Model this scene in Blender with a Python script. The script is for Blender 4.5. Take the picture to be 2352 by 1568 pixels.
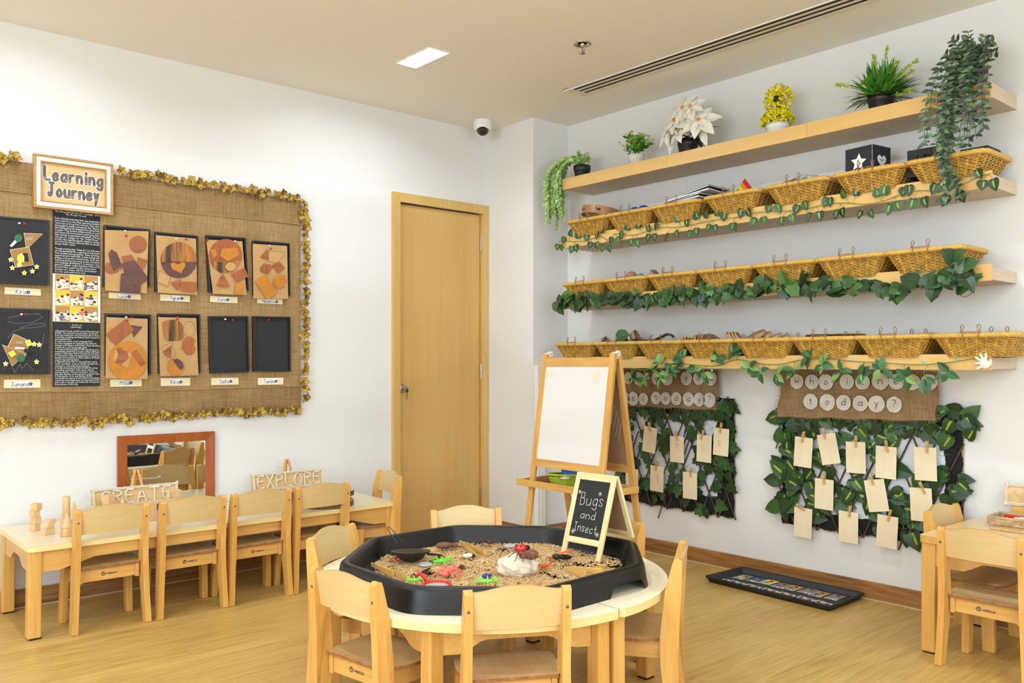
import bpy, math, random
from mathutils import Vector as V, Matrix as Mx
random.seed(11)
S = bpy.context.scene
for o in list(bpy.data.objects): bpy.data.objects.remove(o)
PI = math.pi
# ------------------------------------------------------------------ camera
CAMH = 1.13; FPX = 1971.0; CX = 1176.0; HY = 833.0
YAW = math.atan2(2260, 1971)
FW = V((math.cos(YAW), math.sin(YAW), 0)); RT = V((math.sin(YAW), -math.cos(YAW), 0)); UP = V((0, 0, 1))
cd = bpy.data.cameras.new('camera'); cam = bpy.data.objects.new('camera', cd); S.collection.objects.link(cam)
cam.location = (0, 0, CAMH); cam.rotation_euler = (PI/2, 0, YAW - PI/2)
cd.sensor_width = 36; cd.lens = FPX/2352*36; cd.shift_y = (HY-784)/2352; cd.clip_start = .05
S.camera = cam
# ------------------------------------------------------------------ world, exposure
w = bpy.data.worlds.new('world'); S.world = w; w.use_nodes = True
w.node_tree.nodes['Background'].inputs[0].default_value = (.9, .95, 1, 1); w.node_tree.nodes['Background'].inputs[1].default_value = .5
S.view_settings.view_transform = 'Standard'; S.view_settings.look = 'None'; S.view_settings.gamma = 1
S.view_settings.use_curve_mapping = False; S.view_settings.exposure = 0.09
# ------------------------------------------------------------------ room dimensions
YL = 4.49; XR = 4.0; ZC = 2.69; XB = -3.0; YB = -2.4
FIX = [(2.54, 3.61), (2.54, 1.75), (2.54, -.2), (.75, 3.61), (.75, 1.75), (.75, -.2), (-1.1, 3.61), (-1.1, 1.75), (-1.1, -.2), (2.54, -1.7), (.75, -1.7)]
LED = 420.0   # radiance of the lamp discs inside every ceiling fixture (the fixtures themselves light the room)
ld = bpy.data.lights.new('back_fill_light', 'AREA'); ld.shape = 'RECTANGLE'; ld.size = 4.2; ld.size_y = 1.7; ld.energy = 78; ld.color = (.76, .90, 1)  # added fill lamp on the unseen back wall, lifts light from the camera side
lo = bpy.data.objects.new('back_fill_light', ld); S.collection.objects.link(lo); lo.location = (.6, YB + .03, 1.6); lo.rotation_euler = (PI/2, 0, 0)
ld = bpy.data.lights.new('side_fill_light', 'AREA'); ld.shape = 'RECTANGLE'; ld.size = 3.4; ld.size_y = 1.7; ld.energy = 138; ld.color = (.76, .90, 1)  # second added fill lamp, on the unseen side wall, brightens the right wall
lo = bpy.data.objects.new('side_fill_light', ld); S.collection.objects.link(lo); lo.location = (XB + .03, .6, 1.6); lo.rotation_euler = (PI/2, 0, -PI/2)

# ------------------------------------------------------------------ helpers: pixel on a known plane -> world point
def ray(px, py): return FW + RT*((px-CX)/FPX) + UP*((HY-py)/FPX)
CAMP = V((0, 0, CAMH))
def onY(px, py, y=YL): r = ray(px, py); return CAMP + r*(y/r.y)
def onX(px, py, x=XR): r = ray(px, py); return CAMP + r*(x/r.x)
def onZ(px, py, z=0): r = ray(px, py); return CAMP + r*((z-CAMH)/r.z)

# ------------------------------------------------------------------ materials
def lin(c): c /= 255; return c/12.92 if c <= .04045 else ((c+.055)/1.055)**2.4
def col(h): return (lin(int(h[0:2], 16)), lin(int(h[2:4], 16)), lin(int(h[4:6], 16)), 1)
class NT:
    def __init__(s, name):
        s.m = bpy.data.materials.new(name); s.m.use_nodes = True; s.t = s.m.node_tree; s.b = s.t.nodes['Principled BSDF']
    def n(s, ty, **k):
        x = s.t.nodes.new(ty)
        for a, b in k.items():
            if a in x.inputs.keys() if hasattr(x.inputs, 'keys') else False: x.inputs[a].default_value = b
            else: setattr(x, a, b)
        return x
    def l(s, a, b): s.t.links.new(a, b)
def coords(nt, scale, loc=(0, 0, 0), rot=(0, 0, 0), kind='Object'):
    tc = nt.n('ShaderNodeTexCoord'); mp = nt.n('ShaderNodeMapping'); nt.l(tc.outputs[kind], mp.inputs['Vector'])
    mp.inputs['Scale'].default_value = scale; mp.inputs['Location'].default_value = loc; mp.inputs['Rotation'].default_value = rot
    return mp.outputs[0]
def ramp(nt, fac, stops):
    r = nt.n('ShaderNodeValToRGB'); nt.l(fac, r.inputs[0]); e = r.color_ramp.elements
    while len(e) < len(stops): e.new(.5)
    for i, (p, c) in enumerate(stops): e[i].position = p; e[i].color = col(c) if isinstance(c, str) else c
    return r.outputs[0]
def noise(nt, vec, sc, det=4, rough=.55, dist=0):
    x = nt.n('ShaderNodeTexNoise'); nt.l(vec, x.inputs['Vector']); x.inputs['Scale'].default_value = sc; x.inputs['Detail'].default_value = det
    x.inputs['Roughness'].default_value = rough; x.inputs['Distortion'].default_value = dist; return x.outputs[0]
def bump(nt, h, st, dist=.01):
    b = nt.n('ShaderNodeBump'); nt.l(h, b.inputs['Height']); b.inputs['Strength'].default_value = st; b.inputs['Distance'].default_value = dist
    nt.l(b.outputs[0], nt.b.inputs['Normal'])
MC = {}
def mat(name, c, rough=.5, metal=0, var=0, spec=.5, emit=0, alpha=1, bmp=0, bs=60, trans=0, coat=0):
    if name in MC: return MC[name]
    nt = NT(name); b = nt.b; cc = col(c)
    b.inputs['Base Color'].default_value = cc; b.inputs['Roughness'].default_value = rough; b.inputs['Metallic'].default_value = metal
    b.inputs['Specular IOR Level'].default_value = spec; b.inputs['Coat Weight'].default_value = coat
    v = coords(nt, (1, 1, 1))
    if var:
        f = noise(nt, v, bs*.25, 3); lo = tuple(max(0, x*(1-var)) for x in cc[:3])+(1,); hi = tuple(min(1, x*(1+var)) for x in cc[:3])+(1,)
        nt.l(ramp(nt, f, [(.35, lo), (.65, hi)]), b.inputs['Base Color'])
    if bmp: bump(nt, noise(nt, v, bs, 4), bmp, .004)
    if emit: b.inputs['Emission Color'].default_value = cc; b.inputs['Emission Strength'].default_value = emit
    if trans: b.inputs['Transmission Weight'].default_value = trans; b.inputs['IOR'].default_value = 1.3
    if alpha < 1: b.inputs['Alpha'].default_value = alpha
    MC[name] = nt.m; return nt.m
def wood(name, c1, c2, axis=0, sc=1, rough=.4, c3=None, contrast=1, coat=.15):
    if name in MC: return MC[name]
    nt = NT(name); s = [26*sc, 26*sc, 26*sc]; s[axis] = 1.6*sc
    v = coords(nt, tuple(s)); v2 = coords(nt, tuple(x*5 for x in s))
    n1 = noise(nt, v, 1, 5, .6, .6); n2 = noise(nt, v2, 1, 2, .5)
    mx = nt.n('ShaderNodeMix'); mx.inputs[0].default_value = .3; nt.l(n1, mx.inputs[2]); nt.l(n2, mx.inputs[3])
    d = .16/contrast
    nt.l(ramp(nt, mx.outputs[0], [(.5-d, c2), (.5+d, c1)]), nt.b.inputs['Base Color'])
    nt.b.inputs['Roughness'].default_value = rough; nt.b.inputs['Coat Weight'].default_value = coat; nt.b.inputs['Coat Roughness'].default_value = .25
    bump(nt, mx.outputs[0], .06, .002)
    MC[name] = nt.m; return nt.m
def burlap(name, c1, c2, f=260, fr=1.0):
    nt = NT(name); v = coords(nt, (1, 1, 1))
    sep = nt.n('ShaderNodeSeparateXYZ'); nt.l(v, sep.inputs[0])
    add = nt.n('ShaderNodeMath', operation='ADD'); nt.l(sep.outputs[0], add.inputs[0]); nt.l(sep.outputs[1], add.inputs[1])
    def sn(src, k):
        m = nt.n('ShaderNodeMath', operation='MULTIPLY'); nt.l(src, m.inputs[0]); m.inputs[1].default_value = k
        s_ = nt.n('ShaderNodeMath', operation='SINE'); nt.l(m.outputs[0], s_.inputs[0]); return s_.outputs[0]
    a = sn(add.outputs[0], f*2.2); b_ = sn(sep.outputs[2], f*2.2)
    mu = nt.n('ShaderNodeMath', operation='MULTIPLY'); nt.l(a, mu.inputs[0]); nt.l(b_, mu.inputs[1])
    nx = noise(nt, coords(nt, (8, 8, 190)), 1, 4, .7); ny = noise(nt, coords(nt, (190, 190, 8)), 1, 4, .7); nb = noise(nt, v, 5, 3)
    m1 = nt.n('ShaderNodeMath', operation='MULTIPLY_ADD'); nt.l(mu.outputs[0], m1.inputs[0]); m1.inputs[1].default_value = .09; nt.l(nx, m1.inputs[2])
    m2 = nt.n('ShaderNodeMath', operation='ADD'); nt.l(m1.outputs[0], m2.inputs[0]); nt.l(ny, m2.inputs[1])
    m3 = nt.n('ShaderNodeMath', operation='MULTIPLY_ADD'); nt.l(nb, m3.inputs[0]); m3.inputs[1].default_value = .5; nt.l(m2.outputs[0], m3.inputs[2])
    m4 = nt.n('ShaderNodeMath', operation='MULTIPLY'); nt.l(m3.outputs[0], m4.inputs[0]); m4.inputs[1].default_value = .4
    nt.l(ramp(nt, m4.outputs[0], [(.38, c2), (.62, c1)]), nt.b.inputs['Base Color']); nt.b.inputs['Roughness'].default_value = .95
    nt.b.inputs['Specular IOR Level'].default_value = .1
    bump(nt, mu.outputs[0], .35, .002); return nt.m

m_wall = mat('wall_paint', 'E8E6E4', .75, bmp=.04, bs=160, spec=.25)
m_ceil = mat('ceiling_paint', 'F3EEE6', .9, spec=.1)
m_black = mat('black_plastic', '0C0C0D', .38, spec=.4, bmp=.05, bs=300)
m_blackm = mat('black_matt', '17171A', .7)
m_frame_bk = mat('black_frame', '191A1E', .3)
m_white = mat('white_paint', 'F2F0EC', .4)
m_whitep = mat('white_paper', 'F1EFEF', .7)
m_beech = wood('beech_vertical', 'E6B566', 'D19A48', 2)
m_beechx = wood('beech_rail', 'E4B367', 'D09B4C', 0)
m_beechy = wood('beech_side_rail', 'E0B06A', 'CC994F', 1)
m_ply = wood('plywood_back', 'DEC28D', 'D4B378', 0, .8, contrast=.8)
m_plyS = wood('plywood_seat', 'E3C695', 'D3B07C', 1, .8, contrast=.8)
m_plye = mat('plywood_edge', '9A6838', .6, var=.3, bs=400)
m_top = wood('cream_laminate', 'F7ECCF', 'F2E4C0', 0, .6, .3, contrast=.6)
m_edge = mat('table_edge', 'F2DA9A', .35)
m_fascia = wood('birch_fascia', 'E8C27C', 'DCB068', 1, .35, contrast=.9)
m_shelf = mat('shelf_underside', 'CDBDA6', .7, var=.06, bs=200)
m_shend = wood('shelf_end_grain', 'DCC8AE', 'C9B295', 0, 1)
m_pine = wood('pine', 'E7B768', 'D0964A', 2, .7, .45, contrast=1.1)
m_pinex = wood('pine_rail', 'E7B768', 'CC9248', 1, .7, .45, contrast=1.1)
m_pale = wood('pale_pine', 'F3DEAD', 'E8CB8E', 2, .8, .5)
m_paley = wood('pale_pine_rail', 'F3DEAD', 'E8CB8E', 1, .8, .5)
m_door = wood('door_veneer', 'D9B26C', 'CA9F57', 2, .22, .45, contrast=.8)
m_doorf = wood('door_frame', 'DDB874', 'CDA45C', 2, .5, .45)
m_block = wood('toy_block', 'E8C494', 'D9AF79', 2, .8, .55)
m_steel = mat('steel', 'B9B2A8', .3, 1)
m_brass = mat('old_brass', '7C5A22', .35, 1)
m_copper = mat('copper_wire', '9C6E4C', .4, .5)
m_screw = mat('screw_head', '75706A', .4, .6)
m_logo = mat('printed_logo', '5A4A44', .7)
m_chalk = mat('chalk', 'D9D9D0', .95)
m_board = mat('chalkboard', '22231F', .8, var=.12, bs=40)
m_greens = [mat('leaf_dark', '24401F', .4, bmp=.1), mat('leaf_mid', '35592A', .4), mat('leaf_light', '4A7433', .42), mat('leaf_stripe', '8FA832', .4)]
m_stem = mat('green_stem', '6F8A45', .6); m_twig = mat('brown_twig', '4E372B', .8, var=.2)
m_twine = mat('jute_twine', 'B59A76', .95)
m_rope = mat('cotton_rope', 'EADFCB', .95, bmp=.3, bs=500)

# ------------------------------------------------------------------ mesh builder
class MB:
    def __init__(s): s.v = []; s.f = []; s.m = []; s.k = 0; s.T = None; s.sm = []
    def add(s, vs, fs, sm=False):
        o = len(s.v); T = s.T
        s.v += [tuple(T @ V(p)) for p in vs] if T is not None else [tuple(p) for p in vs]
        for f in fs: s.f.append([i+o for i in f]); s.m.append(s.k); s.sm.append(sm)
    def box(s, a, b):
        x0, y0, z0 = a; x1, y1, z1 = b
        s.add([(x0, y0, z0), (x1, y0, z0), (x1, y1, z0), (x0, y1, z0), (x0, y0, z1), (x1, y0, z1), (x1, y1, z1), (x0, y1, z1)],
              [(0, 3, 2, 1), (4, 5, 6, 7), (0, 1, 5, 4), (1, 2, 6, 5), (2, 3, 7, 6), (3, 0, 4, 7)])
    def hexa(s, p):  # 8 points: bottom 4, top 4
        s.add(p, [(0, 3, 2, 1), (4, 5, 6, 7), (0, 1, 5, 4), (1, 2, 6, 5), (2, 3, 7, 6), (3, 0, 4, 7)])
    def prism(s, A, B, sm=False):  # two matching loops
        n = len(A); s.add(list(A)+list(B), [tuple(range(n-1, -1, -1)), tuple(range(n, 2*n))]); o = 0
        s.add(list(A)+list(B), [(i, (i+1) % n, n+(i+1) % n, n+i) for i in range(n)], sm)
    def poly(s, pts): s.add(pts, [tuple(range(len(pts)))])
    def tube(s, pts, r, seg=8, closed=False, sm=True, flat=1):
        P = [V(p) for p in pts]; n = len(P); R = (list(r)+[r[-1]]*n)[:n] if isinstance(r, (list, tuple)) else [r]*n; vs = []; prev = None
        for i in range(n):
            if closed: t = P[(i+1) % n]-P[i-1]
            else: t = P[min(i+1, n-1)]-P[max(i-1, 0)]
            if t.length < 1e-9: t = V((0, 0, 1))
            t.normalize()
            if prev is None: a = V((0, 0, 1)) if abs(t.z) < .9 else V((1, 0, 0)); u = t.cross(a).normalized()
            else: u = (prev - t*prev.dot(t)); u = u.normalized() if u.length > 1e-6 else t.orthogonal().normalized()
            prev = u; q = t.cross(u)
            for k in range(seg):
                an = 2*PI*k/seg; vs.append(P[i]+u*(math.cos(an)*R[i])+q*(math.sin(an)*R[i]*flat))
        fs = []
        for i in range(n if closed else n-1):
            j = (i+1) % n
            for k in range(seg): fs.append((i*seg+k, i*seg+(k+1) % seg, j*seg+(k+1) % seg, j*seg+k))
        s.add(vs, fs, sm)
        if not closed: s.add(vs[:seg], [tuple(range(seg-1, -1, -1))]); s.add(vs[-seg:], [tuple(range(seg))])
    def lathe(s, prof, c=(0, 0, 0), seg=24, sm=True, ax=None):
        vs = []; c = V(c)
        for r, z in prof:
            for k in range(seg):
                a = 2*PI*k/seg; p = V((r*math.cos(a), r*math.sin(a), z))
                if ax is not None: p = ax @ p
                vs.append(c+p)
        fs = []
        for i in range(len(prof)-1):
            for k in range(seg): fs.append((i*seg+k, i*seg+(k+1) % seg, (i+1)*seg+(k+1) % seg, (i+1)*seg+k))
        s.add(vs, fs, sm)
        if prof[0][0] > 1e-5: s.add(vs[:seg], [tuple(range(seg-1, -1, -1))])
        if prof[-1][0] > 1e-5: s.add(vs[-seg:], [tuple(range(seg))])
    def ball(s, c, r, seg=16, ring=10, M=None, wob=0):
        if not isinstance(r, (tuple, list)): r = (r, r, r)
        vs = []
        for i in range(ring+1):
            th = PI*i/ring
            for k in range(seg):
                a = 2*PI*k/seg; q = 1+(wob*(math.sin(3*a+5*th)+math.sin(7*a-4*th)*.6+math.sin(11*th+2*a)*.5) if wob else 0)
                p = V((r[0]*math.sin(th)*math.cos(a)*q, r[1]*math.sin(th)*math.sin(a)*q, r[2]*math.cos(th)*q))
                vs.append(V(c)+(M @ p if M is not None else p))
        s.add(vs, [(i*seg+k, (i+1)*seg+k, (i+1)*seg+(k+1) % seg, i*seg+(k+1) % seg) for i in range(ring) for k in range(seg)], True)
    def slab(s, fn, nu, nv, th, sm=True):  # fn(u,v)->(point, normal)
        top = []; bot = []
        for j in range(nv+1):
            for i in range(nu+1):
                p, n = fn(i/nu, j/nv); top.append(V(p)+V(n)*th/2); bot.append(V(p)-V(n)*th/2)
        W = nu+1; N = len(top); k0 = s.k
        s.add(top, [(j*W+i, j*W+i+1, (j+1)*W+i+1, (j+1)*W+i) for j in range(nv) for i in range(nu)], sm)
        s.add(bot, [(j*W+i, (j+1)*W+i, (j+1)*W+i+1, j*W+i+1) for j in range(nv) for i in range(nu)], sm)
        bd = [i for i in range(nu+1)]+[j*W+nu for j in range(1, nv+1)]+[nv*W+i for i in range(nu-1, -1, -1)]+[j*W for j in range(nv-1, 0, -1)]
        s.k = s.ek if hasattr(s, 'ek') else k0; nb = len(bd)
        s.add([top[i] for i in bd]+[bot[i] for i in bd], [(i, nb+i, nb+(i+1) % nb, (i+1) % nb) for i in range(nb)]); s.k = k0
PM = {}
def finish(o, label=None, cat=None, group=None, kind=None):
    if label: o['label'] = label
    if cat: o['category'] = cat
    if group: o['group'] = group
    if kind: o['kind'] = kind
    return o
def put(name, mb, mats, parent=None, bevel=0, loc=None, rot=None, world=False, label=None, cat=None, group=None, kind=None, seg=2):
    me = bpy.data.meshes.new(name)
    vs = mb.v
    if world and parent is not None:
        inv = PM[parent.name].inverted(); vs = [tuple(inv @ V(p)) for p in vs]
    elif world and loc is not None:
        L_ = V(loc); vs = [tuple(V(p)-L_) for p in vs]
    me.from_pydata(vs, [], mb.f)
    mats = mats if isinstance(mats, (list, tuple)) else [mats]
    for m in mats: me.materials.append(m)
    me.polygons.foreach_set('material_index', [min(k, len(mats)-1) for k in mb.m]); me.polygons.foreach_set('use_smooth', mb.sm)
    me.update()
    o = bpy.data.objects.new(name, me); S.collection.objects.link(o)
    if parent is not None: o.parent = parent; PM[o.name] = PM.get(parent.name, Mx()).copy()
    if loc is not None: o.location = loc
    if rot is not None: o.rotation_euler = rot
    if parent is None: PM[o.name] = Mx.Translation(V(loc) if loc is not None else V((0, 0, 0)))
    if bevel:
        bm = o.modifiers.new('bevel', 'BEVEL'); bm.width = bevel; bm.segments = seg; bm.limit_method = 'ANGLE'; bm.angle_limit = math.radians(40); bm.harden_normals = False
    return finish(o, label, cat, group, kind)
def thing(name, label, cat, loc=(0, 0, 0), rz=0, group=None):
    o = bpy.data.objects.new(name, None); o.empty_display_size = .05; S.collection.objects.link(o)
    o.location = loc; o.rotation_euler = (0, 0, rz); PM[o.name] = Mx.Translation(V(loc)) @ Mx.Rotation(rz, 4, 'Z')
    return finish(o, label, cat, group)
def dup(root, loc, rz=0, label=None, group=None):
    r = root.copy(); S.collection.objects.link(r); r.location = loc; r.rotation_euler = (0, 0, rz)
    PM[r.name] = Mx.Translation(V(loc)) @ Mx.Rotation(rz, 4, 'Z')
    if label: r['label'] = label
    if group: r['group'] = group
    for c in list(root.children):
        k = c.copy(); S.collection.objects.link(k); k.parent = r
        for g in list(c.children):
            d = g.copy(); S.collection.objects.link(d); d.parent = k
    return r
def struct(name, mb, m, bevel=0): return put(name, mb, m, bevel=bevel, kind='structure')

# ------------------------------------------------------------------ stroke lettering
G = {'a': '5h3i1h0f1d3d5f 5i5d', 'b': '0m0d 0g2i4h5f4d2d0e', 'c': '5h3i1h0f1d3d5e', 'd': '5h3i1h0f1d3d5f 5m5d', 'e': '0f5g4i2i0g0f1d3d5e', 'f': '4l3m2l2d 0i4i',
 'g': '5h3i1h0f1d3d5f 5i5b4a2a0b', 'h': '0m0d 0g2i4i5g5d', 'i': '1i1d 1k1l', 'j': '2i2b1a0a 2k2l', 'k': '0m0d 4i0f 2g4d', 'l': '1m1d', 'm': '0i0d 0g1i3i4g4d 4g5i7i8g8d',
 'n': '0i0d 0g2i4i5g5d', 'o': '3i1h0f1d3d5f5g3i', 'p': '0i0a 0g2i4h5f4d2d0e', 'q': '5h3i1h0f1d3d5f 5i5a', 'r': '0i0d 0g2i4i', 's': '4h3i1i0h1g3f4e3d1d0e', 't': '2l2e3d4d 0i4i',
 'u': '0i0e1d3d5f 5i5d', 'v': '0i2d4i', 'w': '0i1d3h5d6i', 'x': '0i4d 4i0d', 'y': '0i2d 4i1a', 'z': '0i4i0d4d',
 'A': '0d3m6d 1g5g', 'B': '0m0d 0m3m4l4j3i0i 3i5h5e3d0d', 'C': '5l3m1l0i0g1d3d5e', 'D': '0m0d 0m3m5k5f3d0d', 'E': '5m0m0d5d 0i4i', 'F': '5m0m0d 0i4i', 'G': '5l3m1l0i0g1d3d5e5g3g', 'H': '0m0d 5m5d 0i5i',
 'I': '0m4m 2m2d 0d4d', 'J': '1m5m 3m3f2d0d0f', 'K': '0m0d 5m0h 2i5d', 'L': '0m0d5d', 'M': '0d0m3g6m6d', 'N': '0d0m5d5m', 'O': '3m1l0i0g1d3d5d6g6i5l3m', 'P': '0m0d 0m3m5l5j3i0i', 'R': '0m0d 0m3m5l5j3i0i 2i5d',
 'S': '5l3m1l0k1i4h5f4d1d0e', 'T': '0m6m 3m3d', 'U': '0m0f1d4d5f5m', 'V': '0m3d6m', 'W': '0m1d3j5d6m', 'X': '0m5d 5m0d', 'Y': '0m3i6m 3i3d', '?': '0l2m4l4j2h2g 2e2d', '*': '2j2f 0i4g 4i0g', '.': '0d0e', ',': '1e0c', ':': '0h0i 0e0f',
 '"': '0m0k 2m2k', '(': '2m0k0e2c', ')': '0m2k2e0c', '&': '5d1k2m3k0f1d3d5f', '!': '0m0g 0e0d', '1': '0k2m2d', '2': '0l2m4l4j0d4d', '3': '0l2m4k2i4g2d0e', '4': '3d3m0g5g', '5': '4m0m0i3i4g3d0d', '6': '4m1j0f2d4f3h0g', '7': '0m4m1d', '-': '0h3h'}
def strokes(ch, smooth=1):
    out = []; w_ = 0
    for pl in G.get(ch, '').split():
        pts = [(int(pl[i]), ord(pl[i+1])-100) for i in range(0, len(pl), 2)]; w_ = max(w_, max(p[0] for p in pts))
        for _ in range(smooth):
            if len(pts) > 2:
                q = [pts[0]]
                for a, b in zip(pts, pts[1:]): q += [(a[0]*.75+b[0]*.25, a[1]*.75+b[1]*.25), (a[0]*.25+b[0]*.75, a[1]*.25+b[1]*.75)]
                pts = q+[pts[-1]]
        out.append(pts)
    return out, w_
def textlines(txt, size, gap=2.2, smooth=1, jit=0):
    """size = cap height; returns list of 2D polylines and total width"""
    k = size/9; x = 0; res = []
    for ch in txt:
        if ch == ' ': x += 4*k; continue
        st, w_ = strokes(ch, smooth); dy = random.uniform(-jit, jit)*size
        for pl in st: res.append([(x+p[0]*k, p[1]*k+dy) for p in pl])
        x += (w_+gap)*k
    return res, x-gap*k
EPS = [0]
def lift(pts):
    EPS[0] = (EPS[0]+1) % 29; n = (pts[1]-pts[0]).cross(pts[2]-pts[0]).normalized()*(EPS[0]*1.3e-5); return [p+n for p in pts]
def ribbon(mb, lines, width, fn, caps=True):
    for pl in lines:
        for a, b in zip(pl, pl[1:]):
            dx, dy = b[0]-a[0], b[1]-a[1]; L_ = math.hypot(dx, dy)
            if L_ < 1e-9: continue
            nx, ny = -dy/L_*width/2, dx/L_*width/2
            mb.poly(lift([fn(a[0]-nx, a[1]-ny), fn(b[0]-nx, b[1]-ny), fn(b[0]+nx, b[1]+ny), fn(a[0]+nx, a[1]+ny)]))
        if caps:
            for p in pl: mb.poly(lift([fn(p[0]+math.cos(t*PI/3)*width/2, p[1]+math.sin(t*PI/3)*width/2) for t in range(6)]))
def write(mb, txt, fn, u0, v0, size, width, align='c', gap=2.2, smooth=1, maxw=None, caps=True, jit=0):
    ls, W = textlines(txt, size, gap, smooth, jit); q = 1
    if maxw and W > maxw: q = maxw/W
    off = {'c': -W*q/2, 'l': 0, 'r': -W*q}[align]
    ribbon(mb, [[(u0+off+p[0]*q, v0+p[1]) for p in l] for l in ls], width, fn, caps)
def wallL(off): return lambda u, v: V((u, YL-off, v))       # u = x, v = z on the left wall
def wallR(off): return lambda u, v: V((XR-off, -u, v))      # u = -y on the right wall
def circ(cx, cy, r, n=20, ry=None): return [(cx+r*math.cos(2*PI*i/n), cy+(ry or r)*math.sin(2*PI*i/n)) for i in range(n)]
def plate(mb, pts, fn, fn2):  # 2D polygon with thickness between two offset planes (fn2 nearer the viewer)
    mb.prism([fn(*p) for p in pts], [fn2(*p) for p in pts])

# ================================================================== ROOM
nt = NT('floor_vinyl_oak')
v = coords(nt, (1, 1, 1)); br = nt.n('ShaderNodeTexBrick'); nt.l(v, br.inputs['Vector']); br.inputs['Scale'].default_value = 1
br.inputs['Brick Width'].default_value = 1.25; br.inputs['Row Height'].default_value = .19; br.inputs['Mortar Size'].default_value = .0018
br.inputs['Color1'].default_value = (.42, .42, .42, 1); br.inputs['Color2'].default_value = (.58, .58, .58, 1); br.inputs['Mortar'].default_value = (.12, .12, .12, 1)
n1 = noise(nt, coords(nt, (1.5, 24, 1)), 1, 6, .66, 1.8); n2 = noise(nt, coords(nt, (4, 105, 1)), 1, 6, .7, .8); n3 = noise(nt, coords(nt, (1.2, 4, 1)), 1, 2)
mx = nt.n('ShaderNodeMix'); mx.inputs[0].default_value = .5; nt.l(n1, mx.inputs[2]); nt.l(n2, mx.inputs[3])
m2 = nt.n('ShaderNodeMath', operation='MULTIPLY_ADD'); nt.l(br.outputs[0], m2.inputs[0]); m2.inputs[1].default_value = .22; nt.l(mx.outputs[0], m2.inputs[2])
m3 = nt.n('ShaderNodeMath', operation='MULTIPLY_ADD'); nt.l(n3, m3.inputs[0]); m3.inputs[1].default_value = .25; nt.l(m2.outputs[0], m3.inputs[2])
nt.l(ramp(nt, m3.outputs[0], [(.5, '8A6A34'), (.63, 'BC954E'), (.76, 'D0AC62'), (.9, 'DCBB74')]), nt.b.inputs['Base Color'])
nt.b.inputs['Roughness'].default_value = .42; bump(nt, mx.outputs[0], .08, .003); m_floor = nt.m
nt = NT('skirting_oak')
n1 = noise(nt, coords(nt, (1.6, 1.6, 30)), 1, 6, .62, 1.2); n2 = noise(nt, coords(nt, (5, 5, 160)), 1, 3)
mx = nt.n('ShaderNodeMix'); mx.inputs[0].default_value = .4; nt.l(n1, mx.inputs[2]); nt.l(n2, mx.inputs[3])
nt.l(ramp(nt, mx.outputs[0], [(.36, '6E4620'), (.5, '9C6C3A'), (.64, 'B58449')]), nt.b.inputs['Base Color']); nt.b.inputs['Roughness'].default_value = .5
bump(nt, mx.outputs[0], .15, .003); m_skirt = nt.m

mb = MB(); mb.box((XB, YB, -.05), (XR, YL, 0)); struct('floor', mb, m_floor)
mb = MB()   # ceiling with openings for the recessed fixtures and the air slot is a plain slab; fixtures are recessed trays set into it
FW_, FL_ = .115, .285
VX0, VX1, VY0, VY1 = 3.435, 3.617, -.5, 3.505
holes = [(x-FW_/2, y-FL_/2, x+FW_/2, y+FL_/2) for x, y in FIX]+[(VX0+.02, VY0+.02, VX1-.02, VY1-.02)]
xs = sorted({XB, XR} | {h[0] for h in holes} | {h[2] for h in holes}); ys = sorted({YB, YL} | {h[1] for h in holes} | {h[3] for h in holes})
for i in range(len(xs)-1):
    for j in range(len(ys)-1):
        cx_, cy_ = (xs[i]+xs[i+1])/2, (ys[j]+ys[j+1])/2
        if any(h[0] < cx_ < h[2] and h[1] < cy_ < h[3] for h in holes): continue
        mb.poly([(xs[i], ys[j], ZC), (xs[i], ys[j+1], ZC), (xs[i+1], ys[j+1], ZC), (xs[i+1], ys[j], ZC)])
mb.box((XB, YB, ZC+.22), (XR, YL, ZC+.26))
struct('ceiling', mb, m_ceil)
DX0, DX1, DZ = 2.972, 3.652, 2.138      # door opening in the left wall
mb = MB(); mb.box((XB, YL, 0), (DX0, YL+.12, ZC+.26)); mb.box((DX1, YL, 0), (XR, YL+.12, ZC+.26)); mb.box((DX0, YL, DZ), (DX1, YL+.12, ZC+.26)); mb.box((DX0, YL+.12, 0), (DX1, YL+.14, DZ))
struct('wall_left', mb, m_wall)
mb = MB(); mb.box((XR, YB, 0), (XR+.12, YL, ZC+.26)); struct('wall_right', mb, m_wall)
mb = MB(); mb.box((3.69, 4.026, 0), (XR, YL, ZC)); struct('wall_corner', mb, m_wall)
mb = MB()
for a, b in [((XB, YB-.12, 0), (-1.5, YB, ZC+.26)), ((2.7, YB-.12, 0), (XR, YB, ZC+.26)), ((-1.5, YB-.12, 0), (2.7, YB, .75)), ((-1.5, YB-.12, 2.45), (2.7, YB, ZC+.26))]: mb.box(a, b)
struct('wall_back', mb, m_wall)
mb = MB()
for a, b in [((XB-.12, YB, 0), (XB, -1.1, ZC+.26)), ((XB-.12, 2.3, 0), (XB, YL, ZC+.26)), ((XB-.12, -1.1, 0), (XB, 2.3, .75)), ((XB-.12, -1.1, 2.45), (XB, 2.3, ZC+.26))]: mb.box(a, b)
struct('wall_side', mb, m_wall)
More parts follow.
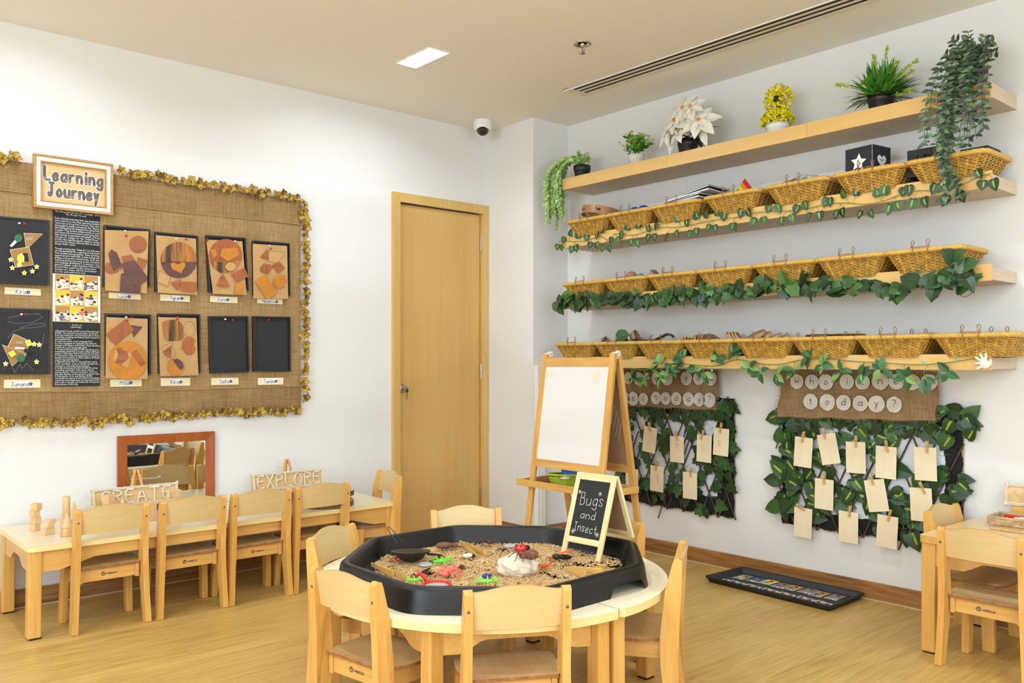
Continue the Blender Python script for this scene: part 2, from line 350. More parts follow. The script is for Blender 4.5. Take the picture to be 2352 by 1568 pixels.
for nm, a, b, hor in [('added_window_1', (-1.5, YB-.08, .75), (2.7, YB-.04, 2.45), 0), ('added_window_2', (XB-.08, -1.1, .75), (XB-.04, 2.3, 2.45), 1)]:  # out-of-view window frames, added to go with the two fill lamps
    mb = MB()
    for k in range(4):
        t = k/3
        if hor == 0: x = a[0]+(b[0]-a[0]-.05)*t; mb.box((x, a[1], a[2]), (x+.05, b[1], b[2]))
        else: y = a[1]+(b[1]-a[1]-.05)*t; mb.box((a[0], y, a[2]), (b[0], y+.05, b[2]))
    mb.box(a, (b[0], b[1], a[2]+.05)); mb.box((a[0], a[1], b[2]-.05), b)
    struct(nm, mb, m_white)
def skirt(name, segs):
    mb = MB()
    for (x0, y0, x1, y1) in segs: mb.box((x0, y0, 0), (x1, y1, .084))
    struct(name, mb, m_skirt, .004)
    
skirt('baseboard_left', [(XB, YL-.014, 2.925, YL)])
skirt('baseboard_right', [(XR-.014, YB, XR, 4.026)])
skirt('baseboard_corner', [(3.676, 4.012, 3.69, YL), (3.69, 4.012, XR-.014, 4.026)])
mb = MB(); mb.box((XR-.019, YB, 0), (XR-.014, 4.012, .004)); mb.box((XB, YL-.019, 0), (2.925, YL-.014, .004)); struct('trim_1', mb, mat('sealant_strip', 'CFC2A4', .6))

# door
mb = MB(); T = .022
for x0, x1, z0, z1 in [(2.925, DX0+.008, 0, 2.188), (DX1-.008, 3.689, 0, 2.188)]: mb.box((x0, YL-T, z0), (x1, YL, z1))
mb.box((DX0+.008, YL-T, DZ-.008), (DX1-.008, YL, 2.188))
for x0, x1 in [(DX0, DX0+.008), (DX1-.008, DX1)]: mb.box((x0, YL, 0), (x1, YL+.1, DZ))
fr = struct('door_1', mb, m_doorf, .002)
PM[fr.name] = Mx()
mb = MB(); mb.box((DX0+.011, YL+.012, .008), (DX1-.013, YL+.052, DZ-.014)); put('door_leaf', mb, m_door, fr, .002)
for z in (1.936, 1.071, .23):
    mb = MB(); mb.tube([(DX1-.010, YL+.004, z-.052), (DX1-.010, YL+.004, z+.052)], .0065, 12); mb.box((DX1-.012, YL+.006, z-.05), (DX1-.003, YL+.014, z+.05)); put('hinge', mb, m_steel, fr)
mb = MB(); RX = Mx.Rotation(PI/2, 3, 'X')
hc = onY(922.5, 891.5, YL+.012); mb.lathe([(.0, .012), (.025, .012), (.029, .006), (.029, 0)], hc, 28, ax=RX); mb.lathe([(0, .02), (.007, .02), (.008, .012)], hc+V((0, 0, .006)), 16, ax=RX)
ho = put('door_lock', mb, m_steel, fr)
mb = MB(); a = hc+V((.002, -.022, .006)); mb.tube([a, a+V((.022, -.004, .004))], .0025, 6); mb.k = 1
mb.prism([a+V((x, -.002, z)) for x, z in circ(.024, -.02, .009, 12, .013)], [a+V((x, .0, z)) for x, z in circ(.024, -.02, .009, 12, .013)]); mb.k = 0
mb.box(a+V((.0215, -.002, -.075)), a+V((.0265, 0, -.03))); mb.tube([a+V((.018+.012*math.cos(t*.7), -.001, .0+.01*math.sin(t*.7))) for t in range(9)], .0012, 5, True)
put('key', mb, [m_steel, m_brass], ho)

# cable trunking on the corner wall
mb = MB(); mb.box((3.70, 4.026-.034, .0), (3.765, 4.026, 1.105)); mb.box((3.697, 4.026-.04, 1.098), (3.768, 4.026, 1.112)); mb.box((3.728, 4.026-.038, 0), (3.732, 4.026-.034, 1.1))
put('cable_trunking', mb, m_white, bevel=.003, loc=(3.73, 4.01, 0), world=True, label='white vertical cable trunking running up the corner wall behind the easel', cat='cable trunking')

# ------------------------------------------------------------------ ceiling things
m_led = mat('led_glow', 'E8F4FF', .5, emit=LED)
def fixture(x, y):
    t = thing('ceiling_light', 'recessed rectangular ceiling light with three round lamps', 'ceiling light', (x, y, ZC))
    a, b = FW_/2, FL_/2; mb = MB()
    for x0, y0, x1, y1 in [(-a-.006, -b-.006, a+.006, -b), (-a-.006, b, a+.006, b+.006), (-a-.006, -b, -a, b), (a, -b, a+.006, b)]: mb.box((x0, y0, -.004), (x1, y1, .0))
    h = .034
    for q in [((-a, -b), (a, -b)), ((a, -b), (a, b)), ((a, b), (-a, b)), ((-a, b), (-a, -b))]:
        (x0, y0), (x1, y1) = q; mb.poly([(x0, y0, 0), (x1, y1, 0), (x1*.86, y1*.92, h), (x0*.86, y0*.92, h)])
    mb.poly([(-a*.86, -b*.92, h), (a*.86, -b*.92, h), (a*.86, b*.92, h), (-a*.86, b*.92, h)])
    put('frame', mb, m_white, t)
    for k in (-1, 0, 1):
        mb = MB(); c = (0, k*.083, h-.012)
        mb.lathe([(.040, .01), (.040, -.002), (.036, -.002)], c, 24); mb.k = 1; mb.lathe([(.0, -.0032), (.036, -.0032)], c, 24); put('lamp', mb, [m_white, m_led], t)
    return t
f0 = fixture(*FIX[0])
f0['label'] = 'recessed rectangular ceiling light with three round lamps above the door wall'
# further fixtures of the same kind light the room behind the viewpoint
for i, (x, y) in enumerate(FIX[1:]):
    dup(f0, (x, y, ZC), label='recessed ceiling light with three round lamps further back in the room', group='ceiling lights behind the viewpoint')
t = thing('air_diffuser', 'long white linear air conditioning slot diffuser in the ceiling', 'air diffuser', ((VX0+VX1)/2, 1.5, ZC))
mb = MB(); x0, x1 = VX0, VX1
m_vent = mat('vent_white', 'E4DCCB', .5); m_dark = mat('vent_slot_shade', '2E2A26', .8)
bars = [(x0, x0+.038), (x0+.062, x0+.080), (x0+.104, x0+.122), (x0+.146, x1)]
for a, b in bars: mb.box((a, VY0, ZC-.0035), (b, VY1, ZC-.0015))
mb.box((x0, VY1-.05, ZC-.0033), (x1, VY1, ZC-.0013)); put('frame', mb, m_vent, t, world=True)
mb = MB(); mb.box((x0+.01, VY0, ZC-.012), (x0+.013, VY1, ZC-.006)); put('lip', mb, m_white, t, world=True)
mb = MB(); mb.box((x0+.021, VY0+.021, ZC-.0012), (x1-.021, VY1-.021, ZC+.12)); put('slot_shade', mb, m_dark, t, world=True)  # dark block right behind the slots, its colour stands in for their shade
t = thing('fire_sprinkler', 'small chrome fire sprinkler head hanging from the ceiling', 'sprinkler', (3.017, 2.935, ZC))
mb = MB(); mb.lathe([(.042, 0), (.044, -.004), (.036, -.006), (.030, -.002), (.022, 0)], seg=28); put('escutcheon', mb, mat('chrome', 'C9C6C2', .2, 1), t)
mb = MB(); mb.lathe([(.012, 0), (.012, -.012), (.007, -.014), (.007, -.018)], seg=16)
for s in (-1, 1): mb.tube([(s*.008, 0, -.016), (s*.013, 0, -.024), (s*.011, 0, -.036), (s*.002, 0, -.043)], .0022, 6)
mb.lathe([(0, -.043), (.003, -.043), (.016, -.048), (.016, -.0495), (0, -.05)], seg=16); put('sprinkler_head', mb, m_steel, t)
mb = MB(); mb.tube([(0, 0, -.018), (0, 0, -.042)], .0022, 6); put('glass_bulb', mb, mat('red_glass', 'B03020', .2), t)
t = thing('dome_camera', 'white dome security camera on the ceiling near the corner', 'security camera', (3.50, 4.30, ZC))
mb = MB(); mb.lathe([(.058, 0), (.06, -.012), (.06, -.04), (.055, -.056), (.046, -.064), (.044, -.06)], seg=32); put('housing', mb, m_white, t, .0)
mb = MB(); mb.ball((0, 0, -.058), (.044, .044, .047), 28, 14); put('dome_rim', mb, m_white, t)
mb = MB(); RC = Mx.Rotation(YAW+PI/2, 3, 'Z')
mb.ball((-.012, -.014, -.062), (.040, .040, .039), 24, 14); put('dark_dome', mb, mat('smoked_dome', '26221F', .08, coat=.5), t)
mb = MB(); mb.lathe([(0, .002), (.012, .002), (.013, 0)], V((-.012, -.014, -.066))-FW*.0385, 16, ax=(Mx.Rotation(YAW-PI/2, 3, 'Z') @ Mx.Rotation(PI/2, 3, 'X'))); put('lens', mb, mat('lens_black', '0A0A0A', .1), t)

# ================================================================== WOODEN CHAIRS
def post_x(s, z): return s*(.136+.012*(max(0, (.30-z))/.30)**1.4)
def make_chair():
    t = thing('child_chair', 'x', 'chair')
    for s in (-1, 1):
        prof = [(-.140, 0), (-.096, 0), (-.088, .10), (-.078, .19), (-.076, .27), (-.092, .42), (-.115, .505), (-.121, .520), (-.134, .523), (-.145, .514), (-.145, .46), (-.136, .30), (-.133, .18), (-.136, .09)]
        A = [(post_x(s, z)-.012, y, z) for y, z in prof]; B = [(post_x(s, z)+.012, y, z) for y, z in prof]
        if s < 0: A, B = B, A
        mb = MB(); mb.prism(A, B); put('leg', mb, m_beech, t, .006, seg=3)
        mb = MB(); mb.hexa([(s*.138-.014, .082, 0), (s*.138+.014, .082, 0), (s*.138+.014, .128, 0), (s*.138-.014, .128, 0), (s*.128-.014, .066, .256), (s*.128+.014, .066, .256), (s*.128+.014, .118, .256), (s*.128-.014, .118, .256)])
        put('leg', mb, m_beech, t, .005, seg=3)
        mb = MB(); x = s*.1145; mb.box((x-.0085, -.094, .198), (x+.0085, .066, .256)); put('side_rail', mb, m_beechy, t, .003)
        mb = MB(); mb.lathe([(0, .0012), (.0045, .001), (.005, 0)], (s*.136, -.1448, .466), 12, ax=Mx.Rotation(PI/2, 3, 'X')); put('screw', mb, m_screw, t)
    mb = MB(); mb.box((-.106, -.088, .203), (.106, -.070, .254)); r = put('back_rail', mb, m_beechx, t, .002)
    mb = MB(); fn = lambda u, v: V((u, -.0884, v))
    mb.poly([fn(*p) for p in circ(-.024, .230, .0088, 20)]); write(mb, 'wesco', fn, -.011, .2255, .0125, .0021, 'l', 1.6, 1, .046)
    mb.k = 1; f2 = lambda u, v: V((u, -.0887, v)); ribbon(mb, [[(-.029, .235), (-.0265, .225), (-.024, .232), (-.0215, .225), (-.019, .235)]], .0016, f2)
    put('printed_logo', mb, [m_logo, m_beechx], r)
    mb = MB(); mb.box((-.12, .086, .203), (.12, .102, .254)); put('front_rail', mb, m_beechx, t, .002)
    def seat(u, v):
        U = u*2-1; y = -.100+v*.250; w_ = .124+.026*min(1, v*3.0); fr_ = max(0, (v-.72)/.28)
        w_ *= 1-.17*fr_**3; x = U*w_; y -= .028*abs(U)**5*fr_
        z = .2625-.007*math.sin(PI*min(1, v/.85))*(1-U*U*.6)-.010*fr_**2
        return (x, y, z), (0, 0, 1)
    mb = MB(); mb.ek = 1; mb.slab(seat, 20, 14, .0105); put('seat', mb, [m_plyS, m_plye], t)
    def back(u, v):
        U = u*2-1; a = abs(U); q = min(1, max(0, (1-a)/.88)); q = q*q*(3-2*q)
        top = .515+.018*q; bot = .412; z = bot+(top-bot)*v; x = U*.1245
        y = -.117-.012*(1-U*U)-.018*(z-.41)/.1
        return (x, y, z), V((-.2*U, 1, .1)).normalized()
    mb = MB(); mb.ek = 1; mb.slab(back, 24, 8, .010); put('backrest', mb, [m_ply, mat('ply_edge_pale', 'C99B5E', .5)], t)
    return t
CH = [
 ((1.117, 3.997), 0, 'wooden child chair at the long low table, nearest the block stack', 'chairs along the long table'),
 ((1.461, 3.990), 0, 'wooden child chair at the long table, second from the left', 'chairs along the long table'),
 ((1.783, 3.985), 0, 'wooden child chair at the long table, below the left end of the EXPLORE sign', 'chairs along the long table'),
 ((2.105, 3.983), 0, 'wooden child chair at the long table beside the log slices, right of the EXPLORE sign', 'chairs along the long table'),
 ((2.490, 4.065), math.radians(79.4), 'wooden child chair tucked under the right end of the long table, beside the door', 'chairs along the long table'),
 ((1.604, 1.856), math.radians(-29.7), 'nearest wooden child chair with its back to the viewer at the round table', 'chairs round the sensory table'),
 ((1.392, 2.200), math.radians(-81.3), 'wooden child chair at the left front of the round table, seat corner in view', 'chairs round the sensory table'),
 ((1.625, 2.672), math.radians(-150.4), 'wooden child chair at the left rear of the round table, beside the sieve', 'chairs round the sensory table'),
 ((2.150, 2.712), math.radians(152.4), 'wooden child chair behind the black tray, in front of the door', 'chairs round the sensory table'),
 ((2.187, 1.862), math.radians(34.5), 'wooden child chair seen side on at the right of the round table', 'chairs round the sensory table'),
 ((2.400, 2.290), math.radians(84.8), 'wooden child chair half hidden behind the small chalkboard', 'chairs round the sensory table'),
 ((3.437, 1.220), -PI/2, 'wooden child chair with its back to the viewer at the right hand table', 'chairs at the right hand table'),
 ((3.755, 1.408), PI, 'wooden child chair at the far side of the right hand table, below the trellis', 'chairs at the right hand table'),
]
c0 = make_chair()
for i, ((x, y), rz, lb, gp) in enumerate(CH):
    if i == 0: c0.location = (x, y, 0); c0['label'] = lb; c0['group'] = gp; PM[c0.name] = Mx.Translation((x, y, 0))
    else: dup(c0, (x, y, 0), rz, lb, gp)

# ================================================================== TABLES
def apron(L_, axis, a, b, fixed, z1, h, th, mb):
    """rail with a cut away middle: deep at both ends, shallow between"""
    n = 24; top = []; bot = []
    for i in range(n+1):
        t = i/n; d = min(t, 1-t)*L_; k = min(1, max(0, (d-.10)/.08)); k = k*k*(3-2*k)
        top.append((t, z1)); bot.append((t, z1-h*(1-.42*k)))
    loop = top+bot[::-1]
    P = lambda t, z, o: (a+(b-a)*t, fixed+o, z) if axis == 0 else (fixed+o, a+(b-a)*t, z)
    mb.prism([P(t, z, 0) for t, z in loop], [P(t, z, th) for t, z in loop])
def rect_table(name, label, x0, x1, y0, y1, h, leg=.05, th=.022, matl=m_beech, top=m_top, grp=None, edge=None):
    t = thing(name, label, 'table', ((x0+x1)/2, (y0+y1)/2, 0))
    mb = MB(); n = 6; r = .03; pts = []
    for cx_, cy_, a0 in [(x1-r, y1-r, 0), (x0+r, y1-r, 90), (x0+r, y0+r, 180), (x1-r, y0+r, 270)]:
        pts += [(cx_+r*math.cos(math.radians(a0+90*k/n)), cy_+r*math.sin(math.radians(a0+90*k/n))) for k in range(n+1)]
    mb.prism([(a, b, h-th) for a, b in pts], [(a, b, h-.0004) for a, b in pts]); mb.k = 1
    mb.poly([(a, b, h) for a, b in pts]); put('table_top', mb, [edge or m_edge, top], t, 0, world=True)
    for sx, sy in ((0, 0), (1, 0), (1, 1), (0, 1)):
        X0 = x0+.006 if sx == 0 else x1-.006-leg; Y0 = y0+.012 if sy == 0 else y1-.012-leg; mb = MB()
        q = .006; dx = q if sx == 0 else 0; dy = q if sy == 0 else 0
        X1, Y1 = X0+leg, Y0+leg
        mb.hexa([(X0-(.006 if sx == 0 else -.004), Y0, .006), (X1+(.006 if sx else -.004), Y0, .006), (X1+(.006 if sx else -.004), Y1, .006), (X0-(.006 if sx == 0 else -.004), Y1, .006),
                 (X0, Y0, h-th), (X1, Y0, h-th), (X1, Y1, h-th), (X0, Y1, h-th)]); put('leg', mb, matl, t, .006, world=True, seg=3)
        mb = MB(); mb.box((X0+.004, Y0+.004, 0), (X1-.004, Y1-.004, .007)); put('foot_pad', mb, m_blackm, t, world=True)
    a = x0+.006+leg; b = x1-.006-leg
    for fy in (y0+.022, y1-.04):
        mb = MB(); apron(b-a, 0, a, b, fy, h-th, .088, .018, mb); put('apron', mb, m_beechx if matl is m_beech else matl, t, .0015, world=True)
    a = y0+.012+leg; b = y1-.012-leg
    for fx in (x0+.014, x1-.032):
        mb = MB(); apron(b-a, 1, a, b, fx, h-th, .088, .018, mb); put('apron', mb, m_beechy if matl is m_beech else matl, t, .0015, world=True)
    return t
TLZ = .382
rect_table('low_table', 'long low cream topped table against the left wall', .805, 2.575, 3.900, 4.468, TLZ)
m_top2 = wood('beech_laminate', 'E9CC95', 'E0BE82', 0, .6, .3)
TRZ = .456
rect_table('side_table', 'taller beech table cut off by the right edge, carrying the woven tray', 3.412, 3.975, .55, 1.492, TRZ, .052, .028, m_beech, m_top2, edge=m_beechx)

TZ = .41; TC = V((1.886, 2.272, 0)); TR = .597
for side, s in (('left', -1), ('right', 1)):
    t = thing('half_round_table', 'cream topped half round table forming the '+side+' half of the central table', 'table', (TC.x+s*.25, TC.y, 0), group='half round tables pushed together')
    g = .0025; n = 40; pts = []
    r = .02
    pts = [(TC.x+s*g, TC.y-TR+.012), (TC.x+s*(g+.012), TC.y-TR+.0005)]
    for i in range(n+1):
        a = -PI/2+PI*i/n; x = TC.x+s*(g+TR*math.cos(a)); y = TC.y+TR*math.sin(a)
        if abs(x-TC.x) > .02: pts.append((x, y))
    pts += [(TC.x+s*(g+.012), TC.y+TR-.0005), (TC.x+s*g, TC.y+TR-.012)]
    if s < 0: pts = pts[::-1]
    mb = MB(); mb.prism([(a, b, TZ-.024) for a, b in pts], [(a, b, TZ-.0004) for a, b in pts]); mb.k = 1; mb.poly([(a, b, TZ) for a, b in pts])
    put('table_top', mb, [m_edge, m_top], t, 0, world=True)
    L4 = [(s*.034, -.535), (s*.034, .535)]+([(-.456, -.287), (-.456, .287)] if s < 0 else [(.505, -.262), (.47, .30)])
    for lx, ly in L4:
        x, y = TC.x+lx, TC.y+ly; mb = MB(); q = .024
        mb.hexa([(x-q-.002, y-q-.002, .006), (x+q+.002, y-q-.002, .006), (x+q+.002, y+q+.002, .006), (x-q-.002, y+q+.002, .006), (x-q, y-q, TZ-.024), (x+q, y-q, TZ-.024), (x+q, y+q, TZ-.024), (x-q, y+q, TZ-.024)])
        lg = put('leg', mb, m_beech, t, .006, world=True, seg=3)
        mb = MB(); mb.box((x-q+.003, y-q+.003, 0), (x+q-.003, y+q-.003, .007)); put('foot_pad', mb, m_blackm, lg, world=True)
    def seg(p, q):
        P, Q = V(p), V(q); d = (Q-P); L_ = d.length; d.normalize(); nn = V((-d.y, d.x, 0))*.009; mb = MB(); m = 20; loop = []
        up = [(i/m*L_, TZ-.024) for i in range(m+1)]; dn = []
        for i in range(m+1):
            u = i/m*L_; dd = min(u, L_-u); k = min(1, max(0, (dd-.05)/.08)); k = k*k*(3-2*k); dn.append((u, TZ-.024-.085*(1-.45*k)))
        lp = up+dn[::-1]; mb.prism([P+d*u+V((0, 0, z))-nn for u, z in lp], [P+d*u+V((0, 0, z))+nn for u, z in lp]); put('apron', mb, m_beechx, t, .0015, world=True)
    A = [(TC.x+a, TC.y+b, 0) for a, b in L4]
    def ins(p, q, e=.026): P, Q = V(p), V(q); d = (Q-P).normalized()*e; return P+d, Q-d
    seg(*ins(A[0], A[2])); seg(*ins(A[2], A[3])); seg(*ins(A[3], A[1])); seg(*ins(A[0], A[1]))

# ================================================================== LEFT WALL DISPLAY
K1 = 3.26667
def c1(x, y): return (x/K1, 320+y/K1)
def c2(x, y): return (x/K1, 660+y/K1)
def WL(p, c=c1, off=0): q = onY(*c(*p), YL-off); return (q.x, q.z)
m_burlap = burlap('burlap_backing', 'B8986C', '866844'); m_burlap3 = burlap('burlap_fold_cloth', 'AB8C62', '7C5F3C'); m_burlap2 = burlap('burlap_banner', 'A88B66', '7C6044')
bx0, bx1, bz0, bz1 = .35, 2.305, .862, 2.055
t = thing('display_board', 'large brown burlap covered display board on the left wall', 'display board', ((bx0+bx1)/2, YL-.006, bz0))
mb = MB(); nx_, nz_ = 120, 60
def bf(u, v):
    x = bx0+(bx1-bx0)*u; z = bz0+(bz1-bz0)*v
    return (x, YL-.008-.0015*math.sin(x*9+z*5)-.001*math.sin(z*31+x*3), z), (0, 1, 0)
mb.slab(bf, nx_, nz_, .006); put('burlap_panel', mb, m_burlap, t, world=True)
for (za, zb) in ((1.915, bz1+.002), (bz0-.002, .992)):
    mb = MB(); mb.slab(lambda u, v: ((bx0-.002+(bx1-bx0+.004)*u, YL-.0125-.0012*math.sin(u*21+v*2), za+(zb-za)*v+.004*math.sin(u*8)*(1-v if za > 1.5 else v)), (0, 1, 0)), 80, 10, .003)
    put('burlap_fold', mb, m_burlap3, t, world=True)
for zz, dx in ((1.913, 0), (.994, 1)):
    mb = MB(); q = [bx0+(bx1-bx0)*i/60 for i in range(61)]
    mb.tube([(x, YL-.0155, zz+.004*math.sin((x-bx0)/(bx1-bx0)*8)) for x in q], .0035, 6, flat=.6); put('burlap_seam', mb, mat('seam_thread', 'B59560' if dx == 0 else '9B7A4E', .95, bmp=.4, bs=400), t, world=True)
# dried petal garland
pet = [mat('petal_gold', 'B8943C', .55, var=.25, bs=90), mat('petal_dark', '7A5824', .7, var=.3, bs=60), mat('petal_yellow', 'C8A93E', .5, var=.2, bs=90)]
def flower_mesh(seed):
    rnd = random.Random(seed); mb = MB(); n = 6
    for k in range(n):
        a = 2*PI*k/n+rnd.uniform(-.25, .25); L_ = rnd.uniform(.020, .030); W_ = rnd.uniform(.008, .012); lift = rnd.uniform(.1, .8); d = V((math.cos(a), -lift*.6, math.sin(a))).normalized(); sd = V((-math.sin(a), 0, math.cos(a))); nn = V((0, -1, 0))
        mb.k = rnd.choice([0, 0, 0, 2, 2, 1]); vs = []; ts = [0, .2, .5, .75, 1]; ws = [.25, .8, 1, .65, 0]
        for tt, w_ in zip(ts, ws):
            c_ = d*(L_*tt)+nn*(.004*math.sin(tt*PI))
            vs += [c_-sd*(w_*W_)+nn*.004*w_, c_+V((0, .002, 0)), c_+sd*(w_*W_)+nn*.004*w_]
        fs = []
        for i in range(4):
            for j in range(2): fs.append((i*3+j, i*3+j+1, i*3+j+4, i*3+j+3))
        mb.add(vs, fs, True)
        k0 = mb.k; mb.k = 1; mb.tube([vs[i*3] for i in range(5)], .0008, 4); mb.tube([vs[i*3+2] for i in range(5)], .0008, 4); mb.k = k0
    mb.k = 1; mb.ball((0, -.003, 0), .0035, 6, 4)
    return mb
fl_proto = [put('flower', flower_mesh(k), pet) for k in range(5)]
def garland(label, path, step=.043):
    t = thing('dried_flower_garland', label, 'garland', tuple(path[0]), group='dried flower garlands framing the burlap board')
    inv = Mx.Translation(-V(path[0])); pts = []; 
    for a, b in zip(path, path[1:]):
        a, b = V(a), V(b); n = max(1, round((b-a).length/step))
        for i in range(n): pts.append(a.lerp(b, i/n))
    mb = MB(); mb.tube([inv @ p for p in [V(q) for q in path]], .0016, 5); put('twine', mb, m_twine, t)
    for p in pts:
        pr = random.choice(fl_proto); o = pr.copy(); S.collection.objects.link(o); o.parent = t
        j = V((random.uniform(-.006, .006), random.uniform(-.008, 0), random.uniform(-.009, .009)))
        o.location = inv @ (p+j); o.rotation_euler = (random.uniform(-.35, .35), random.uniform(0, 6.28), random.uniform(-.35, .35)); q = random.uniform(.98, 1.34); o.scale = (q, q, q)
gy = YL-.020
garland('garland of dried golden flower heads along the top of the board, right of the sign', [(1.335, gy, 2.078), (1.8, gy, 2.070), (2.315, gy, 2.062)])
garland('short garland of dried golden flower heads left of the framed sign', [(.42, gy, 2.062), (.905, gy, 2.068)])
garland('garland of dried golden flower heads down the right edge of the board', [(2.325, gy, 2.035), (2.332, gy, 1.5), (2.322, gy, .90)])
garland('garland of dried golden flower heads along the bottom edge of the board', [(.42, gy, .868), (1.2, gy, .848), (1.8, gy, .862), (2.318, gy, .868)])
for o in fl_proto: bpy.data.objects.remove(o)

# framed sign "Learning Journey"
A, B, C_, D_ = [onY(x, y, YL-.045) for x, y in [(78, 351), (262, 376), (260, 493), (77, 476)]]
sx0, sx1, sz0, sz1 = (A.x+D_.x)/2, (B.x+C_.x)/2, (C_.z+D_.z)/2, (A.z+B.z)/2
t = thing('framed_sign', 'wood framed sign reading Learning Journey at the top of the board', 'sign', ((sx0+sx1)/2, YL-.016, sz0))
def frame_ring(x0, x1, z0, z1, w_, ya, yb, mb):
    for a, b in [((x0, z0), (x1, z0+w_)), ((x0, z1-w_), (x1, z1)), ((x0, z0+w_), (x0+w_, z1-w_)), ((x1-w_, z0+w_), (x1, z1-w_))]: mb.box((a[0], ya, a[1]), (b[0], yb, b[1]))
m_fr = wood('light_oak_frame', 'C49A62', 'A67B45', 0, 1); y0 = YL-.016
mb = MB(); frame_ring(sx0, sx1, sz0, sz1, .011, y0-.028, y0, mb); put('outer_frame', mb, m_fr, t, .002, world=True)
mb = MB(); frame_ring(sx0+.011, sx1-.011, sz0+.011, sz1-.011, .020, y0-.024, y0, mb); put('cream_frame', mb, mat('cream_moulding', 'EFE9DC', .5), t, .003, world=True)
mb = MB(); frame_ring(sx0+.031, sx1-.031, sz0+.031, sz1-.031, .005, y0-.026, y0, mb); put('inner_bead', mb, m_fr, t, .001, world=True)
mb = MB(); mb.box((sx0+.036, y0-.012, sz0+.036), (sx1-.036, y0-.006, sz1-.036)); put('backing_card', mb, mat('tan_sign_card', 'DDBB86', .6, var=.05, bs=30), t, world=True)
scx = (sx0+sx1)/2
mb = MB(); fA = wallL(.0285); fB = wallL(.0292); fC = wallL(.0298)
for txt, vz, mw in (('Learning', sz0+.138, .252), ('Journey', sz0+.064, .215)):
    for k, (wd, fn) in enumerate([(.0195, fA), (.0135, fB)]):
        mb.k = k; write(mb, txt, fn, scx, vz, .060, wd, 'c', 3.8, 1, mw)
mb.k = 1
mb.k = 2
for txt, vz, mw in (('Learning', sz0+.138, .252), ('Journey', sz0+.064, .215)):
    ls, W_ = textlines(txt, .060, 3.8); q = min(1, mw/W_)
    for pl in ls:
        for zz in (.001, .0055, .010):
            xs_ = [p[0] for p in pl if abs(p[1]-zz) < .007]
            for x in xs_[:2]: mb.poly([fC(scx-W_*q/2+x*q+dx, vz+zz+dz) for dx, dz in ((-.005, 0), (.004, .0), (.004, .0011), (-.005, .0011))])
put('lettering', mb, [m_whitep, mat('letter_brown', '6F6056', .7), m_whitep], t, world=True)

# artworks
PAL = dict(O=mat('art_orange', 'C07A22', .5, var=.08), R=wood('art_rust', 'B06636', '7E3E1C', 0, 1.6, .45), R2=wood('art_rust2', 'B0642E', '88421A', 2, 1.4, .45), D=wood('art_plum', '6A4038', '4B2C2A', 0, 1.4, .5),
           M=wood('art_mixed', 'C07A26', '3C2A1E', 2, 1.2, .5, contrast=1.6), T=mat('art_card', 'C09A66', .85, var=.04), Y=mat('art_yellow', 'E9D52A', .6), G=mat('art_green', '2C6B45', .6), W=m_whitep, K=m_blackm, B=mat('art_kraft', 'A37A3C', .75, var=.08), S=mat('art_silver', '9C9A97', .5), L=mat('pencil_line', '5A4632', .8))
m_card = mat('brown_card', 'BF9763', .85, var=.07, bs=25); m_blackpaper = mat('black_paper', '202124', .75)
NM = dict(O='orange_shape', R='rust_shape', R2='rust_shape', D='plum_shape', M='painted_shape', T='card_shape', Y='yellow_shape', G='green_circle', W='white_shape', K='black_shape', B='kraft_shape', S='silver_shape', L='pencil_outline')
def star(x, y, r): return [(x+(r if k % 2 == 0 else r*.45)*math.sin(k*PI/5), y-(r if k % 2 == 0 else r*.45)*math.cos(k*PI/5)) for k in range(10)]
def rect(x0, y0, x1, y1): return [(x0, y0), (x1, y0), (x1, y1), (x0, y1)]
ART = []
